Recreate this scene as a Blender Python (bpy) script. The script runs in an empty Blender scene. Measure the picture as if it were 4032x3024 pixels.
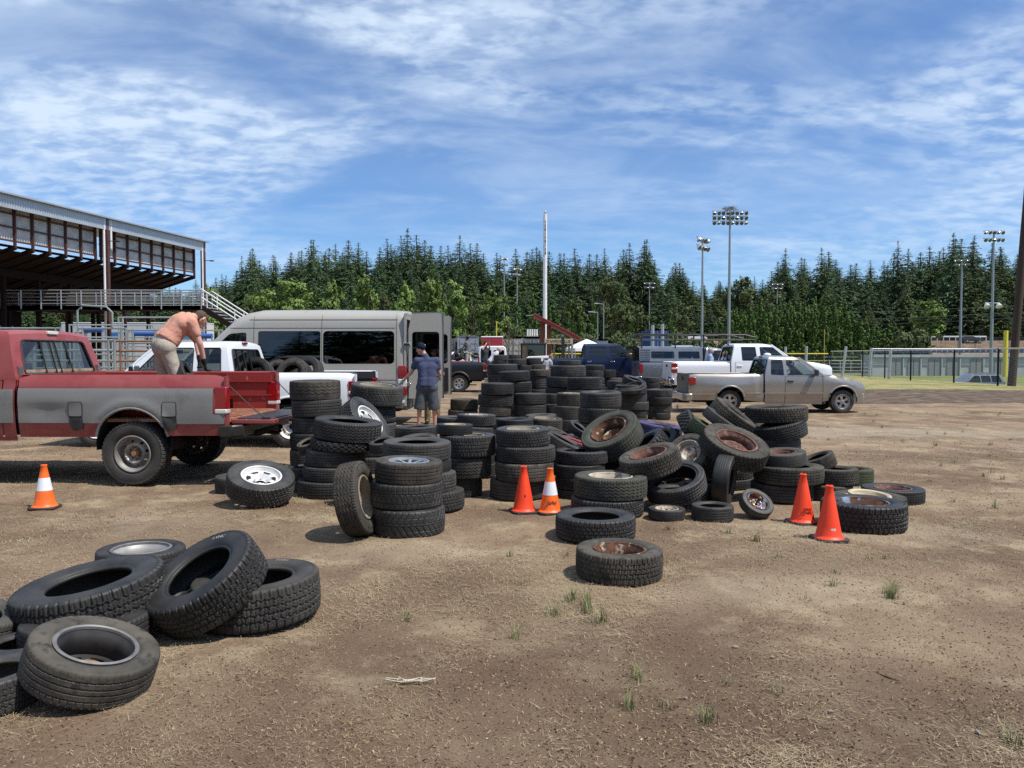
import bpy, bmesh, math, random
import numpy as np
from mathutils import Vector, Matrix, Euler, geometry
R = math.radians
sc = bpy.context.scene
col = sc.collection
# ---------------------------------------------------------------- camera, sky, sun, exposure
FPX, CX, CY, HZ, EYE = 3029.0, 2016.0, 1512.0, 1400.0, 1.6
PITCH = math.atan((CY - HZ) / FPX)
cam = bpy.data.objects.new('camera', bpy.data.cameras.new('camera'))
cam.data.sensor_width = 36; cam.data.lens = 36 * FPX / 4032
cam.data.clip_start = .05; cam.data.clip_end = 5000
cam.location = (0, 0, EYE); cam.rotation_euler = (R(90) - PITCH, 0, 0)
col.objects.link(cam); sc.camera = cam

SUN = Vector((.44, -.20, .85)).normalized()
sl = bpy.data.lights.new('sun', 'SUN'); sl.energy = 4.4; sl.angle = R(.6); sl.color = (1, .95, .87)
so = bpy.data.objects.new('sun', sl); so.rotation_euler = SUN.to_track_quat('Z', 'Y').to_euler(); so.location = (20, -10, 40)
col.objects.link(so)
sc.view_settings.view_transform = 'Standard'; sc.view_settings.look = 'None'
sc.cycles.use_denoising = False
sc.view_settings.exposure = .28; sc.view_settings.gamma = 1

def build_world():
    w = bpy.data.worlds.new('World'); sc.world = w; w.use_nodes = True
    nt = w.node_tree; N = nt.nodes; L = nt.links; N.clear()
    out = N.new('ShaderNodeOutputWorld'); bg = N.new('ShaderNodeBackground'); bg.inputs[1].default_value = .1
    sky = N.new('ShaderNodeTexSky'); sky.sky_type = 'NISHITA'; sky.sun_disc = False
    sky.sun_elevation = math.asin(SUN.z); sky.sun_rotation = math.atan2(SUN.x, SUN.y)
    sky.air_density = 1.0; sky.dust_density = 0.; sky.ozone_density = 6.
    tc = N.new('ShaderNodeTexCoord'); sep = N.new('ShaderNodeSeparateXYZ'); L.new(tc.outputs['Generated'], sep.inputs[0])
    def m(op, a, b=None, c=None):
        n = N.new('ShaderNodeMath'); n.operation = op
        for i, v in enumerate((a, b, c)):
            if v is None: continue
            if isinstance(v, (int, float)): n.inputs[i].default_value = v
            else: L.new(v, n.inputs[i])
        return n.outputs[0]
    z = m('MAXIMUM', sep.outputs[2], .015)
    zz = m('ADD', z, .20)
    px = m('DIVIDE', sep.outputs[0], zz); py = m('DIVIDE', sep.outputs[1], zz)
    cmb = N.new('ShaderNodeCombineXYZ'); L.new(px, cmb.inputs[0]); L.new(py, cmb.inputs[1])
    def noise(scale, detail, rough, dist, rot, st, off):
        mp = N.new('ShaderNodeMapping'); mp.inputs['Rotation'].default_value = (0, 0, R(rot)); mp.inputs['Scale'].default_value = st
        mp.inputs['Location'].default_value = off
        L.new(cmb.outputs[0], mp.inputs[0])
        n = N.new('ShaderNodeTexNoise'); n.inputs['Scale'].default_value = scale; n.inputs['Detail'].default_value = detail
        n.inputs['Roughness'].default_value = rough; n.inputs['Distortion'].default_value = dist
        L.new(mp.outputs[0], n.inputs[0]); return n.outputs[0]
    def ramp(v, a, b, lo=0., hi=1.):
        r = N.new('ShaderNodeMapRange'); r.interpolation_type = 'SMOOTHSTEP'
        r.inputs[1].default_value = a; r.inputs[2].default_value = b; r.inputs[3].default_value = lo; r.inputs[4].default_value = hi
        L.new(v, r.inputs[0]); return r.outputs[0]
    big = ramp(noise(1.0, 4, .55, .6, 25, (.8, 1.1, 1), (3.6, 1.2, 0)), .36, .60)
    puff = ramp(noise(15, 3, .55, .2, -25, (.75, 1.05, 1), (7.3, 2.2, 0)), .34, .66)
    band = ramp(noise(4.5, 5, .6, .6, -24, (.6, 1.4, 1), (2.3, 5.2, 0)), .38, .66)
    wisp = ramp(noise(2.4, 6, .62, .7, -12, (.6, 1.15, 1), (1.3, 9.2, 0)), .42, .72)
    veil = ramp(noise(.9, 3, .5, .3, 10, (.6, 1.2, 1), (4.7, 3.3, 0)), .35, .7)
    mask = m('MULTIPLY', big, m('ADD', m('MULTIPLY_ADD', puff, .46, .10), m('MULTIPLY', band, .22)))
    mask = m('ADD', mask, m('MULTIPLY', wisp, .26))
    mask = m('ADD', mask, m('MULTIPLY_ADD', veil, .13, .04))
    up = ramp(sep.outputs[2], .02, .26, .25, 1.)
    mask = m('MINIMUM', m('MULTIPLY', mask, up), .93)
    mx = N.new('ShaderNodeMix'); mx.data_type = 'RGBA'
    tint = N.new('ShaderNodeMix'); tint.data_type = 'RGBA'; tint.blend_type = 'MULTIPLY'; tint.inputs[0].default_value = 1
    L.new(sky.outputs[0], tint.inputs[6]); tint.inputs[7].default_value = (.72, .92, 1.12, 1)
    L.new(mask, mx.inputs[0]); L.new(tint.outputs[2], mx.inputs[6]); mx.inputs[7].default_value = (6.0, 7.2, 8.7, 1)
    L.new(mx.outputs[2], bg.inputs[0]); L.new(bg.outputs[0], out.inputs[0])
build_world()

# ---------------------------------------------------------------- helpers: picture point -> place
CROP = {0: (0, 0, .5486), 1: (0, 700, 2.074), 2: (0, 1150, 1.9235), 3: (800, 1150, 2.011), 4: (1750, 1200, 2.212), 5: (2500, 1250, 2.212),
        6: (0, 2000, 1.6385), 7: (1150, 1500, 2.1067), 8: (2100, 1500, 1.3825), 9: (3200, 850, 2.073), 10: (2400, 780, 2.476)}
def src(c, x, y):
    o = CROP[c]; return o[0] + x / o[2], o[1] + y / o[2]
_f = Vector((0, math.cos(PITCH), -math.sin(PITCH))); _u = Vector((0, math.sin(PITCH), math.cos(PITCH)))
def ray(c, x, y):
    sx, sy = src(c, x, y)
    return Vector((1, 0, 0)) * ((sx - CX) / FPX) + _f + _u * ((CY - sy) / FPX)
def at(c, x, y, Y):
    d = ray(c, x, y); return Vector((0, 0, EYE)) + d * (Y / d.y)
def gp(c, x, y, z=0):
    d = ray(c, x, y); return Vector((0, 0, EYE)) + d * ((z - EYE) / d.z)

# ---------------------------------------------------------------- helpers: objects
def tag(o, label=None, cat=None, group=None, kind=None):
    if label: o['label'] = label
    if cat: o['category'] = cat
    if group: o['group'] = group
    if kind: o['kind'] = kind
    return o
def empty(name, loc=(0, 0, 0), rz=0., label=None, cat=None, group=None):
    o = bpy.data.objects.new(name, None); o.empty_display_size = .2
    o.location = loc; o.rotation_euler = (0, 0, rz); col.objects.link(o)
    return tag(o, label, cat, group)
def link(name, me, parent=None, mats=None):
    o = bpy.data.objects.new(name, me); col.objects.link(o)
    if parent: o.parent = parent
    if mats:
        for m_ in (mats if isinstance(mats, (list, tuple)) else [mats]): me.materials.append(m_)
    return o
def copy_tree(o, parent=None):
    c = o.copy(); col.objects.link(c)
    if parent: c.parent = parent
    for ch in [k for k in o.children]: copy_tree(ch, c)
    return c
def np_mesh(name, V, F, smooth=None, mi=None):
    """V (n,3), F (m,k) arrays with k = 3 or 4"""
    V = np.asarray(V, dtype=np.float32); F = np.asarray(F, dtype=np.int32); k = F.shape[1]
    me = bpy.data.meshes.new(name)
    me.vertices.add(len(V)); me.vertices.foreach_set('co', V.ravel())
    me.loops.add(F.size); me.loops.foreach_set('vertex_index', F.ravel())
    me.polygons.add(len(F)); me.polygons.foreach_set('loop_start', np.arange(0, F.size, k, dtype=np.int32))
    me.polygons.foreach_set('loop_total', np.full(len(F), k, dtype=np.int32))
    if smooth is not None: me.polygons.foreach_set('use_smooth', np.broadcast_to(np.asarray(smooth, dtype=bool), len(F)).copy())
    if mi is not None: me.polygons.foreach_set('material_index', np.asarray(mi, dtype=np.int32))
    me.update(calc_edges=True); me.validate()
    return me
def basis(d):
    d = Vector(d).normalized(); a = Vector((0, 0, 1)) if abs(d.z) < .9 else Vector((1, 0, 0))
    s = d.cross(a).normalized(); return s, s.cross(d).normalized()
class MB:
    def __init__(s): s.V = []; s.F = []; s.M = []
    def add(s, vs, fs, m=0):
        b = len(s.V); s.V += [tuple(v) for v in vs]; s.F += [tuple(i + b for i in f) for f in fs]; s.M += [m] * len(fs); return s
    def box(s, c, d, rot=None, m=0, taper=1.):
        hx, hy, hz = d[0] / 2, d[1] / 2, d[2] / 2
        P = [Vector((x * (taper if z > 0 else 1), y * (taper if z > 0 else 1), z)) for z in (-hz, hz) for x, y in ((-hx, -hy), (hx, -hy), (hx, hy), (-hx, hy))]
        if rot is not None:
            Mx = rot if isinstance(rot, Matrix) else Euler(rot).to_matrix(); P = [Mx @ p for p in P]
        return s.add([p + Vector(c) for p in P], [(0, 3, 2, 1), (4, 5, 6, 7), (0, 1, 5, 4), (1, 2, 6, 5), (2, 3, 7, 6), (3, 0, 4, 7)], m)
    def bar(s, p, q, w, h=None, m=0):
        p = Vector(p); q = Vector(q); d = q - p; a, b = basis(d); h = h or w
        P = [o + a * (x * w / 2) + b * (y * h / 2) for o in (p, q) for x, y in ((-1, -1), (1, -1), (1, 1), (-1, 1))]
        return s.add(P, [(0, 3, 2, 1), (4, 5, 6, 7), (0, 1, 5, 4), (1, 2, 6, 5), (2, 3, 7, 6), (3, 0, 4, 7)], m)
    def cyl(s, p, q, r, r2=None, n=12, m=0, caps=True):
        p = Vector(p); q = Vector(q); r2 = r if r2 is None else r2; a, b = basis(q - p); vs = []
        for o, rr in ((p, r), (q, r2)):
            for i in range(n):
                t = 2 * math.pi * i / n; vs.append(o + a * (rr * math.cos(t)) + b * (rr * math.sin(t)))
        fs = [(i, (i + 1) % n, n + (i + 1) % n, n + i) for i in range(n)]
        if caps: fs += [tuple(range(n - 1, -1, -1)), tuple(range(n, 2 * n))]
        return s.add(vs, fs, m)
    def tube(s, pts, r, n=6, m=0):
        pts = [Vector(p) for p in pts]; vs = []; fs = []
        for i, p in enumerate(pts):
            d = pts[min(i + 1, len(pts) - 1)] - pts[max(i - 1, 0)]; a, b = basis(d); rr = r[i] if isinstance(r, (list, tuple)) else r
            for k in range(n):
                t = 2 * math.pi * k / n; vs.append(p + a * (rr * math.cos(t)) + b * (rr * math.sin(t)))
        for i in range(len(pts) - 1):
            fs += [(i * n + k, i * n + (k + 1) % n, (i + 1) * n + (k + 1) % n, (i + 1) * n + k) for k in range(n)]
        fs += [tuple(range(n - 1, -1, -1)), tuple(range((len(pts) - 1) * n, len(pts) * n))]
        return s.add(vs, fs, m)
    def lathe(s, prof, n=24, m=0, M=None):
        vs = []; fs = []; k = len(prof)
        for i in range(n):
            t = 2 * math.pi * i / n
            for r, z in prof: vs.append(Vector((r * math.cos(t), r * math.sin(t), z)))
        for i in range(n):
            j = (i + 1) % n
            fs += [(i * k + a, j * k + a, j * k + a + 1, i * k + a + 1) for a in range(k - 1)]
        if M is not None: vs = [M @ v for v in vs]
        return s.add(vs, fs, m)
    def prism(s, poly, y0, y1, plane='xz', m=0):
        mp = {'xz': lambda a, b, c: (a, c, b), 'xy': lambda a, b, c: (a, b, c), 'yz': lambda a, b, c: (c, a, b)}[plane]
        n = len(poly); vs = [mp(a, b, y0) for a, b in poly] + [mp(a, b, y1) for a, b in poly]
        fs = [(i, (i + 1) % n, n + (i + 1) % n, n + i) for i in range(n)] + [tuple(range(n - 1, -1, -1)), tuple(range(n, 2 * n))]
        return s.add(vs, fs, m)
    def ball(s, c, rad, n=12, k=8, m=0, rot=None):
        vs = []; fs = []; rad = (rad, rad, rad) if isinstance(rad, (int, float)) else rad
        for i in range(k + 1):
            a = math.pi * i / k
            for j in range(n):
                t = 2 * math.pi * j / n
                v = Vector((rad[0] * math.sin(a) * math.cos(t), rad[1] * math.sin(a) * math.sin(t), rad[2] * math.cos(a)))
                if rot is not None: v = Euler(rot).to_matrix() @ v
                vs.append(v + Vector(c))
        for i in range(k): fs += [(i * n + j, (i + 1) * n + j, (i + 1) * n + (j + 1) % n, i * n + (j + 1) % n) for j in range(n)]
        return s.add(vs, fs, m)
    def build(s, name, mats, parent=None, smooth=35., bevel=0, loc=None):
        me = bpy.data.meshes.new(name); me.from_pydata([tuple(v) for v in s.V], [], s.F); me.validate()
        for m_ in (mats if isinstance(mats, (list, tuple)) else [mats]): me.materials.append(m_)
        if any(s.M) and len(me.polygons) == len(s.M): me.polygons.foreach_set('material_index', s.M)
        bm = bmesh.new(); bm.from_mesh(me); bmesh.ops.recalc_face_normals(bm, faces=bm.faces); bm.to_mesh(me); bm.free()
        if smooth:
            me.polygons.foreach_set('use_smooth', [True] * len(me.polygons)); me.set_sharp_from_angle(angle=R(smooth))
        o = link(name, me, parent)
        if loc is not None: o.location = loc
        if bevel:
            b = o.modifiers.new('bevel', 'BEVEL'); b.width = bevel; b.segments = 2; b.limit_method = 'ANGLE'; b.angle_limit = R(40)
        return o

# ---------------------------------------------------------------- helpers: materials
def mat(name, c, rough=.6, metal=0., c2=None, vs=6., v=.5, lo=.35, hi=.65, bump=0., bs=40., spec=.5, coat=0., c3=None, v3s=30., v3=(.55, .7), rnd=0., em=None):
    m = bpy.data.materials.new(name); m.use_nodes = True; nt = m.node_tree; N = nt.nodes; L = nt.links
    p = N['Principled BSDF']; p.inputs['Roughness'].default_value = rough; p.inputs['Metallic'].default_value = metal
    p.inputs['Specular IOR Level'].default_value = spec
    if coat: p.inputs['Coat Weight'].default_value = coat; p.inputs['Coat Roughness'].default_value = .06
    tc = N.new('ShaderNodeTexCoord')
    def nz(scale, det=5):
        n = N.new('ShaderNodeTexNoise'); n.inputs['Scale'].default_value = scale; n.inputs['Detail'].default_value = det
        L.new(tc.outputs['Object'], n.inputs[0]); return n.outputs[0]
    def rng(s, a, b, x=0., y=1.):
        r = N.new('ShaderNodeMapRange'); r.inputs[1].default_value = a; r.inputs[2].default_value = b; r.inputs[3].default_value = x; r.inputs[4].default_value = y
        L.new(s, r.inputs[0]); return r.outputs[0]
    def mix(f, a, b, bl='MIX'):
        n = N.new('ShaderNodeMix'); n.data_type = 'RGBA'; n.blend_type = bl
        for i, q in ((0, f), (6, a), (7, b)):
            if isinstance(q, tuple): n.inputs[i].default_value = (*q[:3], 1)
            elif isinstance(q, (int, float)): n.inputs[i].default_value = q
            else: L.new(q, n.inputs[i])
        return n.outputs[2]
    c2 = c2 or tuple(x * .72 for x in c)
    cc = mix(rng(nz(vs), lo, hi, 0, v), tuple(c), tuple(c2))
    if c3: cc = mix(rng(nz(v3s, 6), v3[0], v3[1]), cc, tuple(c3))
    if rnd:
        oi = N.new('ShaderNodeObjectInfo'); hs = N.new('ShaderNodeHueSaturation')
        L.new(rng(oi.outputs['Random'], 0, 1, 1 - rnd, 1 + rnd), hs.inputs['Value']); L.new(rng(oi.outputs['Random'], 0, 1, .5 - rnd * .04, .5 + rnd * .04), hs.inputs['Hue'])
        L.new(cc, hs.inputs['Color']); cc = hs.outputs[0]
    L.new(cc, p.inputs['Base Color'])
    if bump:
        b = N.new('ShaderNodeBump'); b.inputs['Strength'].default_value = bump; b.inputs['Distance'].default_value = .02
        L.new(nz(bs, 6), b.inputs['Height']); L.new(b.outputs[0], p.inputs['Normal'])
    if em: p.inputs['Emission Color'].default_value = (*c, 1); p.inputs['Emission Strength'].default_value = em
    return m
def glass_mat(name, tint, refl=.05, rough=.02):
    m = bpy.data.materials.new(name); m.use_nodes = True; nt = m.node_tree; N = nt.nodes; L = nt.links; N.clear()
    o = N.new('ShaderNodeOutputMaterial'); t = N.new('ShaderNodeBsdfTransparent'); t.inputs[0].default_value = (*tint, 1)
    g = N.new('ShaderNodeBsdfGlossy'); g.inputs['Roughness'].default_value = rough; g.inputs[0].default_value = (.95, .97, 1, 1)
    lw = N.new('ShaderNodeLayerWeight'); lw.inputs[0].default_value = .5; pw = N.new('ShaderNodeMath'); pw.operation = 'POWER'; pw.inputs[1].default_value = 4; L.new(lw.outputs[1], pw.inputs[0])
    f = N.new('ShaderNodeMath'); f.operation = 'MULTIPLY_ADD'; f.inputs[1].default_value = .9; f.inputs[2].default_value = refl; L.new(pw.outputs[0], f.inputs[0]); x = N.new('ShaderNodeMixShader')
    L.new(f.outputs[0], x.inputs[0]); L.new(t.outputs[0], x.inputs[1]); L.new(g.outputs[0], x.inputs[2]); L.new(x.outputs[0], o.inputs[0])
    return m
def text(parent, s, size, M, m, depth=.003, name='lettering', cx='CENTER'):
    cu = bpy.data.curves.new(name, 'FONT'); cu.body = s; cu.size = size; cu.extrude = depth; cu.align_x = cx; cu.align_y = 'CENTER'
    t = bpy.data.objects.new('t', cu); me = bpy.data.meshes.new_from_object(t); bpy.data.objects.remove(t); bpy.data.curves.remove(cu)
    me.materials.clear(); me.materials.append(m)
    o = bpy.data.objects.new(name, me); col.objects.link(o); o.parent = parent; o.matrix_local = M; return o
# ---------------------------------------------------------------- ground
def sstep(a, b, x):
    t = np.clip((x - a) / (b - a), 0, 1); return t * t * (3 - 2 * t)
_rw = np.random.default_rng(11); _wv = [(np.cos(a) * k, np.sin(a) * k, p, m_) for a, k, p, m_ in zip(_rw.random(16) * 6.28, 4 + 26 * _rw.random(16) ** 1.3, _rw.random(16) * 6.28, np.ones(16))]
def micro(x, y):
    z = np.zeros(np.broadcast(x, y).shape); q = x + .25 * np.sin(2.3 * y + 1.1 * x); r = y + .22 * np.sin(2.9 * x - .7 * y)
    for i, (a, b, p, _) in enumerate(_wv): z = z + np.sin(a * q + b * r + p + .8 * np.sin(.6 * b * q - .5 * a * r)) / (2.0 + .22 * math.hypot(a, b))
    return .0075 * z
def terr(x, y):
    x = np.asarray(x, float); y = np.asarray(y, float)
    z = .012 * np.sin(x * 1.7 + .6 * y) * np.sin(y * 1.3 - .4 * x) + .008 * np.sin(4.1 * x + 1.3) * np.sin(3.7 * y)
    z = z * np.clip((60 - y) / 40, 0, 1) + micro(x, y) * np.clip((17 - y) / 8, 0, 1) * np.clip((14 - np.abs(x)) / 3, 0, 1)
    drop = np.maximum(sstep(26.8, 32, x) * sstep(18, 30, y), sstep(67, 75, y) * sstep(-12, 2, x))
    z = z - 1.5 * drop
    return z + 6.5 * sstep(138, 175, y) + 9 * sstep(185, 330, y) + .25 * np.maximum(y - 330, 0) ** .8
def terr1(x, y): return float(terr(x, y))
def dirt_mat():
    m = bpy.data.materials.new('dirt'); m.use_nodes = True; nt = m.node_tree; N = nt.nodes; L = nt.links; p = N['Principled BSDF']
    p.inputs['Roughness'].default_value = .95; p.inputs['Specular IOR Level'].default_value = .15
    tc = N.new('ShaderNodeTexCoord')
    def nz(scale, det=6, rough=.55, st=(1, 1, 1)):
        mp = N.new('ShaderNodeMapping'); mp.inputs['Scale'].default_value = st; L.new(tc.outputs['Object'], mp.inputs[0])
        n = N.new('ShaderNodeTexNoise'); n.inputs['Scale'].default_value = scale; n.inputs['Detail'].default_value = det; n.inputs['Roughness'].default_value = rough
        L.new(mp.outputs[0], n.inputs[0]); return n.outputs[0]
    def rng(s, a, b, x=0., y=1.):
        r = N.new('ShaderNodeMapRange'); r.interpolation_type = 'SMOOTHSTEP'
        r.inputs[1].default_value = a; r.inputs[2].default_value = b; r.inputs[3].default_value = x; r.inputs[4].default_value = y
        L.new(s, r.inputs[0]); return r.outputs[0]
    def mix(f, a, b, bl='MIX'):
        n = N.new('ShaderNodeMix'); n.data_type = 'RGBA'; n.blend_type = bl
        for i, q in ((0, f), (6, a), (7, b)):
            if isinstance(q, tuple): n.inputs[i].default_value = (*q, 1)
            elif isinstance(q, (int, float)): n.inputs[i].default_value = q
            else: L.new(q, n.inputs[i])
        return n.outputs[2]
    c = mix(rng(nz(.55, 5), .35, .66), (.135, .088, .057), (.262, .186, .124))      # broad damp and dry patches
    c = mix(rng(nz(1.5, 8, .7), .47, .66, 0, .85), c, (.36, .285, .185))          # dry straw colour
    c = mix(rng(nz(3.2, 8, .75), .52, .72, 0, .6), c, (.085, .058, .038))           # dark scuffs
    c = mix(rng(nz(55, 8, .8), .50, .72, 0, .75), c, (.38, .31, .20))               # fine chaff
    c = mix(rng(nz(120, 6, .8), .55, .75, 0, .75), c, (.05, .033, .022))             # specks
    c = mix(rng(nz(.35, 4, .5), .57, .72, 0, .5), c, (.34, .29, .225))           # pale dust
    def spot(cx, cy, rx, ry):                                                   # one stain with its own ragged shape
        mp = N.new('ShaderNodeMapping'); mp.inputs['Location'].default_value = (-cx / rx, -cy / ry, 0); mp.inputs['Scale'].default_value = (1 / rx, 1 / ry, 0); L.new(tc.outputs['Object'], mp.inputs[0])
        ln = N.new('ShaderNodeVectorMath'); ln.operation = 'LENGTH'; L.new(mp.outputs[0], ln.inputs[0])
        ad = N.new('ShaderNodeMath'); ad.operation = 'MULTIPLY_ADD'; ad.inputs[1].default_value = 1.5; L.new(nz(1.6, 7, .65), ad.inputs[0]); L.new(ln.outputs['Value'], ad.inputs[2]); return rng(ad.outputs[0], 1.05, 1.95, 1, 0)
    for cx, cy, rx, ry, f, cc in ((.5, 3.5, 1.9, 1.2, .62, (.105, .068, .043)), (2.1, 3.1, 1.3, .9, .5, (.115, .08, .055)), (-.5, 5.0, 1.2, .8, .5, (.115, .076, .048)), (-3.2, 6.6, 2.2, .9, .5, (.125, .082, .052)), (2.6, 6.0, 1.7, .55, .45, (.11, .075, .05)), (-.9, 6.2, .9, .5, .45, (.36, .29, .20)), (1.8, 5.2, 1.2, .45, .45, (.37, .30, .21)), (3.2, 7.0, 1.4, .6, .45, (.36, .30, .21)), (3.3, 9.0, 1.6, .7, .5, (.37, .31, .22)), (-2.3, 3.2, .8, .5, .45, (.17, .105, .07)), (5.6, 12, 2.5, 1., .5, (.13, .092, .06)), (7.5, 16, 5, 1.2, .5, (.36, .31, .23))):
        mlt = N.new('ShaderNodeMath'); mlt.operation = 'MULTIPLY'; mlt.inputs[1].default_value = f; L.new(spot(cx, cy, rx, ry), mlt.inputs[0]); c = mix(mlt.outputs[0], c, cc)
    c = mix(rng(nz(90, 6, .8), .5, .7, 0, .5), c, (.07, .047, .032)); c = mix(rng(nz(70, 7, .8), .54, .72, 0, .5), c, (.40, .33, .22))
    L.new(c, p.inputs['Base Color'])
    b = N.new('ShaderNodeBump'); b.inputs['Strength'].default_value = .9; b.inputs['Distance'].default_value = .03
    L.new(mix(.55, nz(45, 8, .75), nz(9, 6, .6)), b.inputs['Height']); L.new(b.outputs[0], p.inputs['Normal'])
    return m
DIRT = dirt_mat()
def sheet(name, xs, ys, fz, m, dz=0., kind='structure', keep=None):
    X, Y = np.meshgrid(xs, ys); Z = fz(X, Y) + dz; n, k = X.shape
    V = np.stack([X, Y, Z], -1).reshape(-1, 3); i = np.arange(n * k).reshape(n, k)
    F = np.stack([i[:-1, :-1], i[:-1, 1:], i[1:, 1:], i[1:, :-1]], -1).reshape(-1, 4)
    if keep is not None:
        c = V[F].mean(1); F = F[keep(c[:, 0], c[:, 1])]
    o = link(name, np_mesh(name, V, F, True), None, m); return tag(o, kind=kind)
ys = np.concatenate([np.arange(-6, 2, .25), np.arange(2, 9, .045), np.arange(9, 14, .1), np.arange(14, 30, .25), np.arange(30, 90, 1.), np.arange(90, 360, 5), np.array([380, 450, 600, 900, 1500, 2500])])
xs = np.concatenate([-np.array([2500, 1500, 900, 600, 450, 350]), np.arange(-300, -40, 10), np.arange(-40, -14, 1), np.arange(-14, -7, .25), np.arange(-7, 7, .055), np.arange(7, 14, .25), np.arange(14, 45, 1), np.arange(45, 301, 10), np.array([350, 450, 600, 900, 1500, 2500])])
sheet('ground', xs, ys, terr, DIRT)
TRACK = mat('track_dirt', (.105, .078, .058), .95, c2=(.20, .155, .115), vs=1.2, v=.9, lo=.4, hi=.7, bump=.8, bs=20, spec=.1, c3=(.06, .043, .033), v3s=2.2, v3=(.5, .62))
VERGE = mat('verge_grass', (.30, .255, .115), .95, c2=(.15, .17, .055), vs=.9, v=.9, lo=.42, hi=.6, bump=1., bs=25, spec=.1, c3=(.40, .34, .19), v3s=7, v3=(.5, .68))
TURF = mat('turf', (.13, .17, .055), .95, c2=(.20, .21, .085), vs=.25, v=1, bump=.6, bs=20, spec=.1, c3=(.10, .15, .04), v3s=2)
def wav(x, s=0.): return .5 * np.sin(x * .37 + s) + .3 * np.sin(x * .91 + 2 * s)
sheet('dirt_track', np.arange(8, 160, 1.), np.arange(20, 40, .5), terr, TRACK, .006, keep=lambda x, y: (y > 26.2 - .25 * np.maximum(x - 14, 0) ** .75 + wav(x)) & (y < 36.0 - .16 * np.maximum(x - 14, 0) ** .8 + wav(x, 1.)))
sheet('grass_verge', np.arange(9, 200, 1.), np.arange(30, 67, .5), terr, VERGE, .010, keep=lambda x, y: (y > 36.5 - .16 * np.maximum(x - 14, 0) ** .8 + wav(x, 1.)) & ((x < 29) | (y < 60)))
sheet('ball_field', np.concatenate([np.arange(-12, 34, 1.), np.arange(34, 260, 6)]), np.concatenate([np.arange(30, 80, 1.), np.arange(80, 140, 4)]), terr, TURF, .012,
      keep=lambda x, y: (x > 29.5) | (y > 69))

# ---------------------------------------------------------------- loose straw, clods and weeds on the dirt
rs = np.random.default_rng(7)
def near_pts(n, y0=2.2, y1=26., pw=1.7):
    y = y0 * (1 - rs.random(n) * (1 - (y0 / y1) ** (pw - 1))) ** (-1 / (pw - 1)); x = (rs.random(n) * 2 - 1) * (y * .70 + .4); return x, y
def patch(x, y, s=0.):
    return (np.sin(1.9 * x + 1.1 * y + s) + np.sin(.8 * x - 1.7 * y + 2 + s) + .8 * np.sin(3.7 * x + .5 + s) * np.sin(3.1 * y + s) + .6 * np.sin(7.1 * x - 2.2 * y)) / 3.4
def straw(name, n, thr, m, lmin, lmax, wid, lift, seed, *rg):
    x, y = near_pts(n, *rg); k = patch(x, y, seed) + rs.normal(0, .25, n) > thr; x, y = x[k], y[k]; n = len(x)
    a = rs.random(n) * 2 * np.pi; l = lmin + (lmax - lmin) * rs.random(n) ** 2; z = terr(x, y) + .004
    w = wid * (.6 + .8 * rs.random(n)) * np.maximum(1, y / 7); d = np.stack([np.cos(a), np.sin(a), np.zeros(n)], -1); s = np.stack([-np.sin(a), np.cos(a), np.zeros(n)], -1)
    p0 = np.stack([x, y, z], -1); bend = s * (rs.normal(0, .25, n) * l)[:, None]
    p1 = p0 + d * (l * .5)[:, None]; p1[:, 2] += rs.random(n) * lift; p2 = p0 + d * l[:, None] + bend; p2[:, 2] += rs.random(n) ** 2 * lift
    sw = s * w[:, None]; V = np.stack([p0 - sw, p0 + sw, p1 + sw, p1 - sw, p2 + sw * .6, p2 - sw * .6], 1).reshape(-1, 3)
    b = np.arange(n)[:, None] * 6; F = np.concatenate([b + np.array([[0, 1, 2, 3]]), b + np.array([[3, 2, 4, 5]])])
    return tag(link(name, np_mesh(name, V, F, False), None, m), kind='stuff')
STRAW = mat('straw', (.43, .35, .21), .9, c2=(.24, .175, .10), vs=2.5, v=1., lo=.3, hi=.7, spec=.2)
straw('dry_grass', 70000, .42, STRAW, .010, .055, .0007, .010, 0.)
straw('matted_straw', 70000, .20, STRAW, .02, .085, .0010, .022, 2.2, 4.6, 24., 1.25)
def straw_mats(name, n, m):                                          # matted wisps of dead grass lying in loose clumps
    cx, cy = near_pts(n, 2.6, 19, 1.45); q = patch(cx, cy, 2.2) + rs.normal(0, .22, n) + np.where(cy < 4.6, -.18, .06) > .12; cx, cy = cx[q], cy[q]; n = len(cx); k = rs.integers(30, 130, n); c = np.repeat(np.arange(n), k); s = (.03 + .10 * rs.random(n))[c] * (1 + cy[c] * .06); N = len(c); aa = (rs.random(n) * 6.28)[c]
    u, v = rs.normal(0, 1, N) * s * 1.6, rs.normal(0, 1, N) * s * .8; x = cx[c] + u * np.cos(aa) - v * np.sin(aa); y = cy[c] + u * np.sin(aa) + v * np.cos(aa); a = aa + rs.normal(0, .8, N); l = .018 + .06 * rs.random(N) ** 1.5; z = terr(x, y) + .003 + .012 * rs.random(N)
    d = np.stack([np.cos(a), np.sin(a), rs.normal(0, .16, N)], -1) * l[:, None]; w = np.stack([-np.sin(a), np.cos(a), np.zeros(N)], -1) * (.0008 * np.maximum(1, y / 6) * (.6 + .8 * rs.random(N)))[:, None]; p = np.stack([x, y, z], -1)
    V = np.stack([p - w, p + w, p + d + w * .5, p + d - w * .5], 1).reshape(-1, 3); return tag(link(name, np_mesh(name, V, np.arange(4 * N).reshape(-1, 4), False), None, m), kind='stuff')
straw_mats('dead_grass_mats', 1700, mat('straw_pale', (.52, .43, .28), .9, c2=(.30, .23, .14), vs=6, v=1, spec=.2))
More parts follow.
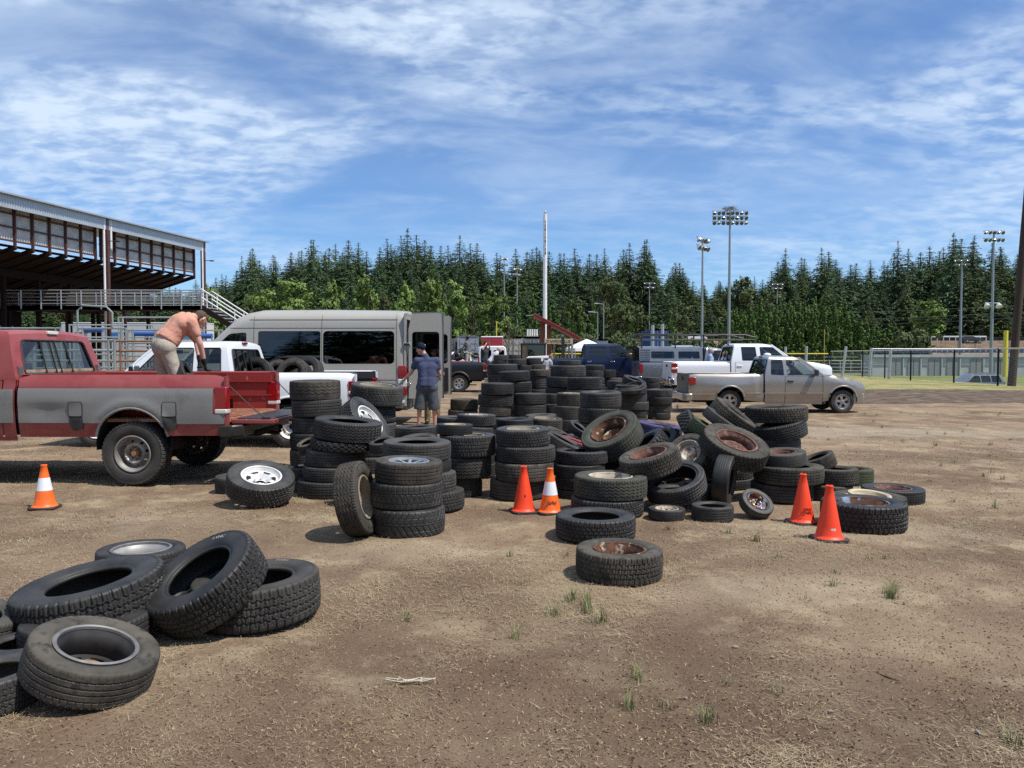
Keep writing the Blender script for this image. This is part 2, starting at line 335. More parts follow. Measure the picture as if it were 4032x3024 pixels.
def chips(name, n, r0, r1, m, y1, thr, seed, flat=.5):
    x, y = near_pts(n, 2.2, y1, 1.9); k = patch(x, y, seed) + rs.normal(0, .5, n) > thr; x, y = x[k], y[k]; n = len(x)
    r = (r0 + (r1 - r0) * rs.random(n) ** 2) * np.maximum(1, y / 6.5); q = rs.normal(0, 1, (n, 3)); q[:, 2] *= flat; q /= np.linalg.norm(q, axis=1)[:, None]; p = np.cross(q, rs.normal(0, 1, (n, 3))); p /= np.linalg.norm(p, axis=1)[:, None]
    c = np.stack([x, y, terr(x, y) + r * .4], -1); u = q * r[:, None]; w = p * (r * .45)[:, None]
    V = np.stack([c - u - w * .6, c + u * .8 - w, c + u + w * .7, c - u * .8 + w], 1).reshape(-1, 3)
    return tag(link(name, np_mesh(name, V, np.arange(4 * n).reshape(-1, 4), False), None, m), kind='stuff')
chips('dark_mulch', 60000, .0025, .007, mat('mulch_dark', (.10, .068, .045), 1, c2=(.14, .095, .062), vs=30, v=1, spec=.1), 13, -.25, 1.5)
chips('wood_chips', 90000, .0025, .009, mat('mulch_tan', (.33, .25, .155), 1, c2=(.22, .155, .10), vs=30, v=1, spec=.1, c3=(.50, .43, .31), v3s=60, v3=(.62, .7)), 15, -.2, 4.)
WEED = mat('weed_green', (.14, .185, .068), .7, c2=(.32, .29, .15), vs=9, v=1, spec=.3)
def tuft_mesh(nb, h, spread, seed):
    r = random.Random(seed); b = MB()
    for i in range(nb):
        a = r.uniform(0, 6.28); l = h * r.uniform(.45, 1.); o = Vector((r.gauss(0, .018), r.gauss(0, .018), 0)); d = Vector((math.cos(a), math.sin(a), 0)); w = r.uniform(.0016, .0032)
        s = Vector((-d.y, d.x, 0)); q = r.uniform(.15, .75) * spread; P = []
        for t in (0, .4, .75, 1.):
            c = o + d * (l * q * t * t) + Vector((0, 0, l * (t - .35 * q * t * t))); ww = w * (1 - t * .85); P += [c - s * ww, c + s * ww]
        b.add(P, [(0, 1, 3, 2), (2, 3, 5, 4), (4, 5, 7, 6)])
    return b
TUFTS = [(8, 1215, 880, .13, 40), (8, 1060, 840, .10, 22), (8, 1950, 1150, .15, 60), (8, 1625, 1110, .09, 26), (8, 735, 815, .09, 20), (8, 660, 700, .14, 30), (8, 690, 740, .14, 34), (8, 845, 715, .10, 18), (8, 1195, 710, .09, 18),
         (8, 1640, 1040, .08, 18), (8, 1330, 975, .07, 16), (8, 190, 945, .08, 14), (8, 1840, 800, .13, 16), (8, 215, 1185, .13, 40), (8, 290, 1225, .15, 50), (8, 1920, 970, .08, 22), (8, 1830, 970, .07, 16), (8, 640, 695, .1, 14),
         (0, 1197, 1325, .13, 34), (0, 1268, 1325, .13, 36), (0, 1298, 1350, .14, 30), (0, 1235, 1300, .10, 30), (0, 880, 1345, .12, 24), (0, 1113, 1378, .12, 22), (0, 1378, 1468, .12, 30), (0, 1356, 1526, .11, 28), (0, 1527, 1560, .12, 34), (0, 1440, 1530, .07, 14),
         (0, 1103, 1200, .10, 26), (0, 1130, 1265, .09, 18), (0, 1570, 1480, .07, 12), (0, 1680, 1500, .06, 10), (0, 1925, 1290, .13, 50), (0, 1735, 1295, .06, 16), (0, 390, 1360, .14, 14), (0, 655, 1352, .05, 10), (0, 2020, 965, .16, 24), (0, 1950, 955, .14, 20), (0, 2125, 1030, .12, 20),
         (0, 1905, 925, .18, 20), (0, 2060, 1000, .12, 18), (0, 115, 1145, .08, 14), (0, 240, 1120, .07, 12), (0, 2140, 960, .16, 22), (4, 2030, 905, .22, 30), (5, 365, 780, .2, 26), (0, 2190, 1610, .1, 30)]
rw_ = random.Random(5); TUFTS += [(0, *[(lambda q: (q[0], q[1]))((1106 + 1661.6 * X_ / Y_, 768 + 1661.6 * EYE / Y_))][0], rw_.uniform(.07, .15), rw_.choice((12, 18, 24))) for X_, Y_ in [(rw_.uniform(.18, .66) * y_, y_) for y_ in [rw_.uniform(8, 22) for _ in range(46)]]]
tm = {}
for i, (c, x, y, h, n) in enumerate(TUFTS):
    key = (round(h, 2), n // 10)
    if key not in tm: tm[key] = tuft_mesh(n, h, 1.2, i)
    g = gp(c, x, y)
    if key in tm and not isinstance(tm[key], bpy.types.Mesh):
        o = tm[key].build('weed_tuft', WEED, smooth=0); tm[key] = o.data
    else: o = link('weed_tuft', tm[key])
    o.location = (g.x, g.y, terr1(g.x, g.y)); o.rotation_euler = (0, 0, i * 1.7)
    tag(o, 'small tuft of green grass blades growing out of the bare dirt', 'grass tuft', 'green grass tufts on the dirt')
b = MB(); g = gp(0, 885, 1473)
for k in range(6): b.tube([(g.x + .05 * math.sin(k * 2.3 + t) + t * .05 - .07, g.y + .02 * math.cos(k + 2.1 * t), .006 + .006 * ((k + t) % 3)) for t in range(4)], .0022, 5)
tag(b.build('dead_roots', mat('bleached', (.62, .56, .45), .8)), 'small bundle of bleached dry stems lying on the bare dirt', 'dry stems')
b = MB(); p, q = gp(8, 1000, 1), None
b.tube([gp(0, 1890, 1453, .006), gp(0, 1915, 1462, .012), gp(0, 1942, 1472, .006)], .004, 6)
tag(b.build('dark_twig', mat('dark_twig', (.03, .025, .022), .8)), 'thin dark twig lying on the dirt', 'twig')

STN = mat('pebble', (.27, .24, .205), .9, c2=(.17, .145, .12), vs=20)
for i, (x, y, r_) in enumerate(((2895, 2560, .022), (3040, 2605, .018), (2560, 2680, .012), (3270, 2815, .02), (3290, 2700, .01), (2700, 2750, .014), (3700, 2200, .016), (1930, 2580, .012), (3560, 2380, .014), (2210, 2450, .012), (1480, 2700, .013), (3850, 2900, .02))):
    d_ = ray(0, x * .5486, y * .5486); g = Vector((0, 0, EYE)) + d_ * (-EYE / d_.z); b = MB(); b.ball((0, 0, 0), (r_ * .75, r_ * .55, r_ * .4), 8, 6, rot=(.2 * i, .1, i)); o = b.build('pebble', STN); o.location = (g.x, g.y, terr1(g.x, g.y) + r_ * .35); tag(o, 'small pale pebble lying loose on the bare dirt', 'pebble', 'pebbles on the dirt')
# ---------------------------------------------------------------- tyres: shared meshes
BLK = mat('rubber_black', (.016, .016, .017), .56, c2=(.048, .045, .041), vs=7, v=.8, spec=.45, bump=.12, bs=60, rnd=.35)
GRY = mat('rubber_grey', (.032, .031, .030), .70, c2=(.070, .065, .057), vs=6, v=.8, spec=.35, bump=.15, bs=60, rnd=.25)
DST = mat('rubber_dusty', (.044, .040, .035), .82, c2=(.095, .083, .067), vs=5, v=.9, spec=.25, bump=.2, bs=50, c3=(.035, .033, .03), v3s=14, v3=(.52, .65), rnd=.2)
MOS = mat('rubber_mossy', (.045, .045, .041), .85, c2=(.076, .077, .060), vs=6, v=.9, spec=.25, bump=.2, bs=50, c3=(.105, .11, .06), v3s=10, v3=(.60, .74))
GRN = mat('rubber_green', (.062, .074, .042), .85, c2=(.05, .058, .035), vs=7, v=.9, spec=.25, bump=.2, bs=50)
PUR = mat('rubber_purple', (.085, .065, .17), .7, c2=(.045, .04, .06), vs=9, v=1, lo=.4, hi=.6, spec=.3, c3=(.12, .12, .05), v3s=12, v3=(.66, .74))
RED = mat('rubber_red', (.30, .045, .06), .7, c2=(.10, .03, .035), vs=9, v=.9, spec=.3)
TM = {'k': (BLK, 'black'), 'g': (GRY, 'dark grey'), 'd': (DST, 'dusty brown'), 'm': (MOS, 'greenish mossy'), 'n': (GRN, 'green stained'), 'p': (PUR, 'purple painted'), 'r': (RED, 'red painted')}
D0, W0 = .66, .21
def tread_depth(kind, t, u):
    """t: turn 0..1, u: 0..1 across the tread -> cut depth in metres"""
    fr = lambda x: x - np.floor(x)
    tri = lambda x: np.abs(fr(x) * 2 - 1)
    d = np.zeros(np.broadcast(t, u).shape); n = 56
    def lines(us, w, wob=0., m=n):
        r = np.zeros_like(d)
        for c in us: r = np.maximum(r, (np.abs(u + wob * (tri(t * m) - .5) - c) < w))
        return r
    if kind == 'rib':
        d = .007 * lines((.2, .4, .6, .8), .024); d = np.maximum(d, .004 * ((fr(t * n) < .15) & ((u < .18) | (u > .82))))
        d = np.maximum(d, .0025 * ((fr(t * n + .3) < .14) & (u > .22) & (u < .78)))
    elif kind == 'block':
        row = np.floor(u * 5); d = .008 * lines((.2, .4, .6, .8), .026, .05); d = np.maximum(d, .008 * (fr(t * 48 + row * .5 + .4 * u) < .2))
        d = np.maximum(d, .003 * (np.abs(fr(t * 48 + row * .5 + .4 * u) - .6) < .06))
    elif kind == 'zig':
        d = .007 * lines((.14, .32, .5, .68, .86), .026, .10, 40); d = np.maximum(d, .005 * ((fr(t * 80) < .25) & ((u < .14) | (u > .86))))
    elif kind == 'wave':
        d = .006 * lines((.3, .5, .7), .028, .09, 26)
    elif kind == 'mud':
        row = np.floor(u * 4); d = .014 * ((fr(t * 30 + row * .5) < .42) | (np.abs(fr(u * 4) - .0) < .12))
    elif kind == 'vee':
        a = np.abs(u - .5) * 2; d = .007 * (fr(t * 36 - a * 1.1) < .22) * (a > .12); d = np.maximum(d, .007 * lines((.44, .56), .018)); d = np.maximum(d, .004 * lines((.2, .8), .012))
    elif kind == 'diag':
        d = .006 * lines((.18, .34, .8), .02); d = np.maximum(d, .005 * (fr(t * 40 + 1.5 * u) < .17) * (u > .36)); d = np.maximum(d, .005 * (fr(t * 40 - 1.5 * u) < .14) * (u > .36) * (u < .78))
        d = np.maximum(d, .005 * (fr(t * 40) < .16) * (u < .34))
    elif kind == 'bald':
        d = .0018 * lines((.25, .42, .58, .75), .02, .03)
    return d
def tyre_mesh(kind, hole, rot=0.):
    Ro, hw = D0 / 2, W0 / 2; rb = Ro * hole; N = 336
    th = .80 if kind != 'wave' else .88; nt = 42
    prof = []                                                       # (r, z, tread flag, u)
    def bez(P, n):
        out = []
        for i in range(n):
            s = i / n; a = 1 - s; out.append(tuple(a ** 3 * P[0][k] + 3 * a * a * s * P[1][k] + 3 * a * s * s * P[2][k] + s ** 3 * P[3][k] for k in (0, 1)))
        return out
    top = [(rb, hw * .66), (rb + .003, hw * .80), (rb + .012, hw * .84), (rb + .016, hw * .83)]
    top += bez([(rb + .018, hw * .85), (rb + .03, hw * 1.03), (Ro - .06, hw * 1.04), (Ro - .028, hw * .96)], 7)
    s_ = Ro - .028
    top += [(s_ + .002, hw * .945), (s_ + .004, hw * .965)] + bez([(s_ + .005, hw * .965), (Ro - .012, hw * .95), (Ro - .006, hw * .90), (Ro - .004, hw * th)], 5)
    for r, z in top: prof.append((r, z, 0, 0))
    for i in range(nt):
        u = (i + .5) / nt; z = hw * th * (1 - 2 * u); prof.append((Ro - .004 + .004 * (1 - (2 * u - 1) ** 2), z, 1, u))
    for r, z in reversed(top): prof.append((r, -z, 0, 1))
    for r, z in ((rb + .02, -hw * .66), (Ro - .05, -hw * .88), (Ro - .02, -hw * .6), (Ro - .016, 0), (Ro - .02, hw * .6), (Ro - .05, hw * .88), (rb + .02, hw * .66)): prof.append((r, z, 0, 0))
    P = np.array(prof); M = len(P); t = (np.arange(N) / N)[:, None]
    dep = tread_depth(kind, t, P[None, :, 3]) * P[None, :, 2]
    rag = {'block': .007, 'mud': .014, 'zig': .005, 'rib': .0025, 'diag': .004, 'vee': .005}.get(kind, 0)
    ns = {'mud': 30, 'zig': 80, 'block': 48, 'vee': 36, 'diag': 40}.get(kind, 56)
    nt0 = len(top)
    for j in range(nt0 - 6, nt0): dep[:, j] = rag * ((np.arange(N) / N * ns) % 1 < (.25 if kind != 'mud' else .42)) * (j >= nt0 - 5)
    for j in range(nt0 + nt, nt0 + nt + 6): dep[:, j] = rag * ((np.arange(N) / N * ns + .5) % 1 < (.25 if kind != 'mud' else .42)) * (j < nt0 + nt + 5)
    a = t * 2 * np.pi; rr = P[None, :, 0] - dep
    V = np.stack([rr * np.cos(a), rr * np.sin(a), np.broadcast_to(P[None, :, 1], rr.shape)], -1).reshape(-1, 3)
    i = np.arange(N)[:, None]; j = np.arange(M)[None]; n_ = (i + 1) % N; k_ = (j + 1) % M
    F = np.stack([i * M + j, n_ * M + j, n_ * M + k_, i * M + k_], -1)
    sm = np.ones((N, M), bool); sm[:, nt0 - 6:nt0 + nt + 5] = kind in ('bald',)
    F = F.reshape(-1, 4)[:, ::-1]
    me = np_mesh('tyre_' + kind, V, F, sm.reshape(-1)); return me
TY = {}
def get_tyre(kind, hole):
    if (kind, hole) not in TY: TY[kind, hole] = tyre_mesh(kind, hole); TY[kind, hole].materials.append(BLK)
    return TY[kind, hole]
TN = {'rib': 'ribbed', 'block': 'block-treaded', 'zig': 'zigzag-treaded', 'wave': 'wavy-grooved', 'mud': 'knobbly', 'vee': 'arrow-treaded', 'diag': 'diagonal-treaded', 'bald': 'bald'}
CHK = mat('chalk', (.26, .255, .235), .9); RLT = mat('raised_rubber', (.13, .125, .115), .8)
# ---------------------------------------------------------------- rims
RUST = mat('rust', (.145, .070, .040), .9, c2=(.07, .040, .030), vs=22, v=.9, c3=(.42, .35, .27), v3s=15, v3=(.56, .66), bump=.4, bs=80, spec=.2)
RRED = mat('rust_red', (.17, .075, .055), .85, c2=(.09, .045, .035), vs=18, v=.9, c3=(.26, .18, .14), v3s=12, v3=(.55, .7), bump=.3, bs=80)
RWHT = mat('white_steel', (.74, .74, .73), .4, c2=(.5, .48, .45), vs=10, v=.6)
RWRU = mat('white_rusty', (.54, .50, .43), .65, c2=(.34, .28, .21), vs=9, v=.9, c3=(.22, .10, .05), v3s=14, v3=(.56, .62), bump=.2, bs=60)
RTAN = mat('tan_steel', (.33, .29, .22), .6, c2=(.20, .16, .12), vs=8, v=.9)
RCRM = mat('cream_steel', (.52, .44, .29), .6, c2=(.40, .33, .22), vs=9, v=.8)
RALU = mat('alloy', (.62, .62, .62), .33, .85, c2=(.42, .41, .39), vs=8, v=.7)
RGRY = mat('grey_steel', (.36, .35, .33), .5, .4, c2=(.20, .18, .16), vs=9, v=.8)
RLIP = mat('worn_lip', (.20, .198, .195), .55, .2, c2=(.12, .115, .11), vs=14, v=.9)
RPAL = mat('pale_alloy', (.50, .49, .46), .45, .4, c2=(.33, .31, .28), vs=9, v=.8)
RDRK = mat('dark_steel', (.035, .035, .038), .5, .3, c2=(.07, .065, .06), vs=10, v=.8)
RCHR = mat('chrome_rusty', (.72, .72, .72), .22, .95, c2=(.35, .26, .2), vs=9, v=.9, c3=(.28, .13, .07), v3s=9, v3=(.47, .54))
NUTM = mat('hub_rust', (.33, .17, .07), .8, c2=(.16, .08, .04), vs=20, v=.9)
def cdt(outline, holes, step):
    """constrained triangulation of a polygon with holes: points (n,2), triangles"""
    def seg(poly):
        out = []
        for a, b in zip(poly, poly[1:] + poly[:1]):
            k = max(1, int(math.ceil(math.dist(a, b) / step)))
            out += [(a[0] + (b[0] - a[0]) * i / k, a[1] + (b[1] - a[1]) * i / k) for i in range(k)]
        return out
    loops = [seg(list(outline))] + [seg(list(h)) for h in holes]; pts = []; edges = []
    for lp in loops:
        b = len(pts); pts += lp; edges += [(b + i, b + (i + 1) % len(lp)) for i in range(len(lp))]
    A = np.array(pts); E = np.array(edges); p0, p1 = A[E[:, 0]], A[E[:, 1]]
    def inside(Q):
        x, y = Q[:, 0:1], Q[:, 1:2]; c = (p0[None, :, 1] > y) != (p1[None, :, 1] > y)
        with np.errstate(divide='ignore', invalid='ignore'): xi = p0[None, :, 0] + (y - p0[None, :, 1]) * (p1[None, :, 0] - p0[None, :, 0]) / (p1[None, :, 1] - p0[None, :, 1])
        return (np.where(c, x < xi, False).sum(1) % 2) == 1
    def dist(Q):
        d = p1 - p0; l2 = (d ** 2).sum(1); w = Q[:, None] - p0[None]; t = np.clip((w * d[None]).sum(2) / np.maximum(l2, 1e-12), 0, 1)
        return np.sqrt(((w - t[..., None] * d[None]) ** 2).sum(2)).min(1)
    mn, mx = A.min(0), A.max(0); gx = np.arange(mn[0] + step / 2, mx[0], step); gy = np.arange(mn[1] + step / 2, mx[1], step)
    G = np.stack(np.meshgrid(gx, gy), -1).reshape(-1, 2)
    if len(G): G = G[inside(G)]
    if len(G): G = G[dist(G) > step * .45]
    allp = pts + [tuple(g) for g in G]
    r = geometry.delaunay_2d_cdt([Vector(p) for p in allp], edges, [], 0, 1e-5)
    Q = np.array([tuple(v) for v in r[0]]); T = np.array([f for f in r[2] if len(f) == 3])
    T = T[inside(Q[T].mean(1))]
    return Q, T
def circ(r, n, cx=0., cy=0., ph=0.): return [(cx + r * math.cos(ph + 2 * math.pi * i / n), cy + r * math.sin(ph + 2 * math.pi * i / n)) for i in range(n)]
def win(a0, a1, r0, r1, k=4, narrow=.0):
    out = [(r1 * math.cos(a0 + (a1 - a0) * i / k), r1 * math.sin(a0 + (a1 - a0) * i / k)) for i in range(k + 1)]
    m_, h = (a0 + a1) / 2, (a1 - a0) / 2 * (1 - narrow)
    return out + [(r0 * math.cos(m_ + h - 2 * h * i / k), r0 * math.sin(m_ + h - 2 * h * i / k)) for i in range(k + 1)]
RM = {}
def rim_mesh(kind, hole):
    """a pressed or cast rim in the unit tyre's space, its outer face towards +z"""
    if (kind, hole) in RM: return RM[kind, hole]
    rb = D0 / 2 * hole; hw = W0 / 2; b = MB(); s = rb / .19; mats = [RGRY]
    lip = [(rb + .004, hw * .80), (rb + .006, hw * .90), (rb - .002, hw * .94), (rb - .010, hw * .90), (rb - .013, hw * .72), (rb - .030, hw * .55), (rb - .034, hw * .1), (rb - .026, -hw * .3), (rb - .016, -hw * .75), (rb + .004, -hw * .9)]
    b.lathe(lip, 64, 0)
    ri = rb - .030
    def disc(holes, zf, m=0, r0=None, step=.016, th=.008):
        Q, T = cdt(circ(ri + .002, 48), holes, step)
        rad = np.hypot(Q[:, 0], Q[:, 1]); z = np.array([zf(r / ri) for r in rad])
        n = len(Q); b.add(np.column_stack([Q, z]).tolist() + np.column_stack([Q, z - th]).tolist(), T.tolist() + (T[:, ::-1] + n).tolist(), m)
        cnt = {}
        for t in T:
            for e in ((t[0], t[1]), (t[1], t[2]), (t[2], t[0])): k = tuple(sorted(map(int, e))); cnt[k] = (cnt.get(k, (0,))[0] + 1, int(e[0]), int(e[1]))
        off = len(b.V) - 2 * n
        for c, p, q in cnt.values():
            if c == 1: b.F.append((p + off, q + off, q + n + off, p + n + off)); b.M.append(m)
    lugs = lambda n, r: [circ(.007, 6, r * math.cos(2 * math.pi * i / n), r * math.sin(2 * math.pi * i / n)) for i in range(n)]
    P2 = math.pi * 2
    if kind in ('rusty', 'redrust', 'tan', 'cream', 'whiterust', 'chrome'):
        mats = [{'rusty': RUST, 'redrust': RRED, 'tan': RTAN, 'cream': RCRM, 'whiterust': RWRU, 'chrome': RCHR}[kind]]
        hs = [circ(.035 * s, 14)] + lugs(5, .058 * s) + [win(P2 * i / 4 + .35, P2 * i / 4 + .75, .118 * s, .138 * s, 3) for i in range(4)]
        zb = -.15 if kind in ('rusty', 'redrust', 'tan', 'chrome') else .10
        disc(hs, lambda q: hw * (zb + .34 * math.exp(-((q - .60) / .16) ** 2) - .05 * q))
    elif kind in ('deep', 'barrel'):                                  # seen from the inner side: deep well and rusty hub at the bottom
        mats = [RDRK if kind == 'deep' else RPAL, NUTM, RLIP]; b.lathe([(rb + .005, hw * .80), (rb + .008, hw * .93), (rb - .004, hw * .985), (rb - .013, hw * .93), (rb - .014, hw * .78)], 64, 2)
        disc([win(P2 * i / 7, P2 * i / 7 + .55, .09 * s, .135 * s, 4) for i in range(7)], lambda q: -hw * .62)
        b.lathe([(0, -hw * .38), (.07 * s, -hw * .38), (.078 * s, -hw * .5), (.078 * s, -hw * .7)], 28, 1)
        for x, y in circ(.05 * s, 5): b.cyl((x, y, -hw * .38), (x, y, -hw * .30), .010, n=8, m=1)
    elif kind == 'white8':
        mats = [RWHT, RDRK, RALU]; disc([circ(.048 * s, 18)] + [win(P2 * i / 6 + .17, P2 * i / 6 + .88, .098 * s, .142 * s, 4, .25) for i in range(6)] + lugs(6, .067 * s), lambda q: hw * (.05 + .55 * max(0, min(1, (q - .40) / .22)) - .25 * max(0, q - .62)))
        b.lathe([(.047 * s, hw * .05), (.047 * s, -hw * .35), (0, -hw * .35)], 20, 1)
        for x, y in circ(.067 * s, 6): b.cyl((x, y, hw * .04), (x, y, hw * .16), .012, n=6, m=2)
    elif kind == 'alloy':
        mats = [RALU, RDRK]; disc([win(P2 * i / 8 + .09, P2 * i / 8 + .70, .062 * s, .150 * s, 5, .55) for i in range(8)], lambda q: hw * (.78 - .30 * (1 - q) ** 1.3), th=.02)
        b.lathe([(.034 * s, hw * .50), (.030 * s, hw * .56), (0, hw * .57)], 18, 0)
        b.lathe([(rb - .035, -hw * .1), (0, -hw * .15)], 32, 1)
    elif kind == 'star5':
        mats = [RALU, RDRK]; disc([win(P2 * i / 5 + .26, P2 * i / 5 + P2 / 5 - .26, .062 * s, .148 * s, 5, .45) for i in range(5)], lambda q: hw * (.80 - .10 * (1 - q)), th=.03)
        b.lathe([(.038 * s, hw * .78), (.036 * s, hw * .95), (.02 * s, hw * 1.0), (0, hw * 1.0)], 18, 0); b.lathe([(rb - .035, 0), (0, -hw * .05)], 32, 1)
    elif kind == 'six':
        mats = [RALU, RDRK]; disc([win(P2 * i / 6 + .22, P2 * i / 6 + P2 / 6 - .22, .075 * s, .148 * s, 5, .35) for i in range(6)], lambda q: hw * (.72 - .22 * (1 - q)), th=.03)
        b.lathe([(.045 * s, hw * .62), (.042 * s, hw * .8), (0, hw * .82)], 18, 0); b.lathe([(rb - .035, 0), (0, -hw * .05)], 32, 1)
    elif kind == 'steelhub':
        mats = [RGRY, NUTM, RDRK]; disc([circ(.046 * s, 16)] + [circ(.014 * s, 10, .128 * s * math.cos(P2 * i / 8), .128 * s * math.sin(P2 * i / 8)) for i in range(8)], lambda q: hw * (.20 + .42 * math.exp(-((q - .62) / .17) ** 2)))
        b.cyl((0, 0, -hw * .2), (0, 0, hw * .52), .044 * s, .040 * s, 18, 1); b.cyl((0, 0, hw * .5), (0, 0, hw * .72), .028 * s, .024 * s, 14, 1)
        for x, y in circ(.066 * s, 8): b.cyl((x, y, hw * .16), (x, y, hw * .34), .010, n=6, m=2)
    elif kind in ('small', 'spindle'):
        mats = [RWRU if kind == 'small' else RCHR, NUTM, RDRK]; disc([circ(.03 * s, 12)], lambda q: hw * (.1 + .35 * math.exp(-((q - .55) / .2) ** 2)))
        b.cyl((0, 0, -hw * .5), (0, 0, hw * (.8 if kind == 'small' else 1.9)), .028 * s, n=14, m=1 if kind == 'small' else 2)
        if kind == 'spindle': b.cyl((0, 0, hw * 1.9), (0, 0, hw * 2.1), .015 * s, n=8, m=0)
    o = b.build('rim', mats, smooth=40); me = o.data; bpy.data.objects.remove(o); RM[kind, hole] = me
    return me
RN = {'rusty': 'rusty rim', 'redrust': 'red rusty rim', 'tan': 'tan steel rim', 'cream': 'cream rim', 'whiterust': 'rust-flecked white rim', 'chrome': 'chrome rim', 'deep': 'deep dark rim', 'barrel': 'pale barrel rim', 'white8': 'white slotted rim',
      'alloy': 'silver spoked rim', 'small': 'small white rim', 'spindle': 'rusty hub spindle'}
NT = [0]
def put_tyre(c, n, D, W, tread='rib', m='k', rim=None, hole=.58, label='', group=None, roll=None, name=None, chalk=None):
    """one tyre (or tyre on a rim) with its centre at c and its open face towards n"""
    NT[0] += 1; r = random.Random(NT[0])
    q = Vector(n).normalized().to_track_quat('Z', 'Y'); roll = r.uniform(0, 6.28) if roll is None else roll
    M = Matrix.Translation(c) @ q.to_matrix().to_4x4() @ Matrix.Rotation(roll, 4, 'Z') @ Matrix.Diagonal((D / D0, D / D0, W / W0, 1))
    me = get_tyre(tread, hole)
    if rim:
        root = bpy.data.objects.new(name or 'old_wheel', None); col.objects.link(root); root.matrix_world = M
        t = link('tyre', me, root); link('rim', rim_mesh(rim, hole), root); cat = 'wheel'
    else:
        t = root = link(name or 'used_tyre', me); root.matrix_world = M; cat = 'tyre'
    t.material_slots[0].link = 'OBJECT'; t.material_slots[0].material = TM[m][0]
    if chalk:                                                        # a scrawl or raised letters on the sidewall, on the far or near side
        word, wm, far, size = chalk; d_ = M.to_3x3().inverted() @ Vector((.25, far, .3)); a = math.atan2(d_.y, d_.x); rr, hz = D0 / 2 * (hole + 1) * .5, W0 / 2 * 1.035; b = MB()
        for i, chr_ in enumerate(word):
            cu = bpy.data.curves.new('t', 'FONT'); cu.body = chr_; cu.size = size; cu.align_x = 'CENTER'; cu.align_y = 'CENTER'; cu.extrude = .0012; to = bpy.data.objects.new('t', cu); me_ = bpy.data.meshes.new_from_object(to); bpy.data.objects.remove(to)
            an = a + (i - (len(word) - 1) / 2) * size * .72 / rr * (1 if far < 0 else -1); T = Matrix.Translation((rr * math.cos(an), rr * math.sin(an), hz - .002)) @ Matrix.Rotation(an + (math.pi / 2 if far < 0 else -math.pi / 2), 4, 'Z')
            b.add([T @ v.co for v in me_.vertices], [tuple(p_.vertices) for p_ in me_.polygons])
        b.build('lettering', wm, root, smooth=0)
    return tag(root, label, cat, group)
ORD = ['bottom one', 'second up', 'third up', 'fourth up', 'fifth up', 'sixth up', 'seventh up', 'eighth up']
def desc(tread, m, rim): return f"{TM[m][1]} tyre on {RN[rim]}" if rim else f"{TM[m][1]} {TN[tread]} tyre"
def stack(c, where, Y, ytop, rows, group='discarded tyres piled on the dirt', tilt=0.):
    """rows bottom to top: (xL, xR, thickness_px, tread, material, rim, tilt) in the crop's pixels; thicknesses are scaled so that the pile's top meets ytop"""
    D = [(r[1] - r[0]) / CROP[c][2] * Y / FPX for r in rows]
    rows = list(rows); D = [max(x, .50) if r[5] != 'cream' else x for x, r in zip(D, rows)]
    Yf = Y - D[-1] / 2; zt = at(c, rows[-1][0], ytop, Yf).z
    W = [r[2] / CROP[c][2] * Yf / FPX for r in rows]
    while zt / sum(W) > 1.22:
        w = zt - sum(W); w = w if w < .24 else .21; W.insert(0, max(w, .14)); D.insert(0, max(D[0], .62)); rows.insert(0, (*rows[0][:2], 0, 'rib', 'k', None))
    k = zt / sum(W); z = 0.
    print('STACK', where, 'scale %.2f' % k, 'D', ['%.2f' % d for d in D], 'W', ['%.2f' % (w * k) for w in W])
    rr = random.Random(hash(where) % 999 if False else len(where))
    for i, r in enumerate(rows):
        x = at(c, (r[0] + r[1]) / 2, ytop, Y).x; w = W[i] * k; tl = r[6] if len(r) > 6 else None
        n = Vector((math.sin(R(tl[0])), -math.sin(R(tl[1])), 1)) if tl else Vector((rr.gauss(0, .012), rr.gauss(0, .012), 1))
        o = ORD[i] if i < len(rows) - 1 else 'topmost'
        put_tyre((x, Y + rr.gauss(0, .02), z + w / 2 + terr1(x, Y)), n, D[i], w * 1.01, r[3], r[4], r[5], .585 if r[3] not in ('vee', 'diag') else .65, f"{desc(r[3], r[4], r[5])}, {o} in {where}", group)
        z += w
def lay(c, x, y, a, ba, m, Y, tread, mt, label, rim=None, W=.3, hole=.585, group='discarded tyres piled on the dirt', name=None, chalk=None):
    """a leaning tyre from its visible face: centre, long axis in px, short/long ratio, direction of the face's normal in the picture (deg from up, clockwise), depth"""
    d = ray(c, x, y).normalized(); rt = d.cross(Vector((0, 0, 1))).normalized(); up = rt.cross(d)
    ph = math.acos(max(-1, min(1, ba))); md = rt * math.sin(R(m)) + up * math.cos(R(m)); n = -d * math.cos(ph) + md * math.sin(ph)
    W0_ = W
    for _ in range(80):
        D = .97 * a / CROP[c][2] * Y / FPX; W = W0_ * D; p = at(c, x, y, Y) - n * W / 2
        if p.z - D / 2 * math.sqrt(max(0, 1 - n.z ** 2)) - W / 2 * abs(n.z) > -.015: break
        Y *= .994
    lo = p.z - D / 2 * math.sqrt(max(0, 1 - n.z ** 2)) - W / 2 * abs(n.z)
    print('LAY %-60s D %.2f low %.2f' % (label[:60], D, lo))
    put_tyre(p, n, D, W, tread, mt, rim, hole, label, group, name=name, chalk=chalk)
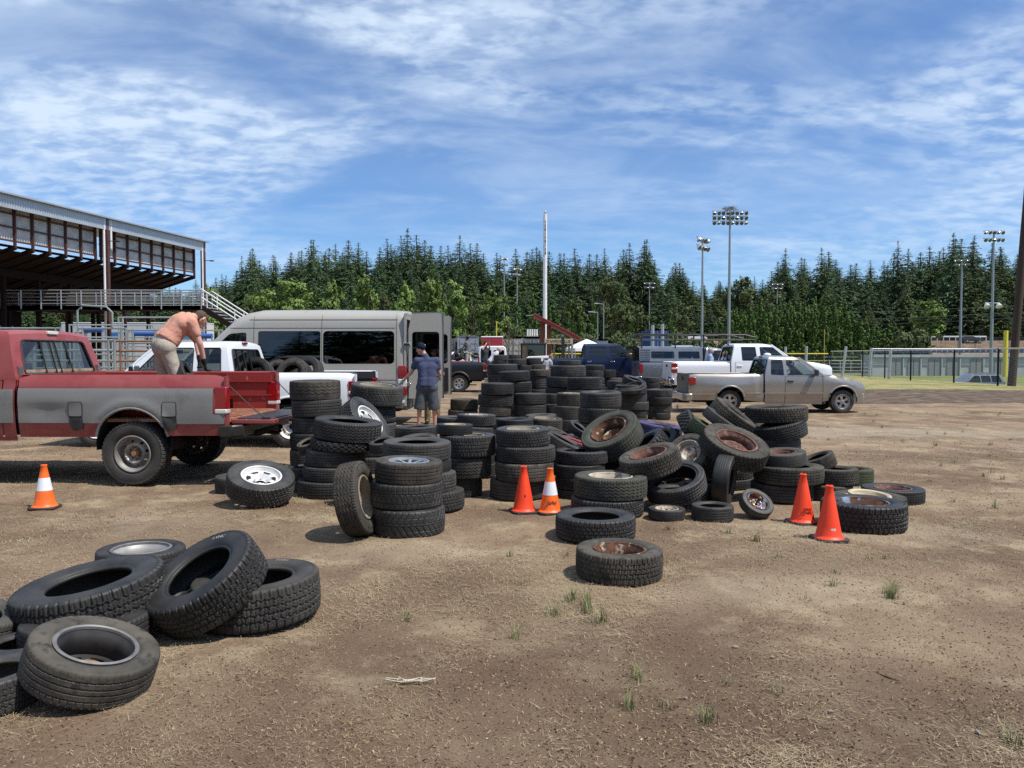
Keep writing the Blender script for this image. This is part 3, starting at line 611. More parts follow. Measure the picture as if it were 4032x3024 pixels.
# ---------------------------------------------------------------- the tyres, pile by pile
S = stack; Lc = lay
G1 = 'loose tyres dumped in the near left corner'
Lc(6, 628, 868, 830, .46, 18, 3.62, 'rib', 'd', 'dusty tyre on deep grey rim tilted towards the camera, nearest of all', 'deep', .31, .62, G1)
Lc(6, 568, 445, 945, .245, -9, 4.5, 'block', 'k', 'big black off-road tyre with no rim, lying flat just behind the tilted rimmed wheel', None, .33, .55, G1)
Lc(6, 1268, 388, 790, .42, -33, 4.82, 'block', 'k', 'black off-road tyre propped steeply against the rightmost tyre of the near corner', None, .33, .56, G1, chalk=('2VNC', CHK, 1, .034))
Lc(6, 1650, 425, 830, .255, -3, 5.0, 'block', 'g', 'dusty black off-road tyre lying flat, rightmost of the near corner', None, .33, .56, G1, chalk=('HVN', CHK, 1, .034))
Lc(6, 912, 252, 555, .215, 1, 5.75, 'rib', 'k', 'low tyre on pale alloy barrel rim, farthest of the near left corner', 'barrel', .30, .66, G1)
Lc(6, -180, 640, 620, .35, 20, 4.1, 'rib', 'g', 'grey ribbed tyre cut by the left picture edge', None, .36, .6, G1)
Lc(6, -60, 1040, 640, .30, -2, 3.55, 'block', 'k', 'black tyre lying open side up beneath the tilted rimmed wheel', None, .36, .62, G1)
Lc(6, 560, 690, 800, .24, 0, 4.55, 'rib', 'k', 'black tyre half hidden beneath the big off-road tyre of the near corner', None, .26, .58, G1)
Lc(6, 160, 850, 560, .25, 0, 4.35, 'rib', 'k', 'black tyre squeezed beneath and left of the big off-road tyre', None, .3, .58, G1)

w = 'stack left of the white slotted wheel'
S(3, 'the tall stack beside the red tailgate', 9.8, 712, [(665, 1065, 120, 'rib', 'k', None), (690, 1080, 125, 'rib', 'd', None), (690, 1090, 125, 'rib', 'k', None), (698, 1085, 122, 'rib', 'k', None), (705, 1096, 130, 'rib', 'g', None), (692, 1086, 145, 'wave', 'd', None)])
S(3, 'the stack near the blue-shirted man', 10.6, 735, [(1110, 1525, 130, 'rib', 'k', None), (1125, 1530, 130, 'rib', 'g', None), (1125, 1530, 120, 'rib', 'g', None), (1115, 1520, 150, 'block', 'k', None), (1168, 1582, 150, 'diag', 'g', 'tan', (5, 4))])
Lc(3, 1330, 1005, 470, .42, 52, 9.55, 'block', 'k', 'black tyre with white slotted rim, leaning high on the pile behind the knobbly one', 'white8', .28, .58)
S(3, 'the stack right of the white slotted wheel', 8.9, 1030, [(745, 1290, 150, 'rib', 'k', None), (797, 1262, 128, 'rib', 'k', None), (816, 1280, 150, 'rib', 'g', None), (850, 1375, 88, 'mud', 'k', None, (4, 2)), (880, 1410, 178, 'zig', 'k', None, (6, 2))])
Lc(3, 830, 1180, 200, .3, -20, 9.25, 'rib', 'd', 'brown worn tyre wedged behind the knobbly tyre', None, .4)
S(3, 'the low pair beside the slotted wheel', 9.2, 1395, [(640, 1010, 95, 'rib', 'k', None), (655, 1000, 95, 'rib', 'k', None)])
Lc(3, 463, 1440, 545, .47, 7, 8.45, 'block', 'k', 'black off-road tyre with white slotted rim, tilted up on the ground beside the red truck', 'white8', .32, .58)
q = at(3, 305, 1500, 9.05); put_tyre((q.x, 9.05, .095 + terr1(q.x, 9.05)), (0, 0, 1), .60, .19, 'block', 'g', None, .58, 'dark tyre lying flat and half hidden beneath the white slotted wheel on the ground', 'discarded tyres piled on the dirt')
Lc(7, 625, 960, 640, .30, 82, 7.25, 'zig', 'd', 'brown zigzag-treaded wheel standing upright, leaning against the silver spoked wheel stack', 'tan', .31, .58)
Lc(7, 430, 780, 230, .5, -60, 8.2, 'bald', 'd', 'orange-brown rusty drum tucked behind the leaning brown wheel', 'rusty', .6, .7)
S(7, 'the spoked wheel stack in front', 7.0, 688, [(672, 1270, 240, 'vee', 'k', None), (650, 1250, 225, 'diag', 'k', None), (686, 1248, 190, 'rib', 'd', 'alloy', (2, 1))])
S(7, 'the stack behind the silver spoked wheel', 7.95, 520, [(905, 1430, 180, 'block', 'g', None), (838, 1362, 190, 'block', 'g', None), (780, 1320, 130, 'rib', 'k', None), (757, 1320, 165, 'rib', 'g', None, (1, 1))])
S(7, 'the stack under a cream-rimmed trailer wheel', 8.75, 370, [(1225, 1565, 175, 'block', 'k', None), (1230, 1655, 185, 'zig', 'k', None), (1225, 1690, 185, 'block', 'k', 'tan'), (1197, 1500, 90, 'rib', 'k', 'cream')])
S(7, 'the stack behind the middle cones', 8.6, 425, [(1640, 2110, 180, 'rib', 'g', None), (1685, 2170, 175, 'rib', 'd', None), (1692, 2184, 150, 'zig', 'g', None), (1690, 2142, 165, 'block', 'k', 'tan')])
S(7, 'the low pile before the man in blue', 9.7, 392, [(850, 1240, 120, 'rib', 'g', None), (860, 1230, 120, 'rib', 'g', None), (852, 1206, 95, 'rib', 'k', None)])
S(7, 'the heap beside the man in blue', 10.6, 300, [(1195, 1640, 115, 'rib', 'k', None), (1220, 1590, 115, 'rib', 'k', None), (1200, 1560, 95, 'block', 'k', None)])
S(7, 'the stack under a rust-flecked white rim', 10.2, 288, [(1320, 1680, 115, 'rib', 'k', None), (1340, 1700, 120, 'rib', 'g', None), (1333, 1670, 85, 'rib', 'g', None, (4, 0)), (1368, 1690, 95, 'block', 'k', 'whiterust')])
Lc(7, 740, 490, 230, .3, -10, 8.7, 'rib', 'g', 'grey tyre end showing left of the low open tyre', None, .4)
Lc(7, 1040, 470, 330, .25, -5, 9.0, 'bald', 'g', 'smooth grey tyre behind the open tyre near the spoked wheel', None, .34)

# ---- right hand front
G2 = 'tyres lying in front of the pile'
def flat(c, xL, xR, yb, tread, m, label, rim=None, W=.32, hole=.585, group=G2, tx=0., ty=0., name=None, chalk=None):
    Yf = gp(c, (xL + xR) / 2, yb).y; D = 1.; 
    for _ in range(5): Y = Yf + D * .46; D = (xR - xL) / CROP[c][2] * Y / FPX
    x = at(c, (xL + xR) / 2, yb, Y).x; n = Vector((math.sin(R(tx)), -math.sin(R(ty)), 1)); W *= D
    print('FLAT %-50s Y %.2f D %.2f' % (label[:50], Y, D))
    put_tyre((x, Y, terr1(x, Y) + W / 2 + D / 2 * (abs(math.sin(R(tx))) + abs(math.sin(R(ty)))) * .9), n, D, W, tread, m, rim, hole, label, group, name=name, chalk=chalk)
flat(8, 228, 705, 1118, 'block', 'd', 'single worn tyre on rusty rim lying nearest the camera in mid picture', 'rusty', .325, tx=1, chalk=('RENEGADE', RLT, 1, .034))
flat(8, 118, 557, 892, 'block', 'k', 'clean black tyre without rim lying behind the nearest rusty-rimmed one', None, .28)
S(8, 'the pair beside the banded cone', 7.75, 545, [(203, 598, 118, 'block', 'k', None), (220, 620, 145, 'zig', 'm', 'whiterust')])
flat(8, 1572, 2015, 838, 'block', 'k', 'black tyre on rusty chrome rim lying beside the two right cones', 'chrome', .33)
flat(8, 1630, 2014, 745, 'block', 'd', 'brown tyre lying under a loose cream rim ring', 'cream', .24)
flat(8, 1795, 2115, 678, 'rib', 'k', 'flat black tyre on rust rim, rightmost of the whole pile', 'redrust', .24)
flat(8, 625, 826, 772, 'rib', 'k', 'tiny mower wheel with white rim lying in the weeds', 'small', .28, .62)
flat(8, 860, 1088, 778, 'rib', 'k', 'small black trailer tyre without rim on the grass', None, .36, .6)
Lc(8, 1225, 652, 190, .62, 32, 7.55, 'bald', 'k', 'small bald wheel with upright hub spindle leaning beside the pile', 'spindle', .3, .62)
Lc(8, 762, 515, 350, .50, -13, 7.95, 'rib', 'k', 'big open black tyre tilted towards the camera, right of the mossy white-rimmed wheel', None, .3, .70)
flat(8, 640, 948, 695, 'block', 'k', 'black tyre flattened beneath the big open tilted tyre', None, .3)
Lc(8, 622, 385, 345, .27, -15, 8.0, 'block', 'd', 'brown block-treaded wheel with rust-red rim, tilted on top of the big open tyre', 'redrust', .34, .60)
S(8, 'the stack under the mossy rusted wheel', 8.75, 385, [(110, 400, 75, 'rib', 'k', None), (118, 410, 85, 'block', 'k', None), (105, 390, 85, 'zig', 'k', None), (120, 411, 90, 'diag', 'k', None)])
Lc(8, 405, 255, 345, .50, -28, 8.95, 'rib', 'm', 'mossy grey wheel with deep rusty rim tilted high in the pile centre', 'rusty', .36, .60)
flat(8, 330, 600, 640, 'rib', 'k', 'dark tyre at ground level under the big mossy rusted wheel', None, .3)
flat(8, 420, 720, 610, 'rib', 'k', 'dark tyre at ground level behind the mossy white-rimmed wheel', None, .3)
Lc(8, 170, 315, 260, .12, 28, 9.2, 'rib', 'g', 'grey ribbed tyre sloping down behind the middle stack', None, .3)
Lc(8, 240, 325, 190, .10, 20, 9.6, 'rib', 'r', 'red painted tyre peeping out left of the big mossy rusted wheel', None, .3)
Lc(8, 590, 335, 270, .25, -38, 8.9, 'mud', 'k', 'knobbly black tyre leaning behind the rust-red rimmed wheel', None, .3)
Lc(8, 690, 300, 190, .62, -20, 9.5, 'rib', 'k', 'plain black tyre leaning with its open side to the camera below the purple one', None, .34)
Lc(8, 690, 232, 260, .10, 8, 9.9, 'rib', 'p', 'purple painted tyre lying on the pile near the silver pickup', None, .40)
Lc(8, 835, 385, 250, .80, -35, 8.6, 'rib', 'd', 'standing tyre with rust-flecked white rim facing the camera in the pile', 'whiterust', .3, .62)
Lc(8, 1110, 318, 385, .40, 20, 8.45, 'block', 'd', 'big brown wheel with red rim tilted across the top of the right heap', 'redrust', .27, .60)
Lc(8, 1085, 545, 290, .16, 97, 8.35, 'bald', 'k', 'bald black tyre standing on edge under the big red-rimmed wheel', None, .32)
Lc(8, 1110, 165, 275, .10, 38, 9.3, 'zig', 'd', 'brown zigzag-treaded tyre leaning highest on the right heap', None, .37)
Lc(8, 1050, 205, 250, .06, 35, 9.05, 'rib', 'g', 'narrow ribbed tyre leaning just beneath the highest brown tyre', None, .24)
Lc(8, 960, 245, 210, .10, 33, 8.9, 'zig', 'n', 'green mossy tyre leaning against the right heap', None, .36)
Lc(8, 905, 250, 240, .12, 58, 9.4, 'mud', 'k', 'chunky black tyre standing at the left of the right heap', None, .34)
S(8, 'the flat-topped stack at right', 9.7, 150, [(1130, 1470, 105, 'rib', 'k', None), (1150, 1480, 105, 'rib', 'k', None), (1160, 1455, 80, 'rib', 'k', None), (1180, 1485, 110, 'zig', 'k', None, (-13, 3)), (1165, 1497, 100, 'block', 'd', None, (-2, 0))])
S(8, 'the worn stack by the red-rimmed wheel', 8.55, 400, [(1190, 1520, 110, 'rib', 'g', None), (1205, 1570, 110, 'rib', 'd', None), (1228, 1478, 90, 'bald', 'g', 'redrust', (-5, 3))])
Lc(8, 1540, 408, 185, .22, -22, 8.8, 'diag', 'd', 'brown tyre tilted behind the worn bald one at right', None, .42)
S(8, 'the pair behind the taller right cone', 8.6, 490, [(1500, 1710, 95, 'rib', 'd', None), (1555, 1720, 100, 'block', 'd', None)])
flat(8, 1635, 1845, 575, 'rib', 'n', 'green stained tyre with chrome rim behind the right cones', 'chrome', .42, .62)

S(8, 'the dark pile under the red-rimmed wheel', 9.35, 395, [(880, 1200, 100, 'rib', 'k', None), (900, 1190, 100, 'block', 'k', None), (890, 1180, 95, 'rib', 'k', None), (900, 1210, 95, 'zig', 'k', None)])
S(8, 'the dark pile behind the open tyre', 9.9, 330, [(560, 830, 90, 'rib', 'k', None), (570, 820, 90, 'rib', 'k', None), (560, 800, 90, 'block', 'k', None), (590, 830, 90, 'rib', 'k', None)])
S(8, 'the low pile left of the bald tyre', 8.7, 560, [(820, 1060, 100, 'rib', 'k', None), (830, 1050, 95, 'rib', 'k', None)])
S(8, 'the dark pile behind the moss wheel', 9.6, 320, [(300, 560, 90, 'rib', 'k', None), (320, 570, 90, 'block', 'k', None), (310, 570, 90, 'rib', 'k', None)])
# ---- middle and back
G3 = 'stacked tyres at the back of the pile'
B = lambda c, w, Y, yt, rows: S(c, w, Y, yt, rows, G3)
k, g, d = 'k', 'g', 'd'
B(4, 'the low stack near the van doors', 18.2, 825, [(30, 290, 60, 'rib', d, None), (30, 292, 75, 'rib', d, None), (50, 296, 105, 'rib', d, None)])
B(4, 'the stack before the black pickup wheel', 15.2, 688, [(300, 590, 85, 'rib', k, None), (310, 600, 85, 'rib', k, None), (298, 582, 85, 'rib', d, None), (292, 604, 98, 'zig', k, None), (318, 606, 98, 'rib', k, None)])
B(4, 'the ribbed stack left of the pile centre', 15.3, 775, [(600, 885, 95, 'rib', k, None), (605, 885, 95, 'rib', k, None), (605, 888, 95, 'rib', k, None), (605, 889, 100, 'rib', k, None)])
B(4, 'the stack by the black pickup tail', 17.6, 522, [(375, 640, 85, 'rib', k, None)] * 3 + [(375, 640, 80, 'rib', k, None), (378, 620, 88, 'rib', k, None), (370, 637, 76, 'rib', k, None)])
B(4, 'the leaning stack behind the centre', 16.6, 575, [(490, 755, 90, 'rib', k, None)] * 3 + [(500, 762, 90, 'rib', k, None), (495, 762, 95, 'rib', k, None), (470, 744, 95, 'rib', k, None, (-3, 0))])
B(4, 'the pale-topped back stack', 18.0, 570, [(735, 900, 75, 'rib', k, None)] * 3 + [(740, 890, 60, 'rib', k, None), (757, 886, 105, 'rib', k, None), (740, 920, 55, 'rib', d, 'tan')])
B(4, 'the tallest stack in the pile', 16.2, 480, [(890, 1210, 100, 'rib', k, None)] * 2 + [(880, 1190, 85, 'rib', k, None), (880, 1200, 85, 'rib', k, None), (886, 1216, 90, 'rib', k, None), (921, 1232, 90, 'rib', k, None), (1000, 1168, 42, 'rib', g, None)])
B(4, 'the stack right of the tallest one', 15.2, 632, [(1065, 1370, 95, 'rib', k, None)] * 2 + [(1065, 1372, 95, 'rib', k, None), (1060, 1372, 95, 'rib', k, None), (1068, 1376, 100, 'block', k, None)])
B(4, 'the far stack by the blue pickup door', 19.3, 522, [(1220, 1400, 55, 'rib', k, None)] * 4 + [(1225, 1390, 50, 'rib', k, None), (1215, 1386, 62, 'rib', k, None), (1228, 1388, 44, 'mud', k, None)])
B(4, 'the mud tyre stack by the blue pickup', 20, 572, [(1370, 1460, 55, 'rib', k, None)] * 3 + [(1375, 1550, 72, 'mud', d, None), (1360, 1456, 62, 'mud', k, None)])
B(4, 'the low stack before the canopy truck', 18.5, 665, [(1430, 1600, 70, 'rib', k, None)] * 3 + [(1430, 1580, 70, 'rib', k, None)])
B(4, 'the pale-rimmed stack left of centre', 14.3, 778, [(945, 1230, 100, 'rib', k, None), (960, 1245, 100, 'rib', k, None), (945, 1240, 115, 'rib', g, None), (975, 1245, 110, 'block', d, 'whiterust')])
B(4, 'the wide stack at the pile centre', 12.9, 765, [(1170, 1520, 130, 'rib', k, None), (1165, 1525, 135, 'diag', k, None), (1180, 1541, 140, 'rib', k, None)])
B(4, 'the stack with thin cycle tyres', 17.6, 700, [(1545, 1770, 70, 'rib', k, None), (1550, 1765, 70, 'rib', k, None), (1530, 1780, 75, 'rib', k, None), (1535, 1762, 75, 'rib', k, None), (1485, 1757, 80, 'rib', k, 'whiterust')])
Lc(4, 1655, 640, 200, .18, 18, 17.7, 'rib', k, 'black tyre tilted on top of the stack of thin cycle tyres', None, .35)
B(4, 'the neat stack by the silver bumper', 19.2, 742, [(1770, 1970, 58, 'rib', k, None), (1780, 1986, 68, 'zig', d, None), (1762, 1984, 62, 'rib', k, None), (1760, 1986, 62, 'rib', k, None)])
B(4, 'the stack by the white bumper', 21, 632, [(1730, 1866, 42, 'rib', k, None)] * 5 + [(1732, 1864, 40, 'rib', k, None), (1730, 1862, 38, 'rib', k, None)])
B(4, 'the dusty stack behind the ribbed stack', 16.0, 770, [(870, 1020, 85, 'rib', k, None), (870, 1020, 85, 'rib', d, None), (872, 1010, 90, 'rib', k, None), (885, 1040, 90, 'rib', d, None)])
B(4, 'the stack on the crest of the pile', 20, 468, [(600, 830, 60, 'rib', k, None)] * 4 + [(600, 780, 48, 'rib', k, None), (640, 720, 42, 'rib', k, None), (575, 692, 52, 'rib', k, 'tan')])
B(4, 'the right hand stack on the crest', 20.2, 465, [(700, 880, 60, 'rib', k, None)] * 4 + [(720, 880, 45, 'rib', k, None), (720, 882, 48, 'rib', d, None), (690, 832, 52, 'rib', k, None)])
B(4, 'the pile edge beside the far woman', 25, 440, [(440, 570, 40, 'rib', k, None)] * 5 + [(445, 520, 30, 'rib', k, None), (430, 560, 46, 'rib', k, None)])
B(4, 'the far stack before the loader', 26, 436, [(560, 700, 40, 'rib', k, None)] * 5 + [(560, 680, 36, 'rib', k, None), (555, 650, 34, 'rib', k, None)])
Lc(4, 1175, 1060, 190, .28, 35, 10.2, 'block', k, 'small block-treaded tyre leaning upright in the pile centre', None, .36)
Lc(4, 985, 1090, 200, .12, 22, 10.4, 'diag', g, 'grey diagonal-treaded tyre leaning left of the small upright one', None, .42)
B(4, 'the brown pair behind the middle stack', 10.9, 1000, [(740, 1010, 100, 'rib', k, None), (745, 1010, 100, 'rib', d, None), (745, 1005, 110, 'rib', d, 'tan', (3, 3))])
B(4, 'the low pair beside the brown pair', 10.6, 1010, [(440, 770, 110, 'rib', k, None), (450, 780, 110, 'rib', k, None), (447, 775, 95, 'rib', k, None)])
B(4, 'the plain row behind the brown pair', 12.3, 965, [(740, 1000, 100, 'rib', k, None), (750, 1000, 100, 'rib', k, None), (745, 935, 70, 'rib', g, None)])
B(4, 'the pile under the small upright tyre', 10.6, 1150, [(1030, 1300, 120, 'rib', k, None), (1060, 1290, 110, 'rib', k, None)])
B(4, 'the hidden pair beneath the purple tyre', 10.6, 1085, [(1700, 2000, 110, 'rib', k, None), (1690, 2010, 110, 'rib', k, None)])
GL_ = 'tyres loaded in the pickup beds'
Lc(3, 395, 645, 300, .86, -50, 14.35, 'rib', k, 'large tyre standing in the white pickup bed near its cab', None, .36, .56, GL_)
Lc(3, 690, 650, 300, .80, -55, 14.3, 'block', d, 'brown-treaded tyre standing in the middle of the white pickup bed', None, .36, .56, GL_)
Lc(3, 245, 640, 190, .7, -30, 14.0, 'rib', k, 'small tyre standing against the white pickup cab', None, .3, .56, GL_)
Lc(3, 800, 630, 280, .75, -60, 14.9, 'rib', g, 'grey tyre leaning behind the brown-treaded one in the white pickup bed', None, .3, .56, GL_)
Lc(3, 560, 640, 260, .7, -50, 15.0, 'block', d, 'dusty tyre at the far side of the white pickup bed', None, .34, .56, GL_)
q = at(2, 1075, 640, 10.7); put_tyre((q.x, 10.7, 1.19), (.03, -.03, 1), .66, .22, 'rib', k, 'cream', .58, 'tyre with cream rim lying high in the red pickup bed beside the bending man', GL_)
put_tyre((q.x, 10.7, .97), (0, 0, 1), .68, .24, 'rib', k, None, .58, 'tyre beneath the cream-rimmed one in the red pickup bed', GL_)
q = at(2, 840, 640, 10.6); put_tyre((q.x, 10.6, 1.19), (-.03, -.02, 1), .62, .22, 'block', k, None, .58, 'dark tyre lying high in the red pickup bed close behind the cab', GL_)
put_tyre((q.x, 10.6, .97), (0, 0, 1), .68, .24, 'rib', k, None, .58, 'tyre beneath the dark one behind the red pickup cab', GL_)
Lc(2, 1440, 620, 250, .25, 62, 10.6, 'rib', k, 'worn tyre being lifted by the bending man in the red pickup bed', None, .34, .58, GL_)
Lc(2, 1500, 640, 190, .12, 20, 10.5, 'bald', g, 'bald grey tyre end under the bending man\'s gloved hands', None, .5, .58, GL_)
for i, (x_, y_, a_, m_, n_) in enumerate(((110, 430, 110, -50, 'tyre standing at the cab end of the maroon pickup bed'), (150, 425, 90, 40, 'tyre leaning behind the standing man in the maroon pickup bed'), (272, 430, 70, 10, 'small tyre at the tail of the maroon pickup bed'))): Lc(4, x_, y_, a_, .6, m_, 41.9, 'rib', k, n_, None, .34, .58, GL_)
# loose rim ring lying on a tyre
q = at(8, 1818, 592, 7.85); bb = MB(); bb.lathe([(.16, .0), (.165, .012), (.185, .022), (.205, .018), (.212, .0), (.19, -.004)], 44); o = bb.build('rim_ring', RCRM); o.location = (q.x, 7.80, .175); o.rotation_euler = (R(4), R(3), 0)
tag(o, 'loose cream rim ring resting on a brown tyre behind the right cones', 'rim')
# thin cycle tyres draped over a stack
CYC = BLK
for i, (a, b_, tl) in enumerate(((1500, 1730, 14), (1480, 1720, 17), (1490, 1735, 11))):
    p = at(4, (a + b_) / 2, 712 + 10 * i, 17.2 - .06 * i); bb = MB(); n_ = 40
    bb.tube([(.34 * math.cos(6.283 * q / n_), .30 * math.sin(6.283 * q / n_), .02 * math.sin(6.283 * q / n_ * 2)) for q in range(n_ + 1)], .028, 8)
    o = bb.build('cycle_tyre', [BLK]); o.location = p; o.rotation_euler = (R(6), R(-tl), 0)
    tag(o, 'thin black cycle tyre draped over a tall stack beside the white pickup', 'tyre', 'thin cycle tyres draped over a stack')
# ---- traffic cones
ORG = mat('cone_orange', (.95, .062, .014), .5, c2=(.86, .05, .012), vs=4, v=.7, c3=(.55, .09, .04), v3s=13, v3=(.66, .78)); CWH = mat('cone_band', (.80, .82, .86), .35, c2=(.66, .68, .72), vs=9, v=.5); CBK = mat('cone_base', (.02, .02, .021), .7, c2=(.06, .052, .045), vs=9, v=.8)
ORG2 = mat('cone_orange_bright', (.95, .16, .02), .45, c2=(.85, .10, .015), vs=4, v=.5); INK = mat('marker_ink', (.02, .01, .01), .8); STK = mat('sticker', (.75, .75, .74), .5)
def cone(c, x, yb, h, label, band, writing=None, rz=.2, sticker=False):
    g_ = gp(c, x, yb); Y = g_.y + .13; p = at(c, x, yb, Y); z = terr1(p.x, Y)
    r = empty('traffic_cone', (p.x, Y, z), rz, label, 'cone', 'traffic cones round the tyre pile')
    bb = MB(); s = h / .47; q = .135 * s
    bb.prism([(-q, -q + .04), (-q + .04, -q), (q - .04, -q), (q, -q + .04), (q, q - .04), (q - .04, q), (-q + .04, q), (-q, q - .04)], .0, .026 * s, 'xy'); bb.build('base', CBK, r, bevel=.006)
    rad = lambda t: (.105 * (1 - t) + .028 * t) * s
    om = ORG2 if band else ORG
    bb = MB(); bb.lathe([(.128 * s, .027 * s), (.112 * s, .040 * s), (rad(.0), .052 * s)] + [(rad(t), (.052 + .40 * t) * s) for t in (.2, .4, .6, .8, .985)] + [(.031 * s, .450 * s), (.032 * s, .466 * s), (.026 * s, h), (.018 * s, h), (.017 * s, h - .05)], 40); bb.build('shell', om, r, smooth=40)
    if band:
        t0, t1 = band; bb = MB(); bb.lathe([(rad(t0) + .0018, (.052 + .40 * t0) * s), (rad(t1) + .0018, (.052 + .40 * t1) * s)], 40); bb.build('reflective_band', CWH, r)
    if writing:
        for i, (tx, t, sz) in enumerate(writing):
            zz = (.052 + .40 * t) * s; rr = rad(t) + .0015; a = -math.pi / 2 - rz + .15
            M = Matrix.Translation((rr * math.cos(a), rr * math.sin(a), zz)) @ Matrix.Rotation(a + math.pi / 2, 4, 'Z') @ Matrix.Rotation(R(90 - 11), 4, 'X')
            text(r, tx, sz, M, INK, .0015)
    if sticker:
        t = .13; zz = (.052 + .40 * t) * s; rr = rad(t) + .001; a = -math.pi / 2 - rz; bb = MB()
        for i in range(6):
            a0 = a - .22 + .44 * i / 6; a1 = a0 + .44 / 6
            bb.add([(rr * math.cos(q_), rr * math.sin(q_), zz + e) for q_, e in ((a0, -.013), (a1, -.013), (a1, .013), (a0, .013))], [(0, 1, 2, 3)])
        bb.build('sticker', STK, r, smooth=0)
    return r
cone(0, 97, 1103, .46, 'orange cone with one white band standing alone beside the red pickup', (.36, .70), rz=.1)
cone(7, 1922, 1112, .475, 'plain orange cone standing before the middle tyre stack, left of the banded one', None, [('s', .33, .05)], .25)
cone(7, 2140, 1122, .46, 'orange cone with white band and Solid handwritten on it, among the middle tyres', (.36, .70), [('Solid', .18, .05)], .3)
cone(8, 1465, 788, .475, 'plain orange cone with SOLID WASTE handwritten low down, farther of the right pair', None, [('SOLID', .235, .032), ('WASTE', .155, .032)], .35)
cone(8, 1607, 890, .475, 'plain orange cone with a small white sticker, nearest of all cones', None, None, .2, True)
# ---------------------------------------------------------------- vehicles
def paint(name, c, rough=.32, metal=0., c2=None, coat=.8, c3=None, v3=(.6, .75), v3s=6., v=.35):
    return mat(name, c, rough, metal, c2=c2, vs=1.6, v=v, coat=coat, c3=c3, v3=v3, v3s=v3s)
DARK = mat('underbody', (.012, .012, .012), .9, c2=(.03, .026, .022), vs=5); BPLA = mat('black_plastic', (.02, .02, .021), .5, c2=(.035, .034, .033)); CHRM = mat('chrome', (.78, .79, .80), .12, 1., c2=(.6, .6, .6))
SEAT = mat('seat_cloth', (.06, .058, .055), .9); REDL = mat('tail_lens', (.30, .008, .010), .15, c2=(.20, .006, .008), coat=.6); CLRL = mat('clear_lens', (.72, .70, .66), .12, c2=(.5, .5, .5), coat=.6); AMBL = mat('amber_lens', (.75, .22, .03), .15, coat=.6)
GL = glass_mat('window_glass', (.62, .68, .65), .06); GLT = glass_mat('tinted_glass', (.035, .04, .042), .07); GLM = glass_mat('smoked_glass', (.16, .18, .18), .06); MIRR = mat('mirror_glass', (.7, .72, .75), .05, 1.)
def arc(cx, cz, r, a0, a1, n=14): return [(cx + r * math.cos(R(a0 + (a1 - a0) * i / n)), cz + r * math.sin(R(a0 + (a1 - a0) * i / n))) for i in range(n + 1)]
def skin(b, outline, holes, fy, sg, step=.07, off=0., m=0):
    Q, T = cdt(outline, holes, step); b.add([(x, sg * (fy(x, z) - off), z) for x, z in Q], [tuple(map(int, t)) for t in T], m)
def rrect(x0, x1, z0, z1, r=.05, n=3, skew=0.):
    """rounded rectangle (or parallelogram) in x, z"""
    out = []
    for cx, cz, a in ((x1 - r, z1 - r, 0), (x0 + r, z1 - r, 90), (x0 + r, z0 + r, 180), (x1 - r, z0 + r, 270)): out += arc(cx + (skew if cz > (z0 + z1) / 2 else 0), cz, r, a, a + 90, n)
    return out
def rpoly(pts, r=.04, n=3):
    out = []; k = len(pts)
    for i in range(k):
        p, a, c = Vector(pts[i]), Vector(pts[i - 1]), Vector(pts[(i + 1) % k]); u = (a - p); v = (c - p); rr = min(r, u.length * .45, v.length * .45); s = p + u.normalized() * rr; e = p + v.normalized() * rr
        for j in range(n + 1):
            t = j / n; q = s * (1 - t) ** 2 + p * 2 * t * (1 - t) + e * t * t; out.append((q.x, q.y))
    return out
def loft(b, prof, fy, n=10, crown=0., m=0, y0=None):
    """a sheet across the vehicle following a line of (x, z) points; its half width comes from fy"""
    vs = []
    for x, z in prof:
        w = fy(x, z) if y0 is None else y0
        for j in range(n + 1):
            t = -1 + 2 * j / n; t = math.copysign(abs(t) ** .7, t); vs.append((x, w * t, z + crown * (1 - t * t)))
    b.add(vs, [(i * (n + 1) + j, i * (n + 1) + j + 1, (i + 1) * (n + 1) + j + 1, (i + 1) * (n + 1) + j) for i in range(len(prof) - 1) for j in range(n)], m)
def dens(p, step=.08):
    out = []
    for a, c in zip(p, p[1:]):
        k = max(1, int(math.dist(a, c) / step)); out += [(a[0] + (c[0] - a[0]) * i / k, a[1] + (c[1] - a[1]) * i / k) for i in range(k)]
    return out + [p[-1]]
def wheel(root, x, y, R_, W, rim, tread='rib', hole=.6, sg=1, tm='k', label=None):
    w = empty('wheel', (x, y, R_)); w.parent = root
    w.matrix_local = Matrix.Translation((x, y, R_)) @ Matrix.Rotation(R(-90 * sg), 4, 'X') @ Matrix.Rotation(x * 2.1 + sg, 4, 'Z') @ Matrix.Diagonal((R_ * 2 / D0, R_ * 2 / D0, W / W0, 1))
    t = link('tyre', get_tyre(tread, hole), w); t.material_slots[0].link = 'OBJECT'; t.material_slots[0].material = TM[tm][0]
    link('rim', rim_mesh(rim, hole), w)
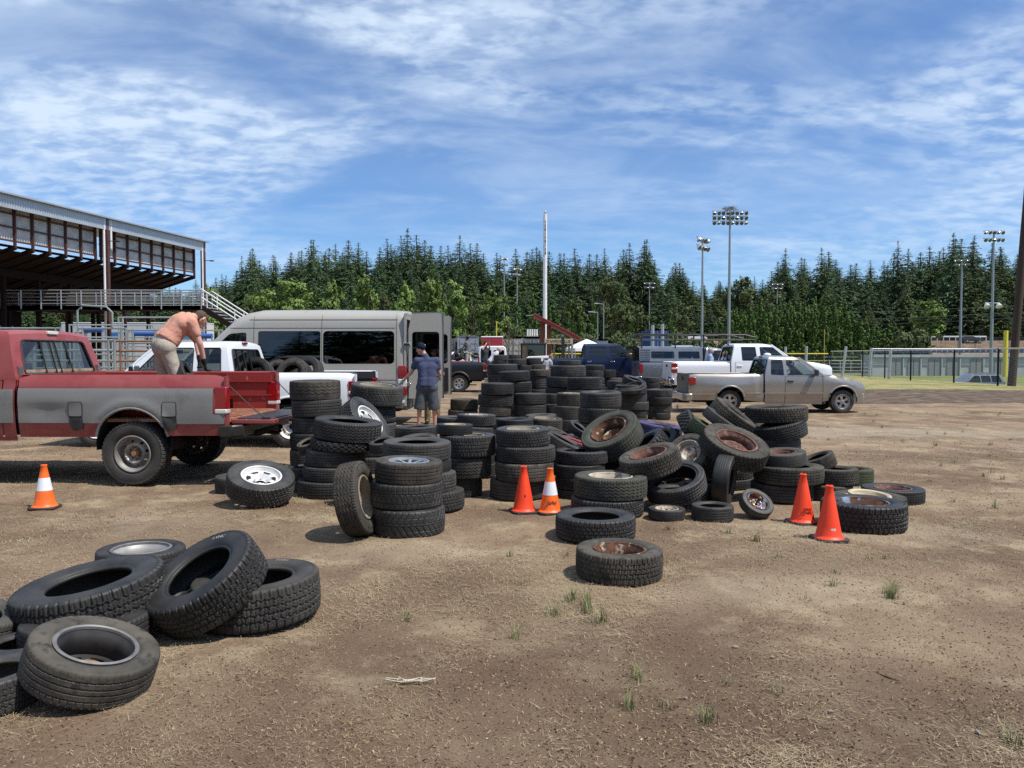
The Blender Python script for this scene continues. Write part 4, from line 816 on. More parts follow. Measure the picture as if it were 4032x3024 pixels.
def pickup(loc, rz, P, label, group=None, name='pickup_truck', cat='pickup truck'):
    g_ = P.get; root = empty(name, loc, rz, label, cat, group); paint_ = P['paint']; w = P['w']; wb = P['wb']; Rw = P['R']
    tail, bedf, cabr, cowl, nose = P['tail'], P['bedf'], P['cabr'], P['cowl'], P['nose']; zb, zbt, zr, belt, roof = P['zb'], g_('zbt', P['zb']), P['zrail'], P['belt'], P['roof']
    ar, az = P['arch'], g_('archz', Rw); h0, h1 = P['hood']; rr, rf = P['roofr'], P['rooff']; fx = g_('bulge', lambda x, z: 0.); tum = g_('tumble', .16); zm = zb + .55 * (belt - zb)
    def fy(x, z):
        y = w - .035 * ((z - zm) / (belt - zb) * 2) ** 2 + fx(x, z)
        if x > nose - .7: y -= .13 * ((x - nose + .7) / .7) ** 2.4
        if x < tail + .25: y -= .03 * ((tail + .25 - x) / .25) ** 2
        top = zr if x < bedf else (h0 + (h1 - h0) * (x - cowl) / (nose - cowl) if x > cowl else 9)
        if z > top - .09: y -= .05 * (1 - math.sqrt(max(0, 1 - min(1, (z - top + .09) / .09) ** 2)))
        if z > belt and x > bedf and x <= cowl + .3: y = fy(x, belt) - tum * ((z - belt) / (roof - belt)) ** 1.2 - (.05 * (1 - math.sqrt(max(0, 1 - min(1, max(0, z - roof + .10) / .10) ** 2))))
        return y
    gap = .006
    # chassis, liners
    b = MB(); b.box(((tail + nose) / 2, 0, zb + .08), (nose - tail - .5, w * 1.1, .20)); b.box(((cabr + cowl) / 2, 0, (zb + belt) / 2), (cowl - cabr - .04, 2 * w - .2, belt - zb - .06))
    b.cyl((0, -w + .3, Rw), (0, w - .3, Rw), .07); b.cyl((wb, -w + .3, Rw), (wb, w - .3, Rw), .06); b.ball((0, 0, Rw), .17)
    for x in (0, wb):
        for sg in (1, -1):
            A = arc(x, az, ar + .012, -8, 188, 16); b.add([(px, sg * y, pz) for y in (w - .02 - .33, w - .045) for px, pz in A], [(i, i + 1, 17 + i + 1, 17 + i) for i in range(16)]); b.add([(px, sg * (w - .36), pz) for px, pz in A], [tuple(range(17))])
    b.build('chassis', DARK, root)
    # bed
    b = MB(); y_in = w - .11; fl = g_('floor', .78)
    for sg in (1, -1):
        o = [(tail, zbt), (tail, zr - .03), (tail + .03, zr), (bedf, zr), (bedf, zb)] + arc(0, az, ar, 0 if az > zb else math.degrees(math.asin(min(1, (zb - az) / ar))), 180 if az > zbt else 180 - math.degrees(math.asin(min(1, (zbt - az) / ar))))
        skin(b, o, [], fy, sg)
        pr = dens([(tail, zr - .03), (tail + .03, zr), (bedf, zr)], .12); vs = [(x, sg * fy(x, z), z) for x, z in pr] + [(x, sg * (y_in + .02), z + .006) for x, z in pr] + [(x, sg * y_in, z - .015) for x, z in pr]; k = len(pr)
        b.add(vs, [(i, i + 1, k + i + 1, k + i) for i in range(k - 1)] + [(k + i, k + i + 1, 2 * k + i + 1, 2 * k + i) for i in range(k - 1)])
        za = max(fl + .02, az + ar + .02); b.box(((tail + bedf) / 2, sg * (y_in + .01), (za + zr) / 2 - .01), (bedf - tail - .02, .02, zr - za), m=1)
        for xa, xb in ((tail + .01, -ar - .06), (ar + .06, bedf - .01)): b.box(((xa + xb) / 2, sg * (y_in + .011), (fl + za) / 2), (xb - xa, .02, za - fl - .012), m=1)
        b.box(((tail + bedf) / 2 + .03, sg * (y_in - .005), za + .05), (bedf - tail - .10, .03, .02), m=1); b.box(((tail + bedf) / 2 + .03, sg * (y_in - .012), zr - .10), (bedf - tail - .10, .03, .10), m=1)
        if g_('tailgate') != 'none': b.box((tail + .012, sg * (y_in + .045), (zbt + zr) / 2), (.02, .11, zr - zbt - .03), m=0)
        b.box((-.0, sg * (y_in - .10), az + ar + .055), (.85, .22, .07), m=1, taper=.9); b.box((0, sg * (y_in - .205), (fl + az + ar) / 2 + .02), (.85, .02, az + ar - fl + .06), m=1)
    b.box(((tail + bedf) / 2, 0, fl - .02), (bedf - tail - .02, 2 * y_in, .04), m=2); b.box((bedf - .02, 0, (fl + zr) / 2), (.03, 2 * y_in, zr - fl), m=1)
    for i in range(9): b.box(((tail + bedf) / 2, (i - 4) * y_in / 4.6, fl + .006), (bedf - tail - .06, .06, .012), m=2)
    b.build('bed', [paint_, g_('bedin', paint_), g_('bedfloor', BPLA)], root)
    # arch lips
    for x in (0, wb):
        for sg in (1, -1):
            b = MB(); A = arc(x, az, ar + .006, 14, 166, 18); b.tube([(px, sg * (fy(px, pz) + .002), pz) for px, pz in A], g_('lip', .022), 6); b.build('arch_lip', g_('lipmat', paint_), root)
    if g_('tailgate', 'closed') == 'closed':
        b = MB(); b.box((tail + .02, 0, (zbt + .02 + zr) / 2), (.05, 2 * (w - .10), zr - zbt - .02)); b.box((tail - .008, 0, zbt + .32), (.012, 2 * (w - .22), .30)); t = b.build('tailgate', g_('gatemat', paint_), root, bevel=.02)
        b = MB(); b.box((tail - .018, 0, zr - .14), (.02, .22, .09)); b.build('handle', BPLA, t, bevel=.006)
        if 'writing' in P: text(t, P['writing'], .13, Matrix.Translation((tail - .016, -w + .42, zbt + .22)) @ Matrix.Rotation(R(-90), 4, 'Z') @ Matrix.Rotation(R(90), 4, 'X'), BPLA, .004)
    elif g_('tailgate') == 'open':
        b = MB(); gl = zr - fl - .02; b.box((tail - .02 - gl / 2, 0, fl - .035), (gl, 2 * (w - .12), .05), m=0); b.box((tail - .02 - gl / 2, 0, fl - .005), (gl - .08, 2 * (w - .2), .014), m=1); t = b.build('tailgate', [g_('gatemat', paint_), g_('gatein', BPLA)], root, bevel=.012)
        for sg in (1, -1):
            b = MB(); b.tube([(tail + .02, sg * (y_in - .01), zr - .12), (tail - gl * .45, sg * (y_in - .03), fl + .17), (tail - gl + .10, sg * (y_in - .05), fl + .01)], .007, 6); b.box((tail - gl + .09, sg * (y_in - .05), fl + .005), (.10, .04, .025)); b.build('strap', BPLA, t)
    # cab sides: rear corner, doors, fender
    ds = P['doors']; cab_b = MB()
    for sg in (1, -1):
        fo = [(cowl + gap - .06, zb), (cowl + gap - .06, belt), (cowl, h0 + .0), ] + [(cowl + (nose - cowl) * t, h0 + (h1 - h0) * t ** g_('hoodp', 1.6)) for t in (.2, .4, .6, .8, .93)] + [(nose - .02, h1 - .06), (nose, g_('zbump', .62)), (nose - .02, g_('zbf', .55)), ] + [p for p in arc(wb, az, ar, max(0, math.degrees(math.asin(max(-1, min(1, (g_('zbf', .55) - az) / ar))))), 180 - math.degrees(math.asin(max(0, min(1, (zb - az) / ar)))))]
        skin(cab_b, fo, [], fy, sg)
        if ds[0] - cabr > .05: skin(cab_b, [(cabr, zb), (cabr, belt), (ds[0] - gap, belt), (ds[0] - gap, zb)], [], fy, sg)
        skin(cab_b, [(cabr, zb - .0), (cowl - .06, zb), (cowl - .06, zb - .05), (cabr, zb - .05)], [], lambda x, z: fy(x, zb) - .01, sg)
    # greenhouse frames with window openings
    gh = [(cabr, belt), (rr, roof - .05), (rr + .05, roof - .005), (rr + .3, roof), (rf - .25, roof), (rf, roof - .035), (cowl - .02, belt)]; wins = P['windows']
    for sg in (1, -1): skin(cab_b, gh, [rpoly(q, .035) for q in wins], fy, sg, step=.06)
    loft(cab_b, dens([(rr, roof - .05), (rr + .05, roof - .005), (rr + .3, roof), (rf - .25, roof), (rf, roof - .035)], .15), fy, 12, .035)
    # rear wall of the cab with its window
    rw = g_('rearwin', (.68, .12, .10)); Qo = [(-1, 0), (1, 0), (1, 1), (-1, 1)]
    def back(u, v, off=0.):
        z = belt + (roof - .05 - belt) * v; x = cabr + (rr - cabr) * v - off; return (x, u * fy(min(cabr, rr) + .2 if v > .0 else cabr, z), z + .035 * v * (1 - u * u))
    hole = rpoly([(-rw[0], rw[1]), (rw[0], rw[1]), (rw[0] - .03, 1 - rw[2]), (-rw[0] + .03, 1 - rw[2])], .09)
    Q, T = cdt(Qo, [hole], .09); cab_b.add([back(u, v) for u, v in Q], [tuple(map(int, t)) for t in T])
    cab_b.box((cabr + .01, 0, (zr * .6 + belt) / 2), (.02, 2 * w - .1, belt - zr * .6))
    # hood, cowl, nose
    loft(cab_b, dens([(cowl - .06, belt + .005), (cowl, h0)] + [(cowl + (nose - cowl) * t, h0 + (h1 - h0) * t ** g_('hoodp', 1.6)) for t in (.2, .4, .6, .8, .93)] + [(nose - .02, h1 - .06)], .12), lambda x, z: fy(x, z), 12, .03)
    loft(cab_b, dens([(nose - .02, h1 - .06), (nose, g_('zbump', .62))], .1), fy, 8, 0.)
    body = cab_b.build('body', [paint_], root, smooth=50)
    # doors
    for i in range(len(ds) - 1):
        for sg in (1, -1):
            b = MB(); x0, x1 = ds[i] + gap, ds[i + 1] - gap; skin(b, rpoly([(x0, zb + .0), (x0, belt - .004), (x1, belt - .004), (x1, zb)], .03), [], fy, sg)
            d_ = b.build('door', [paint_], root, smooth=50)
            if g_('handle', True) and x1 - x0 > .6 or g_('rearhandle') and i == 0:
                hx = x0 + .14 if g_('handleside', -1) < 0 else x1 - .14; hz = belt - g_('handlez', .12); b = MB(); b.box((hx, sg * (fy(hx, hz) + .008), hz), (.17, .03, .045)); b.build('handle', g_('handlemat', BPLA), d_, bevel=.008)
    # window panes
    for sg in (1, -1):
        for i, q in enumerate(wins):
            b = MB(); skin(b, rpoly(q, .035), [], fy, sg, .12, .012); b.build('window', g_('sideglass', [GL] * 9)[i], root)
            if g_('gasket'): b = MB(); qq = rpoly(q, .035); b.tube([(x, sg * (fy(x, z) + .0), z) for x, z in qq + qq[:1]], .011, 5); b.build('window_seal', BPLA, root)
    b = MB(); Q, T = cdt(hole, [], .12); b.add([back(u, v, -.012) for u, v in Q], [tuple(map(int, t)) for t in T]); rwin = b.build('rear_window', g_('rearglass', GL), root)
    b = MB(); b.tube([back(u, v, .004) for u, v in hole + hole[:1]], .014, 6)
    for u in g_('slider', ()): b.bar(back(u, rw[1], .0), back(u, 1 - rw[2], .0), .014, .016)
    b.build('seal', BPLA, rwin)
    b = MB(); A = [(cowl - .04, belt + .01), (rf - .0, roof - .045)]; loft(b, dens(A, .12), lambda x, z: fy(x, z) - .05, 10, .03); b.build('windshield', g_('frontglass', GL), root)
    for sg in (1, -1):
        b = MB(); b.tube([(cowl - .02, sg * (fy(cowl - .03, belt) - .025), belt + .01), ((cowl + rf) / 2, sg * (fy((cowl + rf) / 2, (belt + roof) / 2) - .025), (belt + roof) / 2 - .01), (rf, sg * (fy(rf, roof - .04) - .02), roof - .035)], .035, 8); b.build('pillar', paint_, root)
    if g_('light3', True): b = MB(); b.box((rr - .01, 0, roof - .005), (.04, .22, .045)); b.build('brake_light', g_('light3mat', REDL), root, bevel=.008)
    # inside
    b = MB(); b.box(((cabr + cowl) / 2, 0, zb + .35), (cowl - cabr - .1, 2 * w - .25, .3))
    for sx in ([cabr + .35, cabr + 1.25] if cowl - cabr > 2.1 else [cabr + .38]):
        for sy in (-.40, .40):
            b.box((sx, sy, belt - .24), (.14, .50, .56), (0, R(-14), 0))
            if not g_('bench'): b.box((sx - .05, sy, belt + .13), (.09, .24, .16), (0, R(-10), 0))
            b.box((sx + .28, sy, belt - .42), (.5, .5, .14))
    b.box((cowl - .28, 0, belt - .10), (.42, 2 * w - .3, .22)); st = [(cowl - .62 + .06 * math.sin(t) , .40 + .19 * math.cos(t), belt + .0 + .18 * math.sin(t)) for t in [i * math.pi / 8 for i in range(17)]]; b.tube(st, .014, 6)
    b.box((rf + .02, 0, roof - .16), (.03, .24, .07)); b.build('interior', SEAT, root, bevel=.02)
    # lamps, bumpers, mirrors, grille
    tl = P['tlamp']
    for sg in (1, -1):
        b = MB(); b.box((tail + tl[2] / 2 - .008, sg * (w - .06), (tl[0] + tl[1]) / 2), (tl[2], .13, tl[1] - tl[0]))
        if len(tl) > 3: b.box((tail + tl[2] / 2 - .010, sg * (w - .058), tl[0] + (tl[1] - tl[0]) * tl[3]), (tl[2] + .002, .135, (tl[1] - tl[0]) * .2), m=1)
        o = b.build('taillight', [REDL, CLRL], root, bevel=.015)
        b = MB(); hz = g_('zlamp', h1 - .20); b.box((nose - .12, sg * (w - .29), hz), (.22, .30, .17)); b.build('headlight', [CLRL], root, bevel=.03)
        b = MB(); b.box((nose - .18, sg * (w - .165), hz - .01), (.18, .12, .12)); b.build('turn_lamp', [AMBL], root, bevel=.02)
        mx = cowl - .30; b = MB(); b.box((mx, sg * (fy(mx, belt) + .13), belt + .11), (.11, .20, .17)); b.bar((mx, sg * (fy(mx, belt) - .02), belt + .02), (mx, sg * (fy(mx, belt) + .09), belt + .07), .06, .04); o = b.build('mirror', g_('mirrormat', BPLA), root, bevel=.025)
        b = MB(); b.box((mx - .057, sg * (fy(mx, belt) + .13), belt + .11), (.006, .165, .135)); b.build('mirror_glass', MIRR, o)
    b = MB(); b.box((nose - .02, 0, h1 - .22), (.06, 2 * (w - .42), .22))
    for i in range(4): b.box((nose + .015, 0, h1 - .30 + .05 * i), (.02, 2 * (w - .44), .02))
    b.build('grille', g_('grille', BPLA), root, bevel=.006)
    zB = g_('zbump', .62); bt = g_('bump', CHRM); bs = g_('bumps', .16)
    b = MB(); x0 = tail - .17; b.prism([(x0, -w + .10), (x0, w - .10), (x0 + .10, w - .0), (tail + .10, w), (tail + .10, w - .04), (x0 + .13, w - .06), (x0 + .13, -w + .06), (tail + .10, -w + .04), (tail + .10, -w), (x0 + .10, -w)], g_('zrb', zb), g_('zrb', zb) + bs, 'xy'); b.build('rear_bumper', g_('rbump', bt), root, bevel=.02)
    b = MB(); b.prism([(nose - .35, w - .06), (nose - .05, w - .10), (nose + .10, w - .35), (nose + .14, 0), (nose + .10, -w + .35), (nose - .05, -w + .10), (nose - .35, -w + .06), (nose - .35, -w + .14), (nose, -w + .4), (nose, w - .4), (nose - .35, w - .14)], g_('zfb', zb + .04), zB - .01, 'xy'); b.build('front_bumper', bt, root, bevel=.02)
    b = MB(); b.tube([(tail - .05, 0, zb - .02), (tail - .30, 0, zb - .04), (tail - .34, 0, zb)], .026, 8); b.ball((tail - .34, 0, zb + .045), .03); b.box((tail - .05, 0, zb - .0), (.3, .9, .07)); b.build('tow_hitch', DARK, root)
    for m_, x0, x1, z, h, pr in g_('trims', ()):
        for sg in (1, -1):
            b = MB(); n_ = max(2, int((x1 - x0) / .1)); vs = []
            for i in range(n_ + 1):
                x = x0 + (x1 - x0) * i / n_; y = fy(x, z); vs += [(x, sg * (y - .01), z - h / 2), (x, sg * (y + pr), z - h / 2 + .008), (x, sg * (y + pr), z + h / 2 - .008), (x, sg * (y - .01), z + h / 2)]
            b.add(vs, [(4 * i + k, 4 * i + 4 + k, 4 * i + 5 + k, 4 * i + 1 + k) for i in range(n_) for k in range(3)]); b.build('side_trim', m_, root)
    for x in (0, wb):
        for sg in (1, -1): wheel(root, x, sg * (w - g_('tw', .24) / 2 - g_('inset', .04)), Rw, g_('tw', .24), P['rim'], g_('tread', 'rib'), g_('hole', .6), sg, g_('tm', 'k'))
    return root, fy
# ---------------------------------------------------------------- the trucks
def facing_left(c, x, y, Y): p = at(c, x, y, Y); return p.x
# red and grey work truck: rear axle under (1055, 1455) of the second crop, near side at Y = 9.6
REDP = paint('faded_red', (.255, .044, .042), .48, c2=(.32, .082, .074), coat=.3, c3=(.24, .034, .034), v3=(.5, .62), v3s=3., v=.8); GRYP = paint('flat_grey', (.205, .205, .20), .45, c2=(.245, .245, .24), coat=.2, c3=(.11, .11, .105), v3=(.62, .8), v3s=2.2, v=.6); REDI = mat('red_bed', (.28, .022, .02), .6, c2=(.20, .03, .025), vs=4, c3=(.42, .30, .26), v3s=9, v3=(.62, .72)); BEDR = mat('rusty_bed_floor', (.36, .17, .10), .85, c2=(.27, .10, .06), vs=5, v=.9, c3=(.42, .30, .20), v3s=12)
SOOT = mat('soot', (.02, .02, .02), .8, c2=(.05, .05, .05), vs=12, v=1)
def dent(x, z):
    s_ = .013 * max(0, min(1, (1.215 - z) / .03)) if z > .7 else .013
    return s_ - .022 * math.exp(-((x - 1.05) / .28) ** 2 - ((z - .92) / .10) ** 2) + .010 * math.exp(-((x - .95) / .5) ** 2 - ((z - 1.04) / .04) ** 2) - .015 * math.exp(-((x - 1.75) / .2) ** 2 - ((z - .95) / .2) ** 2) + .018 * math.exp(-((math.hypot(x, z - .5) - .52) / .05) ** 2)
F = dict(paint=REDP, bench=1, bulge=dent, trims=[(GRYP, -1.14, 1.39, 1.215, .016, .006)], w=1.0, wb=3.55, R=.395, tail=-1.17, bedf=1.40, cabr=1.44, cowl=3.02, nose=4.25, zb=.60, zbt=.62, zrail=1.365, belt=1.30, roof=1.91, arch=.455, archz=.50, hood=(1.33, 1.20), roofr=1.60, rooff=2.42, doors=(1.60, 2.86), tumble=.13,
         windows=[[(1.72, 1.34), (1.76, 1.80), (2.36, 1.80), (2.80, 1.34)]], floor=.82, tailgate='open', gatein=BPLA, bedin=REDI, bedfloor=BEDR, gatemat=REDP, tlamp=(.90, 1.22, .15, .06), rearwin=(.80, .10, .14), slider=(-.26, .0, .12, .34), light3mat=CLRL,
         rim='steelhub', hole=.56, tread='block', tm='g', tw=.27, inset=.0, bump=BPLA, rbump=mat('brown_bumper', (.05, .045, .04), .35, .4), zrb=.60, bumps=.15, lip=.018, lipmat=GRYP, zbump=.72, zbf=.62, zfb=.5)
p = gp(2, 1055, 1458); RT, RF = pickup((p.x, p.y + .88, 0), R(180 - 1.5), F, 'faded red pickup with a grey band along its dented side and tailgate down')
b = MB(); A = arc(0, .50, .455 + .012, 0, 180)
for sg in (1, -1):
    b = MB(); skin(b, [(-1.15, .765), (-1.15, .885), (-1.015, .885), (-1.015, 1.20), (1.395, 1.20), (1.395, .775), (.55, .775)] + arc(0, .50, .467, 36, 144) + [(-.55, .765)], [], RF, sg, .045, -.009); q = b.build('grey_band', GRYP, RT, smooth=50)
    b = MB(); skin(b, [(1.455, .775), (1.455, 1.19), (2.94, 1.19), (2.94, .775)], [], RF, sg, .05, -.009); b.build('grey_band', GRYP, RT, smooth=50)
    for x in (-.48, .68):
        b = MB(); skin(b, rrect(x - .082, x + .082, .86, 1.03, .025), [], RF, sg, .03, -.016); o = b.build('fuel_door', GRYP, RT)
        b = MB(); qq = rrect(x - .086, x + .086, .856, 1.034, .028); b.tube([(u, sg * (RF(u, v) + .012), v) for u, v in qq + qq[:1]], .0045, 5); b.build('seal', DARK, o)
        b = MB(); skin(b, [(x - .075, .69), (x - .088, .75), (x - .086, .858), (x + .086, .858), (x + .080, .78), (x + .06, .70), (x + .01, .675), (x - .03, .70)], [], RF, sg, .03, -.0125); b.build('soot_stain', SOOT, RT)
    b = MB(); b.box((1.47, sg * .86, 1.40), (.05, .07, .13)); b.build('rack_post', mat('galvanised', (.25, .26, .27), .45, .7), RT)
b = MB(); b.bar((1.49, -.84, 1.395), (1.49, .84, 1.395), .03, .05); b.build('rusty_rail', mat('rail_rust', (.42, .33, .22), .8, c2=(.24, .13, .08), vs=8, v=1), RT)
b = MB(); b.box((-1.08, .872, 1.12), (.10, .008, .16)); b.build('latch_plate', CHRM, RT)
# white work truck beyond it
WHT = paint('white_paint', (.80, .82, .85), .3, c2=(.74, .76, .79)); BLN = mat('bed_liner', (.03, .03, .032), .7)
p = at(2, 2170, 1100, 14.0)
F2 = dict(F); F2.pop('bulge'); F2.pop('trims'); F2.update(paint=WHT, zbt=.55, zb=.50, R=.36, archz=.46, arch=.42, tail=-1.15, bedf=.98, cabr=1.02, doors=(1.60, 2.75), cowl=2.95, nose=4.15, wb=3.4, zrail=1.30, belt=1.24, roof=1.83, hood=(1.27, 1.16), roofr=1.14, rooff=2.33, windows=[[(1.20, 1.29), (1.23, 1.73), (1.60, 1.73), (1.60, 1.29)], [(1.70, 1.29), (1.70, 1.73), (2.28, 1.73), (2.70, 1.29)]],
          gatemat=WHT, bedin=BLN, bedfloor=BLN, light3mat=REDL, lipmat=WHT, lip=.02, tlamp=(.88, 1.16, .14, .3), rim='white8', tm='k', tread='rib', rearwin=(.80, .10, .16), slider=(-.5, -.16, .16, .5), rbump=CHRM, bump=CHRM, zrb=.48, rearglass=GLM, gasket=1, floor=.74, mirrormat=CHRM)
px = at(3, 1222, 700, 13.3).x
WT, WF = pickup((px - 1.15, 14.25, 0), R(180 - 1), F2, 'white pickup loaded with tyres, tailgate down, behind the red one')
# silver pickup on the right
SLV = paint('silver_beige', (.36, .335, .30), .28, .55, c2=(.31, .285, .255), c3=(.30, .25, .20), v3=(.66, .8), v3s=2)
PW = lambda x, z: .055 * math.exp(-(x / .60) ** 2 - ((z - .72) / .28) ** 2) - .03 * (1 if .78 < x < .95 and z > .5 else 0)
S1 = dict(paint=SLV, w=.86, wb=3.12, R=.325, tail=-1.14, bedf=.93, cabr=.965, cowl=2.62, nose=3.78, zb=.30, zbt=.36, zrail=1.09, belt=1.02, roof=1.57, arch=.395, archz=.36, hood=(1.05, .80), hoodp=2.0, roofr=1.10, rooff=1.93, doors=(1.52, 2.56), bulge=PW, tumble=.15,
          windows=[[(1.13, 1.07), (1.16, 1.48), (1.48, 1.48), (1.50, 1.05)], [(1.58, 1.05), (1.57, 1.48), (1.93, 1.48), (2.36, 1.05)]], sideglass=[GLT, GL], rearglass=GLT, rearwin=(.86, .06, .10), floor=.62, tlamp=(.80, 1.0, .20), rim='star5', tread='rib', hole=.62, tw=.22, inset=.03, bump=SLV, zrb=.34, bumps=.20,
          zbump=.56, zbf=.40, zfb=.27, zlamp=.70, lip=.026, trims=[(SLV, .42, 2.56, .55, .05, .012), (SLV, -1.10, -.42, .52, .05, .012)], gatemat=mat('gate_shade', (.10, .097, .09), .5), slider=(), bedin=BLN, bedfloor=BLN, handlez=.13)  # tailgate colour darkened below the body paint: shade on the rear face
p0 = gp(5, 828, 830, 0)
SV, SF = pickup((at(5, 828, 700, 21.4).x, 22.2, 0), R(-1), S1, 'silver-beige extended cab pickup parked nearest on the right')
b = MB(); b.ball((1.36, .25, 1.62), (.11, .11, .06)); b.build('roof_beacon', WHT, SV)
# big white pickup behind it
TU = dict(paint=WHT, w=1.0, wb=3.70, R=.40, tail=-1.20, bedf=.80, cabr=.84, cowl=3.05, nose=4.35, zb=.48, zbt=.58, zrail=1.38, belt=1.36, roof=2.0, arch=.49, archz=.45, hood=(1.40, 1.22), hoodp=2.2, roofr=.98, rooff=2.25, doors=(.98, 1.75, 2.95), tumble=.17,
          windows=[[(1.22, 1.42), (1.20, 1.90), (1.70, 1.90), (1.74, 1.42)], [(1.86, 1.42), (1.84, 1.90), (2.30, 1.89), (2.84, 1.42)]], sideglass=[GLT, GLM], rearglass=GLT, rearwin=(.84, .10, .10), slider=(-.25, .25), floor=.85, tlamp=(1.0, 1.34, .20, .45), rim='star5', tread='rib', tw=.27, bump=CHRM, zrb=.60, bumps=.20,
          writing='TUNDRA', zbump=.75, zbf=.60, zfb=.45, light3mat=REDL, bedin=BLN, bedfloor=BLN, handlemat=WHT, mirrormat=BPLA)
TV, _ = pickup((at(5, 330, 600, 26.6).x + 1.2, 27.6, 0), R(-1.5), TU, 'big white crew pickup behind the silver one')
# blue crew cab
NVY = paint('navy_paint', (.005, .012, .045), .25, 0., c2=(.007, .014, .045), coat=.35)
FB = dict(TU); FB.update(paint=NVY, wb=3.45, tail=-1.15, bedf=.50, cabr=.54, cowl=2.66, nose=4.2, doors=(.60, 1.58, 2.60), roofr=.62, rooff=2.02, roof=1.99, windows=[[(.74, 1.42), (.76, 1.88), (1.50, 1.89), (1.52, 1.42)], [(1.64, 1.42), (1.63, 1.89), (2.04, 1.88), (2.52, 1.42)]], sideglass=[GLT, GLM], writing='', handlemat=CHRM, rearhandle=1, rim='six', tlamp=(.95, 1.30, .22, .5), light3mat=REDL, bump=CHRM)
FB.pop('writing')
BV, _ = pickup((at(4, 872, 500, 32.6).x + 1.15, 33.6, .10), R(0), FB, 'dark blue crew cab pickup facing right beyond the tyre pile')
# black pickup by the van doors, facing left
BKP = paint('black_paint', (.003, .004, .007), .4, 0., coat=.2)
TB = dict(F2); TB.update(paint=BKP, tail=-1.2, bedf=.7, cabr=.74, doors=(.9, 1.75, 2.85), cowl=2.95, nose=4.0, wb=3.5, R=.385, arch=.46, archz=.42, rim='six', hole=.58, zb=.48, lip=.045, lipmat=BPLA, gatemat=BKP, sideglass=[GLT, GLT], rearglass=GLT, bump=BPLA, rbump=CHRM, windows=[[(1.05, 1.29), (1.08, 1.73), (1.70, 1.74), (1.72, 1.29)], [(1.82, 1.29), (1.82, 1.74), (2.25, 1.73), (2.72, 1.29)]], slider=(), tlamp=(.88, 1.20, .16, .2), gasket=0)
TC, _ = pickup((at(4, 130, 660, 33.6).x, 34.4, 0), R(180), TB, 'black pickup with silver wheels partly hidden behind the open van doors')
# grey pickup with canopy and lumber rack
GYP = paint('pewter', (.19, .21, .235), .3, .4)
CN = dict(TU); CN.update(paint=GYP, tail=-1.2, bedf=1.25, cabr=1.29, doors=(1.4, 2.5), cowl=2.6, nose=3.8, wb=3.6, roofr=1.4, rooff=2.0, roof=1.90, windows=[[(1.5, 1.42), (1.5, 1.80), (1.98, 1.80), (2.42, 1.42)]], sideglass=[GLM], bedf_=0, tlamp=(.95, 1.28, .14)); CN.pop('writing')
CT, _ = pickup((at(4, 1700, 560, 29.6).x + 1.2, 30.6, 0), R(0), CN, 'grey pickup with a ribbed camper canopy and black rack')
CAN = mat('canopy_alu', (.30, .31, .32), .35, .7, c2=(.20, .21, .22)); b = MB(); z0, z1 = 1.385, 1.88
for sg in (1, -1):
    pr = [(-1.2, z0), (-1.2, z1), (1.24, z1), (1.24, z0)]; hl = [rrect(-.75, .15, z0 + .10, z1 - .12, .04), rrect(.30, 1.12, z0 + .10, z1 - .12, .04)]; skin(b, pr, hl, lambda x, z: .97 - .10 * (z - z0) / .5, sg, .12)
    for i in range(5): b.box((-.97, sg * (.975 - .02 * i), z0 + .07 + .09 * i), (.38, .02, .04))
loft(b, [(-1.2, z1), (-.9, z1 + .0), (1.0, z1), (1.24, z1 - .0)], lambda x, z: .87, 10, .09); cn = b.build('canopy', CAN, CT)
b = MB()
for sg in (1, -1):
    for x0, x1 in ((-.75, .15), (.30, 1.12)): skin(b, rrect(x0, x1, z0 + .10, z1 - .12, .04), [], lambda x, z: .96 - .10 * (z - z0) / .5, sg, .2)
b.build('canopy_window', GLM, CT)
b = MB(); b.box((-1.36, 0, z1 + .02), (.40, 1.5, .03), (0, R(20), 0)); b.build('canopy_hatch', BPLA, CT)
b = MB()
for sg in (1, -1):
    b.tube([(-1.5, sg * .80, 2.30), (-1.3, sg * .80, 2.42), (2.9, sg * .80, 2.40), (3.3, sg * .80, 2.30)], .03, 6); b.tube([(-1.4, sg * .80, 2.22), (3.3, sg * .80, 2.22)], .025, 6)
    for x in (-1.1, .2, 1.3): b.tube([(x, sg * .86, 1.5), (x, sg * .80, 2.4)], .03, 6)
for x in (-1.2, -.1, 1.1, 2.3, 3.1): b.tube([(x, -.80, 2.40), (x, .80, 2.40)], .025, 6)
b.build('lumber_rack', BPLA, CT)
# white pickup roof showing beyond
W3 = dict(TU); W3.pop('writing'); pickup((at(4, 2060, 380, 40).x - 1.3, 41, .1), R(0), W3, 'white pickup far behind the grey canopy truck, only its cab showing')
# far left white pickup and red flat bed
W4 = dict(F2); W4.update(sideglass=[GLM, GLM], tailgate='closed'); pickup((at(4, 330, 430, 52).x, 53, 0), R(197), W4, 'small white pickup parked in front of a shipping container')
R5 = dict(F2); R5.update(paint=paint('maroon', (.22, .03, .035), .4, c2=(.16, .03, .03)), sideglass=[GLM, GLM], bedin=REDI, lipmat=BPLA); TR5, _ = pickup((at(4, 235, 470, 41).x - 1.15, 42, .0), R(180), R5, 'maroon pickup loaded with tyres beyond the black one')
